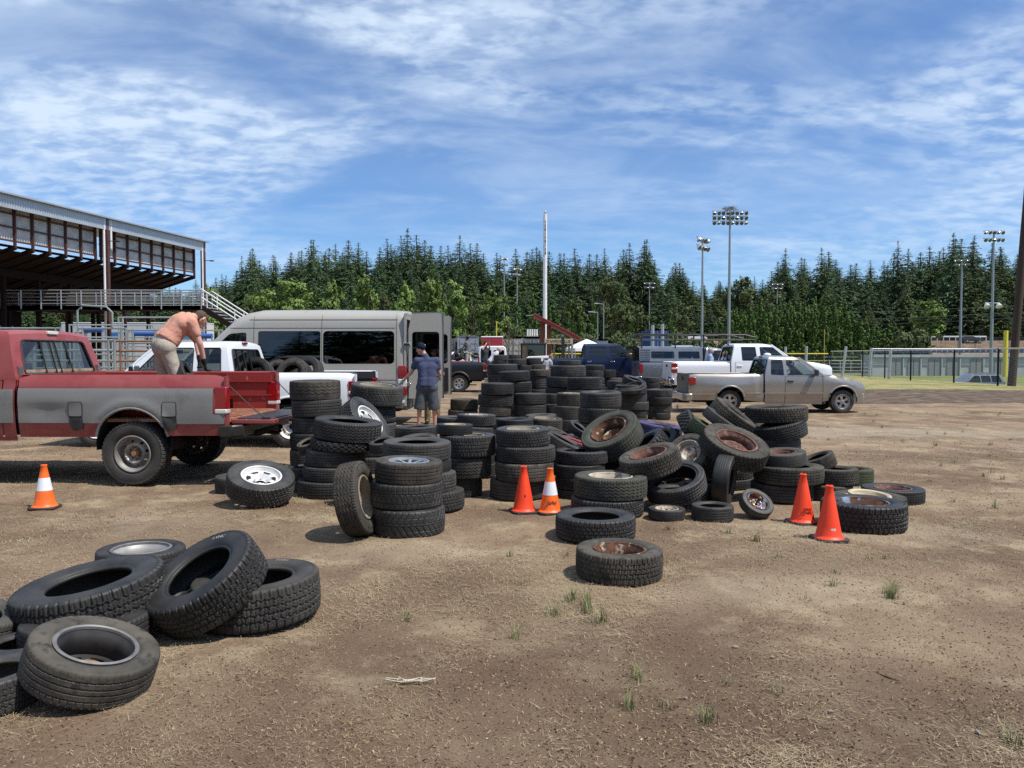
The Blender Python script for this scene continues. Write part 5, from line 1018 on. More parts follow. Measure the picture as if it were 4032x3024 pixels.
# ---------------------------------------------------------------- passenger van with open rear doors
VAN = paint('van_grey', (.385, .368, .330), .38, 0., c2=(.35, .335, .30), coat=.5); VPL = mat('van_plastic', (.10, .10, .10), .6)
vx = at(3, 1612, 700, 17.5).x
VR = empty('passenger_van', (vx, 18.5, 0), R(179), 'grey high-roofed passenger van with dark windows and open rear doors', 'van')
def vfy(x, z):
    y = 1.0 - .03 * ((z - .9) / .6) ** 2 if z < 1.35 else .983 - .10 * ((z - 1.35) / 1.3) ** 1.6
    top = 2.62 if x < 3.4 else float(np.interp(x, [3.4, 3.7, 3.94, 4.14, 4.34, 4.95, 5.6, 5.85], [2.63, 2.57, 2.46, 2.28, 2.10, 1.48, 1.15, .9]))
    if z > top - .26: y -= .20 * (1 - math.sqrt(max(0, 1 - min(1, (z - top + .26) / .26) ** 2)))
    if x > 4.6: y -= .22 * ((x - 4.6) / 1.25) ** 2
    if x < .12: y -= .05 * ((.12 - x) / .12) ** 2
    return y
top = [(0, 2.50), (.05, 2.60), (.3, 2.62), (1.9, 2.64), (3.4, 2.63), (3.7, 2.57), (3.94, 2.46), (4.14, 2.28), (4.34, 2.10), (4.95, 1.48), (5.6, 1.15), (5.82, .95)]
arcv = lambda x: arc(x, .36, .43, 8, 172, 14)
side = [(0, .42)] + top + [(5.85, .5)] + [p for p in arcv(4.75)] + arcv(1.08)
wn = [rrect(.27, 1.90, 1.41, 2.16, .09), rrect(1.96, 3.39, 1.41, 2.16, .05), rpoly([(3.66, 1.42), (3.66, 2.13), (4.05, 2.10), (4.42, 1.75), (4.62, 1.42)], .06)]
b = MB()
for sg in (1, -1): skin(b, side, wn, vfy, sg, .09)
loft(b, dens(top[:8], .15), vfy, 12, .05); loft(b, dens(top[9:] + [(5.85, .5)], .15), vfy, 10, .03)
for sg in (1, -1): b.box((.02, sg * .93, 1.5), (.05, .10, 2.1))
b.box((.02, 0, 2.50), (.05, 1.75, .14)); b.build('body', VAN, VR, smooth=50)
for sg in (1, -1):
    for i, q in enumerate(wn):
        b = MB(); skin(b, q, [], vfy, sg, .15, .008); b.build('window', GLT, VR)
    b = MB()
    for x in (3.49, 1.93, .22):
        pts = [(x, sg * (vfy(x, z) + .001), z) for z in np.arange(.62 if x < 3 else .5, 2.58, .08)]; b.tube(pts, .006, 4)
    for z, x0, x1 in ((2.42, .2, 3.7), (2.23, .25, 4.15), (1.05, .2, 4.6)): b.tube([(x, sg * (vfy(x, z) + .001), z) for x in np.arange(x0, x1, .1)], .006, 4)
    b.build('panel_seams', VPL, VR)
    b = MB(); skin(b, [(.0, .40), (.0, .56), (.62, .56), (.62, .40)], [], vfy, sg, .1, -.012); skin(b, [(1.54, .38), (1.54, .56), (4.28, .56), (4.28, .38)], [], vfy, sg, .12, -.012); b.build('sill_cladding', VPL, VR)
    b = MB(); b.box((.085, sg * .935, 1.22), (.20, .16, .30)); b.box((.085, sg * .937, .975), (.202, .162, .19), m=1); b.box((.085, sg * .935, .79), (.20, .16, .18)); b.build('taillight', [REDL, CLRL], VR, bevel=.02)
    b = MB(); b.box((4.55, sg * 1.12, 1.62), (.13, .22, .34)); b.bar((4.6, sg * .93, 1.45), (4.55, sg * 1.05, 1.55), .08); b.build('mirror', BPLA, VR, bevel=.03)
    b = MB(); b.box((5.55, sg * .68, .98), (.45, .26, .26), (0, R(18), 0)); b.build('headlight', CLRL, VR, bevel=.04)
    for x in (1.08, 4.75): wheel(VR, x, sg * .84, .345, .24, 'tan', 'rib', .6, sg)
b = MB(); loft(b, dens([(4.93, 1.50), (4.36, 2.10), (4.16, 2.28)], .15), lambda x, z: vfy(x, z) - .02, 10, .05); b.build('windshield', GLM, VR)
b = MB(); b.box((2.9, 0, .42), (5.4, 1.5, .22)); b.box((2.4, 0, .55), (4.7, 1.8, .05)); b.build('chassis', DARK, VR)
b = MB()
for sx in (.9, 1.8, 2.7, 3.6):
    for sy in (-.45, .45): b.box((sx, sy, 1.25), (.14, .75, 1.0), (0, R(-10), 0)); b.box((sx + .28, sy, .85), (.5, .75, .16))
b.box((4.55, 0, 1.3), (.5, 1.6, .3)); b.build('seats', SEAT, VR, bevel=.04)
b = MB(); b.box((.05, 0, .48), (.16, 1.86, .26)); b.build('rear_bumper', VPL, VR, bevel=.03)
b = MB(); b.box((5.83, 0, .55), (.2, 1.5, .34)); b.box((5.86, 0, .82), (.06, .9, .2), m=1); b.build('front_bumper', [VPL, BPLA], VR, bevel=.04)
# rear doors, both swung out straight behind
for sg, nm in ((1, 0), (-1, 1)):
    d_ = MB(); y0 = sg * .94
    ol = [(-.06, .62), (-.06, 2.20), (-.14, 2.58), (-.80, 2.60), (-.84, 2.56), (-.84, .62)]; wd = rrect(-.76, -.14, 1.40, 2.14, .07)
    for yy, ho in ((y0 + sg * .035, [wd]), (y0 - sg * .035, [wd])): skin(d_, ol, ho, lambda x, z, yy=yy: abs(yy) - (.02 * max(0, z - 2.2) if ho else 0), sg, .15)
    vs = [(x, y0 + sg * e, z) for e in (.035, -.035) for x, z in ol]; n_ = len(ol); d_.add(vs, [(i, (i + 1) % n_, n_ + (i + 1) % n_, n_ + i) for i in range(n_)])
    o = d_.build('rear_door', VAN, VR, smooth=30)
    b = MB(); skin(b, wd, [], lambda x, z: abs(y0) + .028, sg, .2); b.build('window', GLT, o)
    b = MB(); b.box((-.845, y0, 1.6), (.02, .085, 1.95)); b.box((-.45, y0 - sg * .05, 1.0), (.66, .03, .60)); b.build('seal', BPLA, o, bevel=.01)
    for z in (.95, 1.85): b = MB(); b.box((-.02, sg * .985, z), (.16, .04, .08)); b.build('hinge', CHRM, o, bevel=.01)
    b = MB(); b.box((-.70, y0 + sg * .05, 1.12), (.16, .03, .06)); b.build('handle', BPLA, o, bevel=.01)
# ---------------------------------------------------------------- people
SKN = mat('skin', (.56, .30, .21), .55, c2=(.48, .24, .17), vs=14, v=.7); SKN2 = mat('skin_pink', (.60, .33, .25), .55, c2=(.50, .25, .19), vs=14, v=.7)
def remesh(name, prims, mats, parent, vox=.013, it=6):
    b = MB()
    for p in prims:
        if p[0] == 'c':
            _, a, c, r0, r1 = p[:5]; a = Vector(a); c = Vector(c); k = p[5] if len(p) > 5 else None
            if k is None: b.cyl(a, c, r0, r1, 14); b.ball(a, r0, 14, 10); b.ball(c, r1, 14, 10)
            else:                                                      # flattened: k = (axis, factor)
                s = MB(); s.cyl(a, c, r0, r1, 18); s.ball(a, r0, 18, 10); s.ball(c, r1, 18, 10); m_ = (a + c) / 2; ax = Vector(k[0]).normalized()
                b.add([Vector(v) + ax * ((Vector(v) - m_).dot(ax) * (k[1] - 1)) for v in s.V], s.F)
        elif p[0] == 'k': b.cyl(p[1], p[2], p[3], p[4], 18)
        else: b.ball(p[1], p[2], 16, 12, rot=p[3] if len(p) > 3 else None)
    me = bpy.data.meshes.new(name); me.from_pydata([tuple(v) for v in b.V], [], b.F); t = bpy.data.objects.new('t', me); col.objects.link(t)
    m = t.modifiers.new('r', 'REMESH'); m.mode = 'VOXEL'; m.voxel_size = vox; s = t.modifiers.new('s', 'SMOOTH'); s.factor = .5; s.iterations = it
    dg = bpy.context.evaluated_depsgraph_get(); me2 = bpy.data.meshes.new_from_object(t.evaluated_get(dg)); bpy.data.objects.remove(t); bpy.data.meshes.remove(me)
    me2.name = name; me2.polygons.foreach_set('use_smooth', [True] * len(me2.polygons)); me2.materials.clear()
    return link(name, me2, parent, mats)
def hand(wr, d, side, curl=.5):
    """palm, four unequal fingers and a thumb from the wrist in direction d; side points to the thumb"""
    wr = Vector(wr); d = Vector(d).normalized(); s = (Vector(side) - d * d.dot(Vector(side))).normalized(); n = d.cross(s); P = [('c', wr, wr + d * .085, .026, .036, (n, .55))]
    for i, L in enumerate((.070, .082, .076, .060)):
        o = wr + d * .085 + s * (.028 - .019 * i); k1 = o + (d * (1 - .3 * curl) + n * curl * .5).normalized() * (L * .5); P += [('c', o, k1, .0095, .009), ('c', k1, k1 + (d * (1 - curl) + n * curl).normalized() * (L * .5), .009, .0075)]
    o = wr + d * .03 + s * .026; k1 = o + (d * .6 + s * .7).normalized() * .04; P += [('c', o, k1, .012, .011), ('c', k1, k1 + (d * .9 + s * .25 + n * .3).normalized() * .032, .011, .009)]
    return P
def person(label, J, face, cl, group=None, vox=.013, parts=True):
    """J: joints by name in world space; face: direction the head looks; cl: clothing spec"""
    V_ = Vector; J = {k: V_(v) for k, v in J.items()}; base = V_(((J['la'].x + J['ra'].x) / 2, (J['la'].y + J['ra'].y) / 2, min(J['la'].z, J['ra'].z) - .08))
    root = empty('person', base, 0, label, 'person', group); J = {k: v - base for k, v in J.items()}
    f = V_(face).normalized(); hd = J['head']; up = (hd - J['neck']).normalized(); rt = f.cross(up).normalized(); up2 = rt.cross(f)
    ch, pv, nk = J['chest'], J['pelvis'], J['neck']; sx = (J['rs'] - J['ls']).normalized(); hx = (J['rh'] - J['lh']).normalized()
    sp = (ch - pv).normalized(); ca = sx.cross(sp)
    fat = cl.get('fat', 1.)
    def torso(e, lo=0.): return [('c', ch - sx * .085, ch + sx * .085, .130 + e, .130 + e, (ca, .88))] + [('c', pv + sp * .08 + sx * .055 * q, ch + sx * .075 * q, .112 * fat + e, .118 + e) for q in (-1, 1)] + [('c', ch + sp * .02 + sx * .12 * q, ch + sp * .1 + sx * .10 * q, .085 + e, .07 + e) for q in (-1, 1)] + [ ('c', J['ls'] + sp * -.01, J['rs'] - sp * .01, .062 + e, .062 + e), ('c', ch + sp * .06, nk, .10 + e * .5, .062 + e * .3)]
    def limb(a, b_, c, r, e): return [('c', J[a], J[b_], r[0] + e, r[1] + e), ('c', J[b_], J[c], r[1] + e, r[2] + e)]
    arm = (.052, .043, .029); leg = (.088, .060, .042)
    body = torso(-.012) + [('c', nk - up * .03, hd - up * .06, .055, .052)]
    body += [('e', hd, (.074, .096, .115), None)] if False else [('c', hd + up2 * .025 - f * .012, hd - up2 * .01 + f * .004, .083, .078), ('c', hd - up2 * .02 + f * .03, hd - up2 * .085 + f * .055, .06, .036)]
    body += [('c', hd + f * .092 + up2 * .012, hd + f * .112 - up2 * .025, .011, .017), ('c', hd + f * .078 - up2 * .062 - rt * .02, hd + f * .078 - up2 * .062 + rt * .02, .011, .011), ('c', hd + f * .080 + up2 * .03 - rt * .035, hd + f * .080 + up2 * .03 + rt * .035, .012, .012)]
    for s in (-1, 1): body += [('c', hd + rt * s * .082 - f * .005 + up2 * .02, hd + rt * s * .086 - f * .012 - up2 * .025, .012, .010)]
    for s in 'lr':
        body += limb(s + 's', s + 'e', s + 'w', arm, 0) + limb(s + 'h', s + 'k', s + 'a', leg, -.006) + [('c', J[s + 'a'] - V_((0, 0, .02)), J[s + 't'], .042, .034)]
        d = J[s + 'w'] - J[s + 'e']; d = V_(cl.get(s + 'hand', d)); sd = sx * (-1 if s == 'r' else 1) + V_(face) * .8; body += hand(J[s + 'w'], d, sd, cl.get('curl', .5))
    body += [('c', J['lh'], J['rh'], .105, .105, (ca, .9)), ('c', pv, pv + sp * .1, .13, .13, (ca, .85))]
    remesh('body', body, cl.get('skin', SKN), root, vox * .75 if parts else vox, 3)
    e = .014; sl = cl.get('sleeve', .55)
    hem = pv - sp * cl.get('hem', .03)
    shirt = torso(e) + [('k', hem + sx * .062 * q, pv + sp * .14 + sx * .055 * q, .128 * fat + e, .118 * fat + e) for q in (-1, 1)]
    for s in 'lr': p = J[s + 's'].lerp(J[s + 'e'], sl); shirt += [('c', J[s + 's'], p, .062 + e, .052 + e)]
    if cl.get('sleeve', .55) >= 1:
        for s in 'lr': shirt += [('c', J[s + 'e'], J[s + 'w'], .044 + e, .034 + e)]
    so_ = remesh('shirt', shirt, cl['shirt'], root, vox, 4)
    tr = [('c', J['lh'], J['rh'], .125 * fat, .125 * fat)] + [('c', pv - sp * .04 + sx * .05 * q, pv + sp * .08 + sx * .055 * q, .118 * fat, .114 * fat) for q in (-1, 1)]
    for s in 'lr':
        if cl.get('shorts'): tr += [('k', J[s + 'h'], J[s + 'k'] - V_((0, 0, .03)), .112, .122), ('c', J[s + 'h'], J[s + 'h'] - V_((0, 0, .1)), .112, .112)]
        else: tr += limb(s + 'h', s + 'k', s + 'a', (.105, .082, .066), .004)
    remesh('trousers', tr, cl['trousers'], root, vox, 4)
    for s in 'lr':
        a, t = J[s + 'a'], J[s + 't']; b = MB(); d = (t - a); d.z = 0; d.normalize(); sd = V_((-d.y, d.x, 0)); z0 = min(a.z - .08, t.z - .03)
        remesh('shoe', [('c', a - V_((0, 0, .03)), a + V_((0, 0, .03)), .052, .05), ('c', V_((a.x, a.y, z0 + .04)) - d * .03, V_((t.x, t.y, z0 + .038)) + d * .03, .046, .044)], cl.get('shoes', DARK), root, .012, 2)
    if cl.get('cap'):
        p = [('c', hd + up2 * .045 - f * .018, hd + up2 * .055 - f * .012, .092, .088), ('c', hd + up2 * .055 + f * .07, hd + up2 * .035 + f * .155, .055, .05, (up2, .16))]
        if cl.get('brim'): p = [('c', hd + up2 * .06, hd + up2 * .12, .09, .07), ('c', hd + up2 * .05 - f * .05, hd + up2 * .05 + f * .05, .17, .17, (up2, .07))]
        remesh('cap', p, cl['cap'], root, .010, 1)
        if cl.get('badge'): b = MB(); b.ball(hd + up2 * .07 - f * .098, (.018, .006, .014)); b.build('cap_badge', cl['badge'], root)
    if cl.get('hair'): remesh('hair', [('c', hd + up2 * .030 - f * .03, hd + up2 * .040 - f * .012, .087, .083), ('c', hd - f * .045 + up2 * .02, hd - f * .048 - up2 * cl.get('hairlen', .03), .072, .062)], cl['hair'], root, .010, 1)
    if cl.get('glove'):
        for s in 'lr': d = J[s + 'w'] - J[s + 'e']; d = V_(cl.get(s + 'hand', d)); sd = sx * (-1 if s == 'r' else 1) + V_(face) * .8; remesh('glove', [(q[0], q[1], q[2], q[3] + .005, q[4] + .005) + tuple(q[5:]) for q in hand(J[s + 'w'], d, sd, cl.get('curl', .5))] + [('c', J[s + 'w'] - d.normalized() * .05, J[s + 'w'], .036, .034)], cl['glove'], root, .008, 2)
    return root
cloth = lambda n, c, c2=None, **k: mat(n, c, .9, c2=c2, vs=10, v=.5, bump=1., bs=8, spec=.15, **k)
COR = cloth('coral_shirt', (.62, .315, .235), (.52, .25, .18)); KHK = cloth('stone_trousers', (.40, .36, .30), (.31, .28, .23), c3=(.24, .21, .17), v3s=5, v3=(.62, .75)); NVS = cloth('navy_shirt', (.070, .082, .145), (.055, .066, .12)); DSH = cloth('denim_shorts', (.070, .080, .095), (.10, .112, .13)); HRB = cloth('brown_hair', (.075, .05, .035), (.14, .11, .09)); HRG = cloth('grey_hair', (.42, .42, .42), (.28, .28, .28))
CPN = cloth('navy_cap', (.012, .018, .04)); CPB = cloth('black_cap', (.014, .014, .015)); GLV = cloth('black_glove', (.02, .02, .02)); GLT2 = cloth('pale_glove', (.45, .50, .47), (.12, .26, .24)); CAMO = cloth('camo', (.26, .20, .12), (.12, .10, .06)); GRT = cloth('grey_tee', (.14, .145, .16)); WTE = cloth('pale_top', (.62, .61, .66)); LBL = cloth('light_blue_shirt', (.34, .42, .60)); GNT = cloth('dark_clothes', (.045, .048, .055))
# the man bending in the red pickup's bed
Y0 = 10.5
person('man in coral tee and stone trousers bending over a tyre in the red pickup bed', dict(pelvis=(-4.74, Y0, 1.77), chest=(-4.555, Y0 + .10, 2.04), neck=(-4.445, Y0 + .24, 2.13), head=(-4.385, Y0 + .35, 2.11), ls=(-4.68, Y0 + .32, 2.09), rs=(-4.36, Y0 + .0, 2.06), le=(-4.48, Y0 + .44, 1.80), lw=(-4.41, Y0 + .36, 1.54), re=(-4.265, Y0 + .03, 1.76), rw=(-4.245, Y0 + .12, 1.50),
        lh=(-4.81, Y0 + .08, 1.71), rh=(-4.68, Y0 - .08, 1.71), lk=(-4.80, Y0 + .12, 1.28), la=(-4.80, Y0 + .12, .90), lt=(-4.68, Y0 + .22, .86), rk=(-4.55, Y0 - .04, 1.28), ra=(-4.50, Y0 - .02, .90), rt=(-4.38, Y0 + .06, .86)),
       (.35, .62, -.72), dict(shirt=COR, trousers=KHK, hair=HRB, glove=GLV, skin=SKN2, fat=1.08, shoes=DARK, curl=.8, hem=-.04), vox=.014)
# the man in blue at the van
Y0 = 16.1; z = 0.
person('man in navy tee, shorts and cap reaching to the van taillight', dict(pelvis=(-1.78, Y0, .98), chest=(-1.77, Y0 + .02, 1.36), neck=(-1.82, Y0 + .02, 1.60), head=(-1.90, Y0 + .02, 1.735), ls=(-1.99, Y0 + .0, 1.50), rs=(-1.58, Y0 + .02, 1.50), le=(-2.12, Y0 + .06, 1.24), lw=(-2.30, Y0 + .12, 1.07), re=(-1.53, Y0 + .10, 1.22), rw=(-1.55, Y0 + .33, 1.12),
        lh=(-1.88, Y0, .93), rh=(-1.68, Y0, .93), lk=(-1.94, Y0 + .0, .50), la=(-1.96, Y0 + .02, .09), lt=(-2.05, Y0 + .16, .05), rk=(-1.63, Y0 + .02, .50), ra=(-1.62, Y0 + .05, .09), rt=(-1.66, Y0 + .22, .05)),
       (-.92, .35, -.12), dict(shirt=NVS, trousers=DSH, shorts=1, cap=CPN, badge=WTE, glove=GLT2, skin=SKN2, fat=1.12, curl=.4), vox=.014)
def simple(x, y, z, h, face, label, cl, arms=0, lean=0., group=None):
    f = Vector((math.sin(R(face)), math.cos(R(face)), 0)); r = Vector((f.y, -f.x, 0)); o = Vector((x, y, z)); s = h / 1.75
    P = lambda a, b, c: tuple(o + (r * a + f * (b + lean * max(0, c - .95)) + Vector((0, 0, c - .35 * abs(lean) * max(0, c - .95)))) * s)
    A = {0: ((.27, .0, 1.15), (.28, .10, .90)), 1: ((.25, .14, 1.18), (.20, .38, 1.08)), 2: ((.32, .1, 1.45), (.18, .16, 1.66))}[arms]
    m = lambda p: (-p[0], p[1], p[2])
    return person(label, dict(pelvis=P(0, 0, .95), chest=P(0, .02, 1.33), neck=P(0, .02, 1.54), head=P(0, .05, 1.65), ls=P(-.20, 0, 1.44), rs=P(.20, 0, 1.44), le=P(*m(A[0])), lw=P(*m(A[1])), re=P(*A[0]), rw=P(*A[1]), lh=P(-.10, 0, .91), rh=P(.10, 0, .91), lk=P(-.11, .03, .49), la=P(-.12, 0, .08), lt=P(-.13, .16, .04), rk=P(.11, .03, .49), ra=P(.12, 0, .08), rt=P(.13, .16, .04)), f, cl, group, vox=.018, parts=False)
q = at(3, 1815, 900, 18.1); simple(q.x, 18.1, 0, 1.72, 175, 'person in tan camouflage trousers standing behind the open van door', dict(shirt=GNT, trousers=CAMO, hair=HRB), 1)
q = at(4, 205, 440, 42); simple(q.x, 42, .86, 1.75, -60, 'man in grey tee and dark cap standing on a loaded pickup bed', dict(shirt=GRT, trousers=cloth('pale_camo', (.45, .43, .38), (.28, .27, .22)), cap=CPB, glove=GLV, skin=mat('skin_brown', (.25, .13, .08), .6)), 1)
q = at(4, 400, 470, 33); simple(q.x, 33, .45, 1.62, 75, 'grey-haired woman in a pale top leaning forward at the black pickup tail', dict(shirt=WTE, trousers=GRT, hair=HRG, hairlen=.06), 0, .55)
q = at(4, 345, 440, 34); simple(q.x, 34.6, .55, 1.6, 120, 'person in a dark brimmed hat with arms raised beside the black pickup', dict(shirt=GNT, trousers=GNT, cap=CPB, brim=1), 2)
q = at(4, 868, 440, 32); simple(q.x, 32.2, .0, 1.72, 60, 'man in pale cap and patterned shirt leaning at the blue pickup tail', dict(shirt=cloth('patterned_shirt', (.45, .45, .50), (.10, .11, .13)), trousers=GNT, cap=cloth('tan_cap', (.22, .18, .12)), skin=SKN2), 1, .45)
q = at(5, 650, 330, 28.95); simple(q.x, 28.95, .10, 1.78, 95, 'grey-haired man in a light blue shirt between the white and grey pickups', dict(shirt=LBL, trousers=GNT, hair=HRG, skin=SKN2, sleeve=1), 0)
# ---------------------------------------------------------------- grandstand
STL = mat('red_steel', (.095, .036, .028), .6, c2=(.065, .026, .022), vs=3, v=.8); STD = mat('dark_steel_shade', (.018, .010, .009), .8, c2=(.011, .007, .007), spec=.2); CLD = mat('cladding', (.55, .56, .55), .5, .2, c2=(.36, .36, .34), vs=2, v=.8); FSC = mat('fascia_metal', (.42, .46, .50), .4, .4, c2=(.33, .37, .41), vs=1.5); GAL = mat('galvanised_pipe', (.50, .52, .52), .4, .6, c2=(.36, .37, .37), vs=4); PIPW = mat('white_pipe', (.80, .80, .80), .4); PGR = mat('green_grey_pipe', (.30, .35, .33), .5, .3, c2=(.22, .25, .24), vs=3); PRU = mat('rusty_pipe', (.30, .16, .10), .8, c2=(.20, .10, .06), vs=5, v=1); PBL = mat('blue_pad', (.03, .12, .42), .6)  # STD: base colour blackened to carry the shade beneath the stand
u2 = Vector((.205, .979, 0)).normalized(); n2 = Vector((u2.y, -u2.x, 0)); C1 = Vector((-23.06, 44, 0)); BAY = 9.2
def gs(t, e, z): p = C1 + u2 * t - n2 * e; return Vector((p.x, p.y, z))
GS = empty('grandstand', C1, 0, 'long open grandstand seen from behind with red steel frame and corrugated back', 'grandstand')
def gb(name, b, m, **k):
    b.V = [tuple(Vector(v) - C1) for v in b.V]; return b.build(name, m, GS, **k)
T0, T1 = -14., BAY
def corr(z0, z1, e, t0, t1, m, name, amp=.025, p=.15):
    b = MB(); n_ = int((t1 - t0) / p * 2); vs = []
    for i in range(n_ + 1): t = t0 + (t1 - t0) * i / n_; q = amp * (1 if i % 2 else -1); vs += [gs(t, e + q, z0), gs(t, e + q, z1)]
    b.add(vs, [(2 * i, 2 * i + 2, 2 * i + 3, 2 * i + 1) for i in range(n_)]); return gb(name, b, m, smooth=0)
corr(8.72, 9.36, -.12, T0, T1 + .1, FSC, 'fascia')
b = MB(); b.add([gs(T0, -.35, 9.42), gs(T1 + .25, -.35, 9.42), gs(T1 + .25, 15, 10.6), gs(T0, 15, 10.6), gs(T0, -.35, 9.34), gs(T1 + .25, -.35, 9.34), gs(T1 + .25, 15, 10.5), gs(T0, 15, 10.5)], [(0, 1, 2, 3), (7, 6, 5, 4), (0, 4, 5, 1), (1, 5, 6, 2), (2, 6, 7, 3), (3, 7, 4, 0)]); gb('roof', b, FSC)
for k in (-1, 0): corr(7.24, 8.95, .62, k * BAY + .12 if k else .12, (k + 1) * BAY - .10 if k == 0 else -.12, CLD, 'back_cladding')
corr(7.24, 8.95, .62, T0, -BAY - .1, CLD, 'back_cladding')
npst = 8
for k in (-2, -1, 0):
    for i in range(npst + 1):
        t = k * BAY + (BAY - .45) * i / npst + .22
        if t < T0: continue
        b = MB(); b.bar(gs(t, .53, 6.95), gs(t, .53, 8.9), .10, .12); gb('wall_post', b, STL)
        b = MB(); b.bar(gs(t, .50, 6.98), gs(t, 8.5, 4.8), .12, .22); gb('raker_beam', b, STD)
    for z in (8.62, 7.96, 7.28): b = MB(); b.bar(gs(max(T0, k * BAY + .1), .56, z), gs((k + 1) * BAY - .1, .56, z), .06, .08); gb('girt', b, STL)
b = MB()
for i in range(14):
    e0 = .75 + .62 * i; z0 = 7.10 - .17 * i; b.add([gs(T0, e0, z0), gs(T1, e0, z0), gs(T1, e0 + .5, z0), gs(T0, e0 + .5, z0), gs(T0, e0, z0 - .05), gs(T1, e0, z0 - .05), gs(T1, e0 + .5, z0 - .05), gs(T0, e0 + .5, z0 - .05)], [(0, 1, 2, 3), (7, 6, 5, 4), (0, 4, 5, 1), (1, 5, 6, 2), (2, 6, 7, 3), (3, 7, 4, 0)])
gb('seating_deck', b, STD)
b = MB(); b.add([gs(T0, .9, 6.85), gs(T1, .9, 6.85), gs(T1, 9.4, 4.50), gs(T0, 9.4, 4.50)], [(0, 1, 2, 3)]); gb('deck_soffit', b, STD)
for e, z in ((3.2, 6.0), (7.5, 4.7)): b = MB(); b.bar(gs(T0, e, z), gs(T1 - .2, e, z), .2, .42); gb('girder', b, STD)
for t in (-BAY, 0, BAY):
    b = MB(); b.bar(gs(t, 0, -.1), gs(t, 0, 9.33), .24, .26); gb('column', b, STL)
    for q in ((-.28, .28) if t == 0 else (-.2,)):
        b = MB(); b.cyl(gs(t + q, -.08, 0 if q < 0 else 7.6), gs(t + q, -.08, 9.3), .065, n=8); gb('downpipe', b, PIPW)
    b = MB(); b.bar(gs(t, -.1, 8.1), gs(t + .2, -.42, 8.12), .04); b.box(gs(t + .22, -.52, 8.1), (.26, .2, .07)); gb('flood_lamp', b, BPLA)
for t in np.arange(-13, 9.3, 2.3):
    for e, zt in ((3.2, 5.85), (7.5, 4.6)): b = MB(); b.bar(gs(t, e, -.1), gs(t, e, zt), .2); gb('inner_column', b, STD if (int(t * 10) % 3) else STL)
b = MB(); b.bar(gs(T0, 9.3, 2.2), gs(3.5, 9.3, 2.2), .15, 4.4); gb('shade_backing', b, STD)  # near-black wall added to stand for the shaded interior under the seats
for k in range(7): b = MB(); b.bar(gs(-12 + 2.2 * k, 9.15, 2.9), gs(-10.4 + 2.2 * k, 9.15, 2.9), .04, 1.1); gb('white_board', b, mat('board_white', (.55, .56, .57), .6) if k == 0 else bpy.data.materials['board_white'])
# walkway with its railing and stairs
WY, WX0, WX1, WZ = 42.0, -30.0, -16.9, 4.32
b = MB(); b.box(((WX0 + WX1) / 2, WY + .75, WZ - .12), (WX1 - WX0, 1.5, .22)); b.box(((WX0 + WX1) / 2, WY + .04, WZ - .16), (WX1 - WX0, .08, .30)); gb('walkway', b, STD)
for yy in (WY - .02, WY + 1.48):
    for i in range(13): x = WX1 - 1.09 * i; b = MB(); b.cyl((x, yy, WZ - .2), (x, yy, WZ + .84), .04, n=8); gb('rail_post', b, GAL)
    for z in (.10, .28, .46, .64, .83): b = MB(); b.cyl((WX0, yy, WZ + z), (WX1, yy, WZ + z), .022 if z < .8 else .030, n=8); gb('rail', b, GAL)
sx0, sx1, n_ = WX1, WX1 + 6.6, 22
for yy in (WY, WY + 1.45):
    b = MB(); b.bar((sx0, yy, WZ - .1), (sx1, yy, .0), .08, .28); gb('stair_stringer', b, STD)
    for h in (.45, .9): b = MB(); b.cyl((sx0, yy, WZ + h), (sx1, yy, h + .1), .034, n=8); gb('handrail', b, PIPW)
    for i in range(5): x = sx0 + .3 + 1.5 * i; zz = WZ - (WZ - .1) * (x - sx0) / 6.6; b = MB(); b.cyl((x, yy, zz), (x, yy, zz + .9), .03, n=8); gb('rail_post', b, PIPW)
b = MB()
for i in range(n_): b.box((sx0 + .15 + 6.6 * i / n_, WY + .72, WZ - .1 - (WZ - .15) * i / n_), (.28, 1.4, .05))
gb('stair_treads', b, GAL)
b = MB(); b.box((-14.6, 43.2, 1.1), (3.6, .3, 2.2)); b.build('stone_wall', mat('stone', (.12, .12, .10), .9, c2=(.05, .05, .045), vs=3, v=1, bump=1, bs=6)); tag(bpy.data.objects['stone_wall'], 'rough dark stone wall beneath the grandstand stairs', 'wall')
# ---- pipe stock panels between the trucks and the stand
def stock_panel(x0, x1, Y, ztop, m, lab, nr=6, dy=0., arch=False, grp='pipe stock panels by the grandstand'):
    r = empty('stock_panel', (x0, Y, terr1(x0, Y)), math.atan2(dy, x1 - x0), lab, 'fence panel', grp); L_ = math.hypot(x1 - x0, dy)
    for x in (0, .16, L_ - .16, L_): b = MB(); b.cyl((x, 0, 0), (x, 0, ztop), .035, n=8); b.build('post', m, r)
    for i in range(nr): z = ztop - .03 - (ztop - .35) * i / (nr - 1); b = MB(); b.cyl((0, 0, z), (L_, 0, z), .03, n=8); b.build('rail', m, r)
    if arch: b = MB(); b.tube([(.0, 0, ztop), (.0, 0, ztop + .55), (.15, 0, ztop + .75), (L_ * .6, 0, ztop + .7), (L_ * .6 + .2, 0, ztop + .5), (L_ * .6 + .2, 0, ztop)], .035, 8); b.build('gate_bow', m, r)
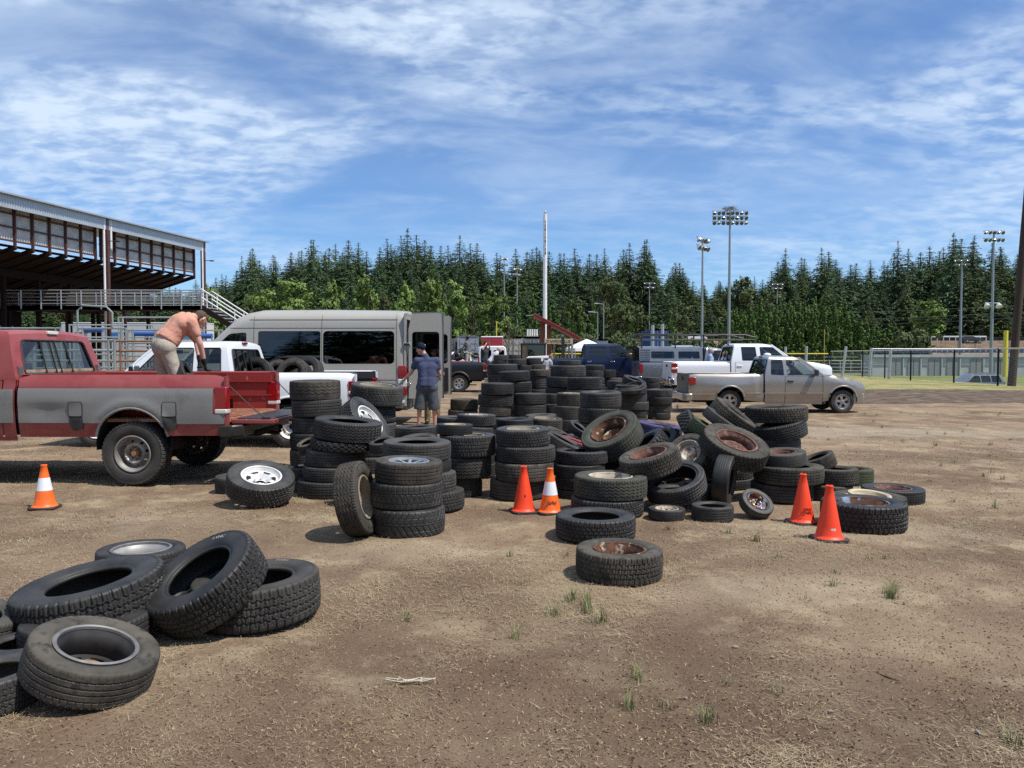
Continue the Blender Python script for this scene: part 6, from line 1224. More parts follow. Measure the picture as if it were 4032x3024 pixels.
for i, (xa, xb, Y, yt, m, lab, a) in enumerate((
    (-60, 131, 25, 707, PGR, 'grey pipe stock panel showing above the red pickup cab, leftmost', 0), (168, 272, 26, 707, PGR, 'grey pipe stock panel with a bowed gate frame near the grandstand column', 1), (276, 345, 25.5, 711, PGR, 'grey pipe stock panel just left of the bending man', 0), (256, 440, 29, 684, GAL, 'tall pale pipe panel behind the bending man', 0),
    (60, 247, 21.5, 733, PGR, 'greenish pipe panel seen through the red pickup rear window', 0), (248, 345, 21.8, 735, PRU, 'rusty pipe panel between the red and white pickups', 0), (345, 470, 22, 738, PRU, 'rusty pipe panel seen behind the white pickup cab', 0), (-120, 60, 22, 735, PRU, 'rusty pipe panel seen through the red pickup door window', 0),
    (150, 330, 32, 700, GAL, 'pale pipe panel farther back under the walkway', 0), (330, 480, 33, 712, GAL, 'pale pipe panel farther back under the stairs', 0))):
    A_, B_ = at(0, xa, yt, Y), at(0, xb, yt, Y); stock_panel(A_.x, B_.x, Y, A_.z, m, lab, 7 if Y < 23 else 6, .0, a)
for i, (xa, xb, y, Y, lab) in enumerate(((290, 335, 721, 28, 'blue padded roller on the pipe panels left of the bending man'), (430, 458, 726, 27, 'blue padded roller on the pipe panels right of the bending man'), (180, 222, 713, 30, 'blue padded roller near the grandstand column'))):
    A_, B_ = at(0, xa, y, Y), at(0, xb, y, Y); b = MB(); b.cyl(A_, B_, .09, n=14)
    for P_ in (A_, B_): b.cyl((P_.x, P_.y, 0), P_ - Vector((0, 0, .07)), .03, n=6, m=1)
    tag(b.build('padded_roller', [PBL, GAL]), lab, 'roller')
# white trailer and banners in the arena beyond
def box_trailer(x, Y, L_, h, m, lab, name='box_trailer', cat='trailer', roofm=None, rz=0., base=.55):
    z = terr1(x, Y); r = empty(name, (x, Y, z), rz, lab, cat); b = MB(); b.box((0, 0, (base + h) / 2), (L_, 2.3, h - base)); b.build('body', m, r, bevel=.06)
    b = MB(); b.box((0, 0, h + .04), (L_ + .04, 2.34, .10)); b.build('roof', roofm or m, r, bevel=.04)
    for sx in (-.35, .35): b = MB(); b.cyl((sx + L_ * .1, -1.2, .36), (sx + L_ * .1, 1.2, .36), .36, n=20); b.build('wheel', BLK, r)
    return r
tr = box_trailer(at(0, 300, 700, 66).x, 66, 12, 4.3, mat('trailer_white', (.60, .61, .62), .5), 'long white trailer parked in the arena behind the grandstand posts')
for i, c_ in enumerate(((.5, .03, .03), (.05, .2, .5), (.03, .03, .04), (.02, .3, .5))):
    b = MB(); b.box((-4.5 + 3 * i, -1.17, 3.3), (.9, .02, .5)); b.build('painted_sign', mat('sign_paint', c_, .5), tr)
box_trailer(at(0, 60, 740, 62).x, 62, 11, 3.4, mat('grey_panel', (.30, .31, .32), .6), 'grey trailer parked in the shade under the grandstand')
# ---------------------------------------------------------------- yard behind the pile: containers, loader, sign, poles
def container(xl, xr, yt, Y, c, lab, h=2.6, L_=6., rz=0., name='shipping_container'):
    A_, B_ = at(0, xl, yt, Y), at(0, xr, yt, Y); w_ = B_.x - A_.x; zt = A_.z; m = mat('container_paint', c, .55, c2=tuple(v * .75 for v in c), vs=1.2, c3=(.20, .11, .07), v3s=2.5, v3=(.66, .74)); z0 = terr1(A_.x, Y)
    r = empty(name, ((A_.x + B_.x) / 2, Y, z0), rz, lab, 'container'); h = zt - z0 - .15
    b = MB(); b.box((0, L_ / 2, .15 + h / 2), (w_ - .1, L_, h - .06))
    for sx in (-1, 1):
        for k in range(20): b.box((sx * (w_ / 2 - .05), .3 * k + .2, .15 + h / 2), (.06, .14, h - .3))
    b.build('body', m, r); b = MB()
    for sx in (-1, 1):
        b.box((sx * (w_ / 2 - .06), -.01, .15 + h / 2), (.12, .12, h))
        for z in (.15, .15 + h): b.box((0, -.01, z), (w_, .12, .14))
    b.build('frame', m, r); 
    for sx in (-1, 1):
        d_ = MB(); d_.box((sx * w_ * .235, -.02, .15 + h / 2), (w_ * .45, .05, h - .2))
        for k in range(5): d_.box((sx * w_ * .235, -.055, .15 + h * (.16 + .17 * k)), (w_ * .40, .03, h * .07))
        o = d_.build('door', m, r)
        b = MB(); 
        for q in (.10, .36): b.cyl((sx * w_ * q, -.09, .3), (sx * w_ * q, -.09, h), .02, n=6)
        b.build('lock_rod', GAL, o)
    b = MB(); 
    for q in (-1, 1): b.box((q * w_ * .3, L_ / 2, .07), (.25, L_, .14))
    b.build('timber_skids', STD, r); return r
container(988, 1034, 727, 66, (.30, .33, .38), 'pale blue-grey shipping container behind the standing man in grey', rz=.05)
container(962, 985, 728, 68, (.16, .17, .18), 'dark grey shipping container just right of the open van doors')
container(1083, 1129, 729, 64, (.42, .42, .37), 'pale grey-green shipping container with ribbed doors beside the dead shrub')
c3_ = container(1130, 1168, 729, 66, (.16, .18, .21), 'dark slate shipping container behind the loader')
container(1290, 1313, 734, 80, (.22, .24, .26), 'grey shipping container behind the white tent')
container(1404, 1444, 712, 85, (.03, .08, .27), 'blue shipping container between two steel posts')
A_ = at(0, 1150, 729, 66.6); r = empty('pallet_of_tubes', (A_.x, 67.2, A_.z + .05), 0, 'pallet of upright white tubes standing on the dark container', 'pallet'); b = MB(); b.box((0, 0, .05), (1.1, 1.0, .10)); b.build('pallet', mat('pallet_wood', (.35, .25, .15), .8), r)
for i in range(5): b = MB(); b.cyl((-.4 + .2 * i, 0, .1), (-.4 + .2 * i, 0, .68), .075, n=12); b.build('tube', PIPW, r)
rd = mat('trailer_red', (.36, .04, .05), .5, c2=(.28, .03, .04)); A_ = at(0, 1063, 729, 58)
t = box_trailer(A_.x, 59, 1.62, A_.z, rd, 'red concession trailer with a white roof behind the white van', roofm=PIPW); b = MB(); b.box((-.3, -1.17, 1.9), (.55, .02, .4)); b.box((.45, -1.17, 1.35), (.5, .02, .12)); b.build('painted_sign', PIPW, t)
# white van from behind
A_ = at(0, 1064, 745, 50); r = empty('white_van', (A_.x, 50, 0), R(5), 'white van seen from behind beside the pale container', 'van'); W_ = 1.95
b = MB(); b.prism([(-.97, .35), (.97, .35), (.98, 1.15), (.86, 2.10), (.70, 2.22), (-.70, 2.22), (-.86, 2.10), (-.98, 1.15)], 0, 4.6, 'yz'); b.V = [(y, x, z) for x, y, z in b.V]; b.build('body', WHT, r, bevel=.05)
for sx in (-1, 1):
    b = MB(); b.box((sx * .42, -.012, 1.62), (.68, .02, .66)); b.build('rear_window', GLT, r); b = MB(); b.box((sx * .90, -.01, 1.25), (.10, .05, .5)); b.build('taillight', REDL, r)
    b = MB(); b.cyl((sx * .70, 1., .34), (sx * .94, 1., .34), .34, n=20); b.build('wheel', BLK, r)
b = MB(); b.box((0, -.03, 1.02), (.42, .03, .16)); b.build('number_plate', BPLA, r); b = MB(); b.box((0, -.08, .45), (1.9, .16, .18)); b.build('bumper', CHRM, r)
# skid loader
A_ = at(0, 1140, 768, 44); WHB = mat('loader_white', (.72, .72, .70), .4); r = empty('skid_loader', (A_.x, 44.5, 0), R(200), 'white and black skid loader with red wheel hubs', 'loader')
b = MB(); b.prism([(-1.1, .45), (1.0, .40), (1.1, .9), (.7, 1.2), (-1.2, 1.3), (-1.3, .9)], -.55, .55); b.build('body', BPLA, r, bevel=.04)
b = MB(); b.box((-.35, 0, 1.75), (1.1, .95, 1.0)); b.build('cab', GLT, r, bevel=.05); b = MB()
for x in (-.9, .2):
    for y in (-.47, .47): b.bar((x, y, 1.2), (x, y, 2.25), .07)
b.box((-.35, 0, 2.28), (1.25, 1.05, .08)); b.build('cab_frame', BPLA, r)
for sg in (1, -1):
    b = MB(); b.prism([(-1.3, 1.05), (-1.2, 1.6), (.2, 1.55), (1.1, 1.0), (1.55, .35), (1.35, .3), (.85, .95), (.1, 1.3), (-.9, 1.25)], sg * .62, sg * .78); b.build('lift_arm', WHB, r, bevel=.02)
    for x in (-.65, .6):
        w_ = empty('wheel', (x, sg * .72, .42)); w_.parent = r; b = MB(); b.cyl((0, -.13, 0), (0, .13, 0), .42, n=24); b.build('tyre', BLK, w_, bevel=.04); b = MB(); b.cyl((0, -.15, 0), (0, .15, 0), .23, n=20); b.build('rim', mat('hub_red', (.55, .04, .02), .5), w_, bevel=.02)
b = MB(); b.prism([(1.45, .08), (2.1, .05), (1.6, .75), (1.45, .7)], -.8, .8); b.build('bucket', STD, r)
# sign shelter
WOOD = mat('cedar_post', (.22, .085, .045), .75, c2=(.14, .05, .03), vs=3); A_ = at(0, 1153, 682, 50); B_ = at(0, 1251, 733, 50)
r = empty('sign_shelter', (at(0, 1172, 700, 50).x, 50, 0), 0, 'sloping red shelter roof on brown posts with a carved Stampede Club board', 'shelter'); o_ = r.location
b = MB(); b.bar(A_ - o_, B_ - o_, 1.6, .18); b.build('roof', mat('shelter_red', (.32, .055, .045), .5, c2=(.26, .04, .035)), r); b = MB(); b.bar(A_ - o_ + Vector((.0, 0, .11)), B_ - o_ + Vector((0, 0, .11)), 1.7, .05); b.build('roof_sheet', mat('shelter_red_sheet', (.40, .08, .07), .5), r)
b = MB(); b.bar(A_ - o_ - Vector((.5, 0, 0)), A_ - o_ + Vector((.05, 0, .06)), .12, .05); b.build('lamp', GAL, r)
for x in (.14, 1.84): b = MB(); b.box((x, -1.06, 1.35), (.10, .10, 2.7)); b.build('post', mat('sign_post', (.33, .31, .28), .75), r)
for x, w_, zt in ((0, .34, 3.8), (.42, .30, 3.55), (1.92, .13, 2.75), (1.72, .10, 2.5), (.75, .10, 2.5)): b = MB(); b.box((x, 0, zt / 2), (w_, .3, zt)); b.build('post', WOOD if w_ > .2 else mat('grey_post', (.30, .29, .27), .7), r)
S0, S1_ = at(0, 1175, 738, 49.7), at(0, 1234, 738, 49.7); b = MB(); b.box(((S0.x + S1_.x) / 2 - o_.x, -1.15, S0.z), (S1_.x - S0.x, .06, .32)); sb = b.build('sign_board', mat('carved_wood', (.52, .43, .30), .8, c2=(.40, .32, .21), vs=6), r, bevel=.01)
text(sb, 'STAMPEDE CLUB', .255, Matrix.Translation(((S0.x + S1_.x) / 2 - o_.x, -1.185, S0.z)) @ Matrix.Rotation(R(90), 4, 'X') @ Matrix.Diagonal((.80, 1, 1, 1)), mat('carved_letters', (.13, .08, .05), .8), .006)
b = MB(); b.box((1.0, .2, .9), (1.9, .8, .08)); b.box((1.0, .2, .45), (.1, .1, .9)); b.build('counter', mat('weathered_wood', (.30, .27, .23), .8), r)
# tall white pole, feather flag, yellow pole, steel posts, tent
def pole(name, x, yt, Y, r0, r1, m, lab, cat='pole', base=None, lean=0.):
    A_ = at(0, x, yt, Y); z0 = terr1(A_.x, Y); b = MB(); b.cyl((0, 0, -.2), (lean, 0, A_.z - z0), r0, r1, 14); o = b.build(name, m); o.location = (A_.x - lean, Y, z0); return tag(o, lab, cat), A_.z - z0
o, h = pole('tall_pole', 1177.5, 463, 60, .17, .15, PIPW, 'tall white pole standing beside the sloping red shelter roof'); b = MB(); b.ball((0, 0, h + .18), .10); b.cyl((0, 0, h), (0, 0, h + .1), .03, n=6); b.build('finial', GAL, o)
b = MB(); 
for i in range(9): b.box((.02, -.155, h - .6 - .30 * i), (.04 + .02 * (i % 3), .012, .24))
b.build('painted_mark', mat('mark_maroon', (.06, .02, .03), .6), o)
o, h = pole('feather_flag', 1213, 719, 47, .02, .012, BPLA, 'narrow black feather flag standing before the sign board', 'flag'); b = MB(); b.prism([(0, h), (.16, h - .15), (.20, h - .7), (.16, .5), (0, .5)], -.004, .004); b.build('banner', mat('flag_cloth', (.02, .02, .022), .8, c2=(.4, .4, .4), vs=3, lo=.55, hi=.6), o)
pole('foul_pole', 1072.5, 694, 70, .045, .045, mat('yellow_paint', (.75, .60, .06), .5), 'thin yellow pole standing before the dark trees in mid picture'); YEL = bpy.data.materials['yellow_paint']
pole('foul_pole', 1781, 711, 128, .07, .07, mat('faded_yellow', (.42, .32, .07), .6), 'faded yellow foul pole before the hornbeam hedge'); pole('foul_pole', 2173, 714, 112, .30, .30, YEL, 'thick bright yellow foul pole at the far right')
for x, yt in ((1410, 702), (1431, 700)): pole('steel_post', x, yt, 80, .17, .17, GAL, 'bare galvanised steel post %s the blue container' % ('left of the middle of' if x < 1420 else 'at the right part of'), 'post')
TNT = mat('tent_white', (.82, .83, .85), .7, c2=(.76, .77, .80)); A_ = at(0, 1267, 732, 62); r = empty('canopy_tent', (A_.x, 62, 0), .2, 'small white pop-up canopy tent behind the blue pickup', 'tent'); q = 1.35; zt = A_.z
b = MB(); b.add([(-q, -q, zt - .75), (q, -q, zt - .75), (q, q, zt - .75), (-q, q, zt - .75), (0, 0, zt), (-q, -q, zt - 1.0), (q, -q, zt - 1.0), (q, q, zt - 1.0), (-q, q, zt - 1.0)], [(0, 1, 4), (1, 2, 4), (2, 3, 4), (3, 0, 4), (0, 5, 6, 1), (1, 6, 7, 2), (2, 7, 8, 3), (3, 8, 5, 0)]); b.build('canopy', TNT, r, smooth=0)
for x in (-q, q):
    for y in (-q, q): b = MB(); b.box((x, y, (zt - .8) / 2), (.05, .05, zt - .8)); b.build('leg', GAL, r)
# ---- ball field lights
LMP = mat('lamp_shell', (.70, .71, .72), .3, .5, c2=(.55, .56, .57)); LGL = mat('lamp_glass', (.10, .10, .11), .1); PLG = mat('grey_pole', (.30, .32, .33), .5, .4, c2=(.24, .26, .27))
def light_pole(x, yt, Y, rows, n, halfw, r0, lab, yaw=0., gap=.62, nest=False, low=False):
    A_ = at(0, x, yt, Y); z0 = terr1(A_.x, Y); h = A_.z - z0; r = empty('floodlight_pole', (A_.x, Y, z0), yaw, lab, 'light pole', 'ball field floodlight poles'); b = MB(); b.cyl((0, 0, -.2), (0, 0, h + .1), r0, r0 * .5, 12); b.build('pole', PLG, r)
    s = halfw * 2 / n
    for i in range(rows):
        z = h - gap * i; b = MB(); b.bar((-halfw, 0, z + .25), (halfw, 0, z + .25), .09); b.build('crossarm', PLG, r)
        for k in range(n):
            xx = -halfw + s * (k + .5); b = MB(); d = Vector((.25 * math.sin(k * 2.1), -1 if (k + i) % 3 else -.3, -.55)).normalized(); c_ = Vector((xx, -.1, z)); w_ = s * .46
            b.cyl(c_ - d * w_ * .9, c_ - d * w_ * .1, w_ * .35, w_ * .95, 12); b.cyl(c_ - d * w_ * .1, c_ + d * w_ * .3, w_ * .95, w_ * 1.0, 12); lo = b.build('lamp', LMP, r)
            b = MB(); b.cyl(c_ + d * (w_ * .3 + .005), c_ + d * (w_ * .3 + .02), w_ * .9, w_ * .9, 12); b.build('lens', LGL, lo)
    if nest:
        rr = random.Random(3); b = MB()
        for k in range(90): a = rr.uniform(0, 6.28); p = Vector((math.cos(a) * rr.uniform(.1, .8), math.sin(a) * .5, h + .3 + rr.uniform(0, .45))); q_ = p + Vector((rr.uniform(-.5, .5), rr.uniform(-.3, .3), rr.uniform(-.12, .12))); b.bar(p, q_, .035)
        tag(b.build('stick_nest', mat('nest_sticks', (.16, .11, .07), .9), smooth=0, loc=r.location), 'big stick nest on top of the tallest floodlight pole', 'nest')
    if low:
        b = MB(); z = h * .52; b.bar((-1., 0, z), (1., 0, z), .1)
        for k in (-1, 1): b.cyl((k * .8, 0, z - .1), (k * .8, -.25, z - .55), .2, .45, 12)
        b.build('low_lamp', LMP, r)
light_pole(1577, 461, 92, 3, 8, 2.15, .22, 'tallest floodlight pole with three rows of lamps and a nest', gap=.58, nest=True)
light_pole(1518, 520, 75, 2, 4, 1.15, .15, 'floodlight pole turned sideways, just left of the tallest one', yaw=R(48), gap=.75)
light_pole(1403, 613, 165, 2, 7, 1.25, .15, 'small far floodlight pole left of the two tall ones', gap=.9)
light_pole(1679, 615, 165, 2, 7, 1.25, .15, 'small far floodlight pole half hidden by the hornbeam hedge', gap=.9)
light_pole(2078, 564, 140, 2, 8, 1.35, .28, 'leaning-light floodlight pole with a wide crown, second from the right edge', yaw=R(-15), gap=.75)
light_pole(2147, 503, 105, 2, 5, 1.45, .24, 'floodlight pole near the right edge with low side lamps', gap=1.0, low=True)
light_pole(1089, 560, 135, 2, 4, .85, .16, 'taller of the two floodlight poles above the maples', yaw=R(50), gap=.95)
light_pole(1117, 583, 140, 2, 4, 1.0, .16, 'shorter of the two floodlight poles above the maples', yaw=R(40), gap=1.0)
for x, yt, d_ in ((1304, 656, 'taller'), (1291, 674, 'shorter')):
    o, h = pole('street_lamp', x, yt, 95, .09, .06, PLG, d_ + ' of two plain street lamps left of the blue container', 'street lamp'); b = MB(); b.bar((0, 0, h - .05), (-.75, 0, h + .03), .07); b.box((-.9, 0, h + .03), (.5, .22, .12)); b.build('lamp_head', LMP, o)
PWD = mat('creosote_pole', (.055, .035, .025), .85, c2=(.035, .022, .016), vs=3, bump=.4); o, h = pole('utility_pole', 2193, 500, 40, .20, .17, PWD, 'dark wooden utility pole at the right picture edge', 'utility pole'); o.scale = (1, 1, 1.6); o.rotation_euler = (0, R(3.4), 0)
# ---- fences, dugout, bleachers
FBK = mat('black_fence', (.015, .015, .016), .5); 
def mesh_mat(name, c, dens):
    m = bpy.data.materials.new(name); m.use_nodes = True; nt = m.node_tree; N = nt.nodes; L = nt.links; p = N['Principled BSDF']; p.inputs['Base Color'].default_value = (*c, 1); p.inputs['Roughness'].default_value = .5
    tc = N.new('ShaderNodeTexCoord'); mp = N.new('ShaderNodeMapping'); mp.inputs['Rotation'].default_value = (0, R(45), 0); L.new(tc.outputs['Object'], mp.inputs[0]); s = N.new('ShaderNodeSeparateXYZ'); L.new(mp.outputs[0], s.inputs[0]); w = []
    for i in (0, 2):
        a = N.new('ShaderNodeMath'); a.operation = 'MULTIPLY'; a.inputs[1].default_value = 1 / .06; L.new(s.outputs[i], a.inputs[0]); f = N.new('ShaderNodeMath'); f.operation = 'FRACT'; L.new(a.outputs[0], f.inputs[0]); g_ = N.new('ShaderNodeMath'); g_.operation = 'LESS_THAN'; g_.inputs[1].default_value = dens; L.new(f.outputs[0], g_.inputs[0]); w.append(g_.outputs[0])
    mx = N.new('ShaderNodeMath'); mx.operation = 'MAXIMUM'; L.new(w[0], mx.inputs[0]); L.new(w[1], mx.inputs[1]); L.new(mx.outputs[0], p.inputs['Alpha']); return m
CHN = mesh_mat('chain_link', (.30, .31, .31), .07); CHB = mesh_mat('chain_link_black', (.03, .032, .03), .20)
def fence(pts, h, m, pm, lab, step=4.5, cap=None, capr=.03, r_=.045):
    P0 = Vector(pts[0]); r = empty('chain_link_fence', (P0.x, P0.y, 0), 0, lab, 'fence')
    for a, c in zip(pts, pts[1:]):
        a = Vector((*a, 0)); c = Vector((*c, 0)); L_ = (c - a).length; k = max(1, round(L_ / step)); b = MB(); zz = lambda q: Vector((q.x - P0.x, q.y - P0.y, terr1(q.x, q.y)))
        for i in range(k): p, q = zz(a.lerp(c, i / k)), zz(a.lerp(c, (i + 1) / k)); b.add([p, q, q + Vector((0, 0, h)), p + Vector((0, 0, h))], [(0, 1, 2, 3)])
        o = b.build('mesh_panel', m, r, smooth=0)
        for i in range(k + 1): p = zz(a.lerp(c, i / k)); b = MB(); b.cyl(p, p + Vector((0, 0, h + .03)), r_, n=8); b.build('post', pm, r)
        b = MB(); b.cyl(zz(a) + Vector((0, 0, h)), zz(c) + Vector((0, 0, h)), capr, n=8); b.build('top_rail', cap or pm, r)
CAP = mat('pale_yellow_cap', (.60, .58, .42), .5)
fence([(25.0, 34.0), (25.4, 40.2), (25.8, 44.9), (25.5, 49.2), (26.3, 57.7), (26.3, 63.5)], 1.95, CHN, FBK, 'chain link fence on black posts with a pale yellow cap at the right', 4.6, CAP, .035, .05)
fence([(26.3, 64.0), (16, 64.5), (4, 65.0), (-4, 65)], 1.75, CHB, FBK, 'black mesh fence with a yellow top rail behind the parked pickups', 3.5, YEL, .045)
fence([(14, 132), (40, 134), (66, 134)], 2.2, CHB, FBK, 'dark outfield fence with a yellow top along the hornbeam hedge', 4., YEL, .06)
fence([(74, 158), (130, 158)], 3.2, CHB, FBK, 'tall dark backstop fence far off at the right', 3.5)
for x, y, Y, yt, k in ((3315, 1480, 58, 1364, .28), (3422, 1488, 56, 1370, .14), (3500, 1498, 52, 1373, .10), (3092, 1440, 60, 1365, 0.), (3172, 1468, 60, 1363, .05)):
    A_ = Vector(((x - CX) / FPX * Y, Y, 0)); z0 = terr1(A_.x, Y); zt = EYE + (HZ - yt) / FPX * Y; b = MB(); b.cyl((0, 0, -.3), (k, 0, zt - z0), .10, n=14); o = b.build('galvanised_post', GAL); o.location = (A_.x, Y, z0)
    tag(o, 'bare galvanised post standing free inside the chain link fence', 'post', 'free galvanised posts inside the fence')
CON = mat('concrete', (.44, .45, .46), .85, c2=(.36, .37, .38), vs=.8, v=.9); x0, x1 = (1885 - 1106) / 1661.6 * 118, (2270 - 1106) / 1661.6 * 118; zb = -1.5; zt = 1.75
r = empty('dugout_building', (x0, 118, zb), 0, 'long grey concrete dugout with doors and blue seats along its top', 'building'); W_ = x1 - x0; H_ = zt - zb
b = MB(); b.box((W_ / 2, 2, H_ / 2), (W_, 4, H_)); b.box((W_ / 2, -.15, H_ - .2), (W_, .3, .4)); b.box((W_ / 2, -.05, H_ * .52), (W_, .1, .07)); b.build('wall', CON, r)
for x in (3.5, 6.2, 9.4, 12.2, 15.8, 19.5): b = MB(); b.box((x, -.06, H_ * .40), (1.7, .12, H_ * .78)); b.box((x, -.13, H_ * .40), (.06, .03, H_ * .78), m=1); b.build('door', [mat('door_grey', (.24, .25, .26), .7), FBK], r); b = MB(); b.box((x + 1.1, -.12, H_ * .42), (.18, .24, H_ * .84)); b.build('pilaster', CON, r)
for k in range(34): b = MB(); b.box((.6 + k * .85, .9, H_ + .35), (.62, .5, .12)); b.box((.6 + k * .85, 1.15, H_ + .62), (.62, .08, .5)); b.build('seat', mat('seat_blue', (.03, .06, .20), .5) if k == 0 else bpy.data.materials['seat_blue'], r)
b = MB(); b.cyl((0, .2, H_ + .9), (W_, .2, H_ + .9), .05, n=6); b.build('guard_rail', GAL, r)
r = empty('bleachers', ((1800 - 1106) / 1661.6 * 108, 108, -1.5), 0, 'small aluminium bleachers left of the concrete dugout', 'bleachers')
for i in range(6): b = MB(); b.box((2.2, 4 - .8 * (5 - i) - 1, .5 + .48 * i), (7.5 - .5 * i, .5, .08)); b.build('bench', GAL, r); b = MB(); b.box((-1.6 + 1.5 * i, 1, 1.2), (.08, .08, 2.4)); b.build('upright', GAL, r)
# ---- far cars
def wagon(x, Y, z, rz, m, lab, L_=4.6, h=1.76):
    r = empty('parked_car', (x, Y, z), rz, lab, 'car'); fy = lambda X, Z: .90 - (.16 * max(0, Z - 1.05) / .7) - .04 * ((Z - .7) / .5) ** 2; hb = h - .06
    ol = [(-.9, .35), (-.92, .95), (-.75, hb - .1), (-.6, hb), (1.3, hb), (2.05, 1.06), (3.2, .92), (3.6, .70), (3.62, .35)] + arc(2.75, .36, .40, 0, 180, 8) + arc(0, .36, .40, 0, 180, 8)
    ws = [rpoly([(-.72, 1.08), (-.60, hb - .12), (.02, hb - .12), (.02, 1.08)], .05), rpoly([(.10, 1.08), (.10, hb - .12), (.78, hb - .12), (.78, 1.08)], .05), rpoly([(.86, 1.08), (.86, hb - .12), (1.24, hb - .12), (1.80, 1.08)], .05)]
    b = MB()
    for sg in (1, -1): skin(b, ol, ws, fy, sg, .12)
    loft(b, dens(ol[1:8], .2), fy, 6, .03); b.build('body', m, r, smooth=45); b = MB()
    for sg in (1, -1):
        for q in ws: skin(b, q, [], fy, sg, .3, .01)
    b.build('windows', GLM, r); b = MB(); b.box((1.4, 0, .5), (4, 1.3, .3)); b.box((.4, 0, .8), (2, 1.4, .4)); b.build('interior', DARK, r)
    for sg in (1, -1):
        b = MB(); b.box((-.90, sg * .80, .98), (.10, .16, .22)); b.build('taillight', REDL, r)
        for X in (0, 2.75): b = MB(); b.cyl((X, sg * .66, .36), (X, sg * .88, .36), .36, n=20); b.cyl((X, sg * .87, .36), (X, sg * .89, .36), .21, n=16, m=1); b.build('wheel', [BLK, RALU], r)
        b = MB(); b.cyl((-.4, sg * .62, h + .03), (1.2, sg * .62, h + .03), .025, n=6); b.build('roof_rail', BPLA, r)
wagon(at(0, 2130, 800, 59).x, 59, -1.5, R(178), paint('suv_grey', (.17, .19, .22), .3, .5), 'grey blue estate car parked low behind the chain link fence')
ro = 168; wagon(at(0, 2085, 735, ro).x, ro - .0, terr1(at(0, 2085, 735, ro).x, ro), 0, paint('car_black', (.02, .02, .022), .3), 'dark car on the far road among the trees at the right', h=1.5)
q = at(0, 1493, 730, 178); wagon(q.x, 178, terr1(q.x, 178), 0, WHT, 'white car far off beneath the dark trees', h=1.5)
for xa, xb, y, Y, lab in ((1360, 1475, 724, 172, 'white guard rail far off under the trees near the blue container'), (1985, 2130, 738, 172, 'white guard rail along the far road at the right')):
    A_, B_ = at(0, xa, y, Y), at(0, xb, y, Y); b = MB(); z = terr1(A_.x, Y); b.box(((A_.x + B_.x) / 2, Y, z + .95), (B_.x - A_.x, .1, .35))
    for i in range(12): b.box((A_.x + (B_.x - A_.x) * i / 11, Y, z + .5), (.15, .15, 1.)); 
    tag(b.build('guard_rail', PIPW), lab, 'guard rail')
WIR = mat('wire', (.12, .13, .13), .5)
for i, y in enumerate((656, 671, 676, 683)): b = MB(); A_, B_ = at(0, 1430, y + 12, 175), at(0, 2260, y, 140); b.tube([A_.lerp(B_, t / 8) - Vector((0, 0, 1.2 * math.sin(math.pi * t / 8))) for t in range(9)], .022, 4); tag(b.build('power_line', WIR), 'thin power line strung in front of the dark trees at the right', 'power line', 'power lines before the trees')
# ---------------------------------------------------------------- trees
def leaf_mat(name, a, b_, c3, rnd=.28, rough=.6):
    return mat(name, a, rough, c2=b_, vs=.22, v=1., lo=.38, hi=.62, spec=.25, c3=c3, v3s=.9, v3=(.55, .72), rnd=rnd)
FIR = leaf_mat('fir_needles', (.066, .108, .040), (.045, .080, .036), (.095, .135, .048)); FIR2 = leaf_mat('fir_needles_olive', (.092, .125, .038), (.064, .096, .035), (.125, .145, .052)); MAP = leaf_mat('maple_leaves', (.145, .205, .046), (.105, .165, .040), (.19, .23, .058), .18); OLV = leaf_mat('madrone_leaves', (.085, .108, .034), (.060, .088, .030), (.12, .115, .045), .18); HRN = leaf_mat('hornbeam_leaves', (.095, .155, .032), (.070, .125, .030), (.13, .185, .042), .15); DEAD = leaf_mat('grey_twigs', (.22, .21, .13), (.16, .17, .09), (.30, .27, .20), .1); BRK = mat('bark', (.075, .058, .045), .9, c2=(.045, .035, .028), vs=3)
def frond_tris(P, D, L, Wd, r, droop=.3):
    """long triangles starting at P (n,3), along unit D, length L, width Wd, random roll"""
    n = len(P); q = r.normal(0, 1, (n, 3)); s = np.cross(D, q); s /= np.linalg.norm(s, axis=1)[:, None] + 1e-9
    tip = P + D * L[:, None]; tip[:, 2] -= droop * L
    V = np.stack([P - s * Wd[:, None], P + s * Wd[:, None], tip], 1).reshape(-1, 3); return V
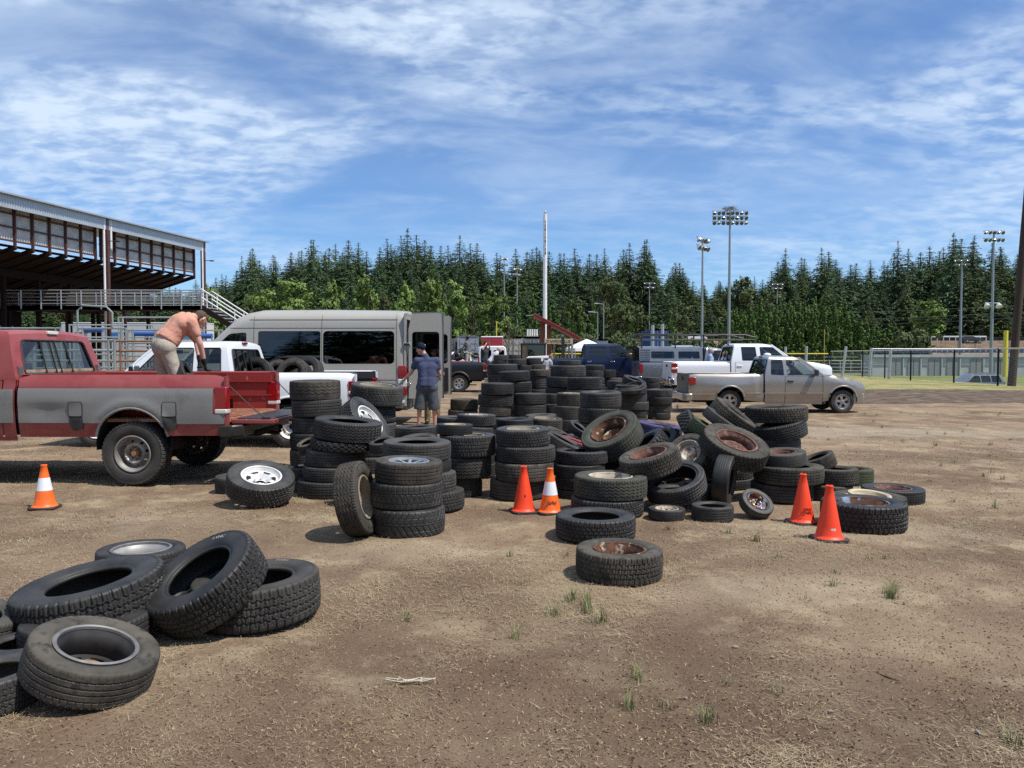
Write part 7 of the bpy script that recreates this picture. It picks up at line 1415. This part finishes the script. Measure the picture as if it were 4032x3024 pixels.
def conifer_mesh(seed, rad=.15, thin=1., levels=46):
    r = np.random.default_rng(seed); Vs = []
    for i in range(levels):
        t = .05 + .94 * (i / (levels - 1)) ** .95 + r.normal(0, .004); q = max(.02, 1 - t); k = max(3, int(9 * q + 3.5)); a0 = r.random() * 6.28
        for j in range(k):
            if r.random() > thin: continue
            a = a0 + 6.28 * j / k + r.normal(0, .25); L = rad * min(1, q * 1.35) ** .80 * (.62 + .55 * r.random()) + .002; d = np.array([np.cos(a), np.sin(a), 0.]); m = max(2, int(10 * L / rad + 1))
            s = (np.arange(m) + .6) / m; lift = .45 * t - .15
            c = np.stack([d[0] * L * s, d[1] * L * s, t + L * (lift * s - .35 * s ** 2 + .15 * s ** 4)], -1); g = .008 + .030 * min(1, q * 1.6)
            for w in range(4):
                ang = a + r.normal(0, .7, m); D = np.stack([np.cos(ang), np.sin(ang), -.15 + r.normal(0, .3, m)], -1); D /= np.linalg.norm(D, axis=1)[:, None]
                Vs.append(frond_tris(c + r.normal(0, .003, (m, 3)), D, g * (.6 + .8 * r.random(m)), g * (.16 + .16 * r.random(m)), r, .45))
    m = 9; z = np.linspace(.965, .985, m); Vs.append(frond_tris(np.stack([np.zeros(m), np.zeros(m), z], -1), np.stack([r.normal(0, .3, m), r.normal(0, .3, m), np.ones(m)], -1) / 1.1, np.full(m, .020), np.full(m, .0030), r, 0))
    V = np.concatenate(Vs); return np_mesh('fir_crown', V, np.arange(len(V)).reshape(-1, 3), False)
def leafy_mesh(seed, lobes, nleaf, size, up=.4, name='leaf_crown'):
    """lobes: (x, y, z, rx, ry, rz); leaves sit near each lobe's surface in small bunches"""
    r = np.random.default_rng(seed); Vs = []
    for (x, y, z, rx, ry, rz) in lobes:
        n = int(nleaf * (rx * ry + rx * rz + ry * rz) / 3 / .02); nb = max(4, n // 22); d = r.normal(0, 1, (nb, 3)); d /= np.linalg.norm(d, axis=1)[:, None]; c = d * (np.array([rx, ry, rz]) * (.62 + .42 * r.random((nb, 1)))) + np.array([x, y, z])
        idx = r.integers(0, nb, n); p = c[idx] + r.normal(0, 1, (n, 3)) * np.array([rx, ry, rz]) * .13; nrm = d[idx] * 1.1 + r.normal(0, .5, (n, 3)); nrm[:, 2] += up; nrm /= np.linalg.norm(nrm, axis=1)[:, None]
        a = np.cross(nrm, r.normal(0, 1, (n, 3))); a /= np.linalg.norm(a, axis=1)[:, None]; b_ = np.cross(nrm, a); l = size * (.6 + .8 * r.random(n))[:, None]
        Vs.append(np.stack([p - a * l * .45, p - b_ * l * .35 + a * l * .1, p + a * l * .6, p + b_ * l * .35 + a * l * .1], 1).reshape(-1, 3))
    V = np.concatenate(Vs); return np_mesh(name, V, np.arange(len(V)).reshape(-1, 4), False)
def trunk_mesh(r0, r1, h, limbs=(), n=8):
    b = MB(); b.tube([(0, 0, -.02), (.004, 0, h * .35), (-.003, .003, h * .7), (0, 0, h)], [r0 * 1.15, r0 * .85, (r0 + r1) / 2, r1], n)
    for p, q, rr in limbs: b.tube([p, Vector(p).lerp(Vector(q), .5) + Vector((0, 0, .02)), q], [rr, rr * .7, rr * .25], 5)
    o = b.build('trunk', BRK); me = o.data; bpy.data.objects.remove(o); return me
def lob(seed, n, rx, rz, z0, z1, sz=.5, taper=.0):
    r = random.Random(seed); out = []
    for i in range(n):
        a = r.uniform(0, 6.28); t = (i + .5) / n; z = z0 + (z1 - z0) * t; k = max(.05, 1 - (2 * t - 1) ** 2) ** .33 * (1 - taper * t); q = r.uniform(.25, .8) * k; s = sz * r.uniform(.7, 1.15) * (.55 + .45 * k)
        out.append((rx * q * math.cos(a), rx * q * math.sin(a), z, rx * s, rx * s, rz * s * r.uniform(.8, 1.2)))
    return out
PROTO = {}
def proto(kind):
    if kind in PROTO: return PROTO[kind]
    k, i = kind[:-1], int(kind[-1])
    limbs = lambda h0, rr, n: [((0, 0, h0 + .05 * j), (rr * math.cos(2.4 * j + i), rr * math.sin(2.4 * j + i), h0 + .22 + .05 * j), .012) for j in range(n)]
    if k == 'fir': M_ = (conifer_mesh(10 + i, (.15, .19, .17, .21, .16, .20)[i], .95 if i < 4 else .66), FIR if i % 3 else FIR2, trunk_mesh(.012, .002, .98))
    elif k == 'maple': M_ = (leafy_mesh(30 + i, lob(i, 15, .30, .24, .16, .90, .52, .25), 560, .036), MAP, trunk_mesh(.020, .006, .75, limbs(.2, .22, 6)))
    elif k == 'broad': M_ = (leafy_mesh(40 + i, lob(i + 9, 24, .50, .24, .18, .90, .34), 560, .030), MAP, trunk_mesh(.022, .006, .7, limbs(.2, .3, 8)))
    elif k == 'olive': M_ = (leafy_mesh(50 + i, lob(i + 19, 18, .36, .26, .14, .90, .42), 500, .034), OLV, trunk_mesh(.018, .005, .75, limbs(.18, .25, 8)))
    elif k == 'horn':
        r = random.Random(i); L = []
        for j in range(16): t = j / 15; q = .075 * math.sin(math.pi * min(1, .16 + t * .84)) ** .7; a = j * 2.4; L.append((q * .8 * math.cos(a), q * .8 * math.sin(a), .06 + .86 * t, .060 * (1.1 - .75 * t), .060 * (1.1 - .75 * t), .09))
        L.append((0, 0, .96, .012, .012, .05)); M_ = (leafy_mesh(60 + i, L, 1900, .026), HRN, trunk_mesh(.010, .002, .9))
    elif k == 'bush': M_ = (leafy_mesh(70 + i, lob(i + 5, 12, .55, .5, .15, .75, .5), 420, .06), OLV, trunk_mesh(.02, .008, .5, limbs(.1, .3, 6)))
    elif k == 'dead': M_ = (leafy_mesh(80 + i, lob(i + 3, 12, .38, .3, .25, .85, .45), 90, .022), DEAD, trunk_mesh(.014, .004, .95, [((0, 0, .1 + .06 * j), (.35 * math.cos(2.4 * j), .35 * math.sin(2.4 * j), .5 + .05 * j), .008) for j in range(10)]))
    M_[0].materials.append(M_[1]); PROTO[kind] = M_; return M_
def tree(kind, x, y, z, h, wid, label, group, name='tree', cat='tree', rz=0., tilt=0.):
    c, m, t = proto(kind); r = empty(name, (x, y, z), rz, label, cat, group); r.scale = (wid, wid, h); link('crown', c, r); link('trunk', t, r); r.rotation_euler = (tilt, 0, rz); return r
rt_ = random.Random(21)
sky_x = [-200, 430, 470, 520, 545, 570, 620, 670, 720, 780, 830, 880, 925, 960, 1000, 1030, 1060, 1100, 1150, 1200, 1240, 1290, 1330, 1390, 1430, 1470, 1500, 1530, 1570, 1610, 1650, 1700, 1740, 1780, 1820, 1860, 1900, 1950, 2000, 2060, 2110, 2160, 2212, 2500]
sky_y = [590, 600, 590, 560, 535, 545, 530, 522, 512, 512, 515, 494, 505, 512, 510, 520, 540, 535, 525, 532, 528, 528, 535, 522, 545, 560, 590, 600, 585, 595, 570, 548, 545, 535, 552, 560, 548, 532, 528, 508, 512, 525, 520, 520]
gF = 'firs of the forest on the hill'
LF = {'back': 'dark conifer on the skyline row of the forested hill', 'mid': 'dark conifer in the middle rows of the forested hill', 'front': 'dark conifer on the lower front edge of the forested hill'}
def fir(px, Y, yt, lab, f=1.):
    A_ = at(0, px, yt, Y); z = terr1(A_.x, Y); h = A_.z - z
    if h < 6: return
    i = rt_.randrange(6); w = h * rt_.uniform(1.3, 1.95) * f; tree('fir%d' % i, A_.x, Y, z - .3, h, w, lab, gF, 'conifer_tree', rz=rt_.uniform(0, 6.28), tilt=rt_.gauss(0, .012))
for Y, n, dy, lab in ((285, 84, 2, 'back'), (262, 72, 12, 'back'), (238, 64, 28, 'mid'), (212, 50, 60, 'mid'), (192, 28, 100, 'front')):
    for k in range(n):
        px = -60 + (2330 + 0) * (k + .5) / n + rt_.uniform(-17, 17); yt = float(np.interp(px, sky_x, sky_y)) + dy + abs(rt_.gauss(0, 13)) - (7 if rt_.random() < .2 else 0)
        if Y < 215 and (1350 < px < 1480 or 1960 < px < 2150) and Y < 200: continue
        fir(px, Y, yt, LF[lab])
# taller individuals on the skyline, named by where they stand
for px, yt, lab in ((522, 553, 'ragged thin conifer right of the grandstand end'), (540, 543, 'taller ragged conifer beside the thin one near the grandstand'), (880, 492, 'tallest pointed conifer of the left ridge'), (672, 517, 'pointed conifer above the broad light maple'), (1397, 516, 'tall broad conifer left of the sideways floodlight'), (1360, 524, 'slim conifer beside the tall broad one'), (1697, 536, 'lone pointed conifer right of the far small floodlight'), (1775, 534, 'pointed conifer above the hornbeam hedge'), (1940, 520, 'ragged tall conifer left of the wide crowned floodlight'), (2060, 502, 'tallest conifer of the right ridge'), (2105, 508, 'tall conifer just left of the right floodlight pole')):
    A_ = at(0, px, yt, 230); z = terr1(A_.x, 230); tree('fir%d' % (4 if 'ragged' in lab else 1), A_.x, 230, z, A_.z - z, (A_.z - z) * 1.1, lab, gF, 'conifer_tree', rz=px)
def at_tree(kind, px, yt, wpx, Y, lab, grp, ratio, name='tree'):
    A_ = at(0, px, yt, Y); z = terr1(A_.x, Y); h = A_.z - z; tree(kind, A_.x, Y, z, h, wpx / 1661.6 * Y / ratio, lab, grp, name, rz=px)
gD = 'leafy trees behind the yard'
for kind, px, yt, w_, Y, lab in (('broad0', 612, 588, 128, 118, 'broad light green maple right of the grandstand'), ('maple0', 709, 598, 56, 112, 'rounded yellow-green maple next to the broad one'), ('maple1', 795, 592, 68, 112, 'tall full maple above the middle of the van roof'), ('olive0', 838, 625, 50, 122, 'reddish olive tree between two maples above the van'), ('maple2', 878, 602, 54, 114, 'yellowish maple above the rear of the van'), ('maple3', 925, 582, 62, 124, 'deep green maple behind the van doors'), ('maple1', 975, 600, 62, 108, 'maple just right of the open van doors'),
                                ('maple2', 1065, 620, 70, 100, 'dense maple above the red trailer'), ('olive1', 1022, 640, 40, 128, 'dull olive tree between two maples right of the van'), ('olive2', 940, 600, 60, 150, 'olive tree high behind the maples'), ('maple0', 462, 610, 60, 150, 'green maple behind the grandstand stairs'), ('olive1', 560, 640, 60, 130, 'olive tree low behind the broad maple'), ('olive0', 745, 650, 50, 130, 'olive tree low between the maples'), ('bush0', 1112, 690, 46, 75, 'dull bush left of the sloping shelter roof'),
                                ('olive1', 1340, 640, 62, 150, 'olive-brown madrone left of the blue container'), ('olive2', 1375, 655, 50, 160, 'madrone just behind the olive-brown one'), ('olive0', 1470, 640, 60, 165, 'madrone above the white pickups'), ('olive1', 1440, 690, 60, 150, 'low shrubby tree behind the blue container'), ('olive2', 1600, 590, 70, 185, 'broad madrone behind the tallest floodlight'), ('olive0', 1665, 610, 60, 185, 'broad madrone right of the tallest floodlight'), ('olive1', 1310, 590, 60, 188, 'yellow olive tree high behind the street lamps'), ('maple2', 2010, 640, 60, 165, 'paler leafy tree at the foot of the right ridge'), ('bush1', 1968, 704, 62, 137, 'round dark bush at the right end of the hornbeam hedge'), ('olive2', 1240, 640, 60, 160, 'olive tree behind the slim hornbeams')):
    at_tree(kind, px, yt, w_, Y, lab, gD, {'broad': .74, 'maple': .50, 'olive': .58, 'bush': .90}[kind[:-1]])
at_tree('dead0', 1098, 692, 56, 62, 'grey half-bare shrub left of the yellow pole', None, .85)
gH = 'columnar hornbeams of the hedge'; LH = 'narrow upright hornbeam in the long hedge behind the ball field'
hx = [1120, 1150, 1185, 1205, 1232, 1255, 1281, 1365, 1450, 1535, 1560] ; hy = [650, 634, 655, 670, 648, 660, 645, 690, 672, 705, 700]
ln = ['slim hornbeam beside the shorter maple floodlight', 'pointed hornbeam left of the white pole', 'hornbeam right of the white pole', 'low hornbeam right of the white pole', 'tall slim hornbeam above the sign board', 'hornbeam above the white tent', 'tall slim hornbeam left of the street lamps', 'small hornbeam left of the blue container', 'small hornbeam right of the blue container', 'hornbeam just left of the tallest floodlight base', 'hornbeam just right of the sideways floodlight base']
for i, (x, y) in enumerate(zip(hx, hy)): at_tree('horn%d' % (i % 3), x, y, 24 if i > 6 else 30, 122 + 6 * (i % 2), ln[i], gH, .21, 'hornbeam_tree')
for i in range(44):
    px = 1575 + 8.6 * i + rt_.uniform(-3, 3); yt = float(np.interp(px, [1575, 1650, 1740, 1790, 1830, 1880, 1950], [668, 655, 650, 640, 660, 690, 720])) + rt_.uniform(-10, 14); at_tree('horn%d' % (i % 3), px, yt, 28, 138 + 3 * (i % 3), LH, gH, .21, 'hornbeam_tree')
for i, (px, yt, Y, lab) in enumerate(((560, 690, 108, 'low shrub above the van front'), (640, 680, 104, 'low shrub under the broad maple'), (760, 690, 104, 'low shrub behind the middle of the van'), (1000, 715, 92, 'low shrub behind the dark container'), (1200, 712, 95, 'low shrub behind the sign shelter'), (1260, 715, 98, 'low shrub behind the white tent'), (1330, 712, 100, 'low shrub right of the street lamps'), (1390, 722, 120, 'low shrub left behind the blue container'), (1470, 722, 110, 'low shrub right of the blue container'), (1520, 728, 104, 'low shrub below the sideways floodlight'))): at_tree('bush%d' % (i % 2), px, yt, 90, Y, lab, 'low shrubs behind the yard', 1.25, 'shrub')

for i in range(26):                                                 # the far side of the lot, seen only in the windows' reflections
    x = -75 + 6 * i + rt_.uniform(-2, 2); h = rt_.uniform(16, 26); tree('fir%d' % (i % 6), x, -48 + rt_.uniform(-5, 5), 0, h, h * 1.25, 'conifer across the lot, seen only mirrored in the dark van and pickup windows', 'conifers mirrored in the windows', 'conifer_tree', rz=i)
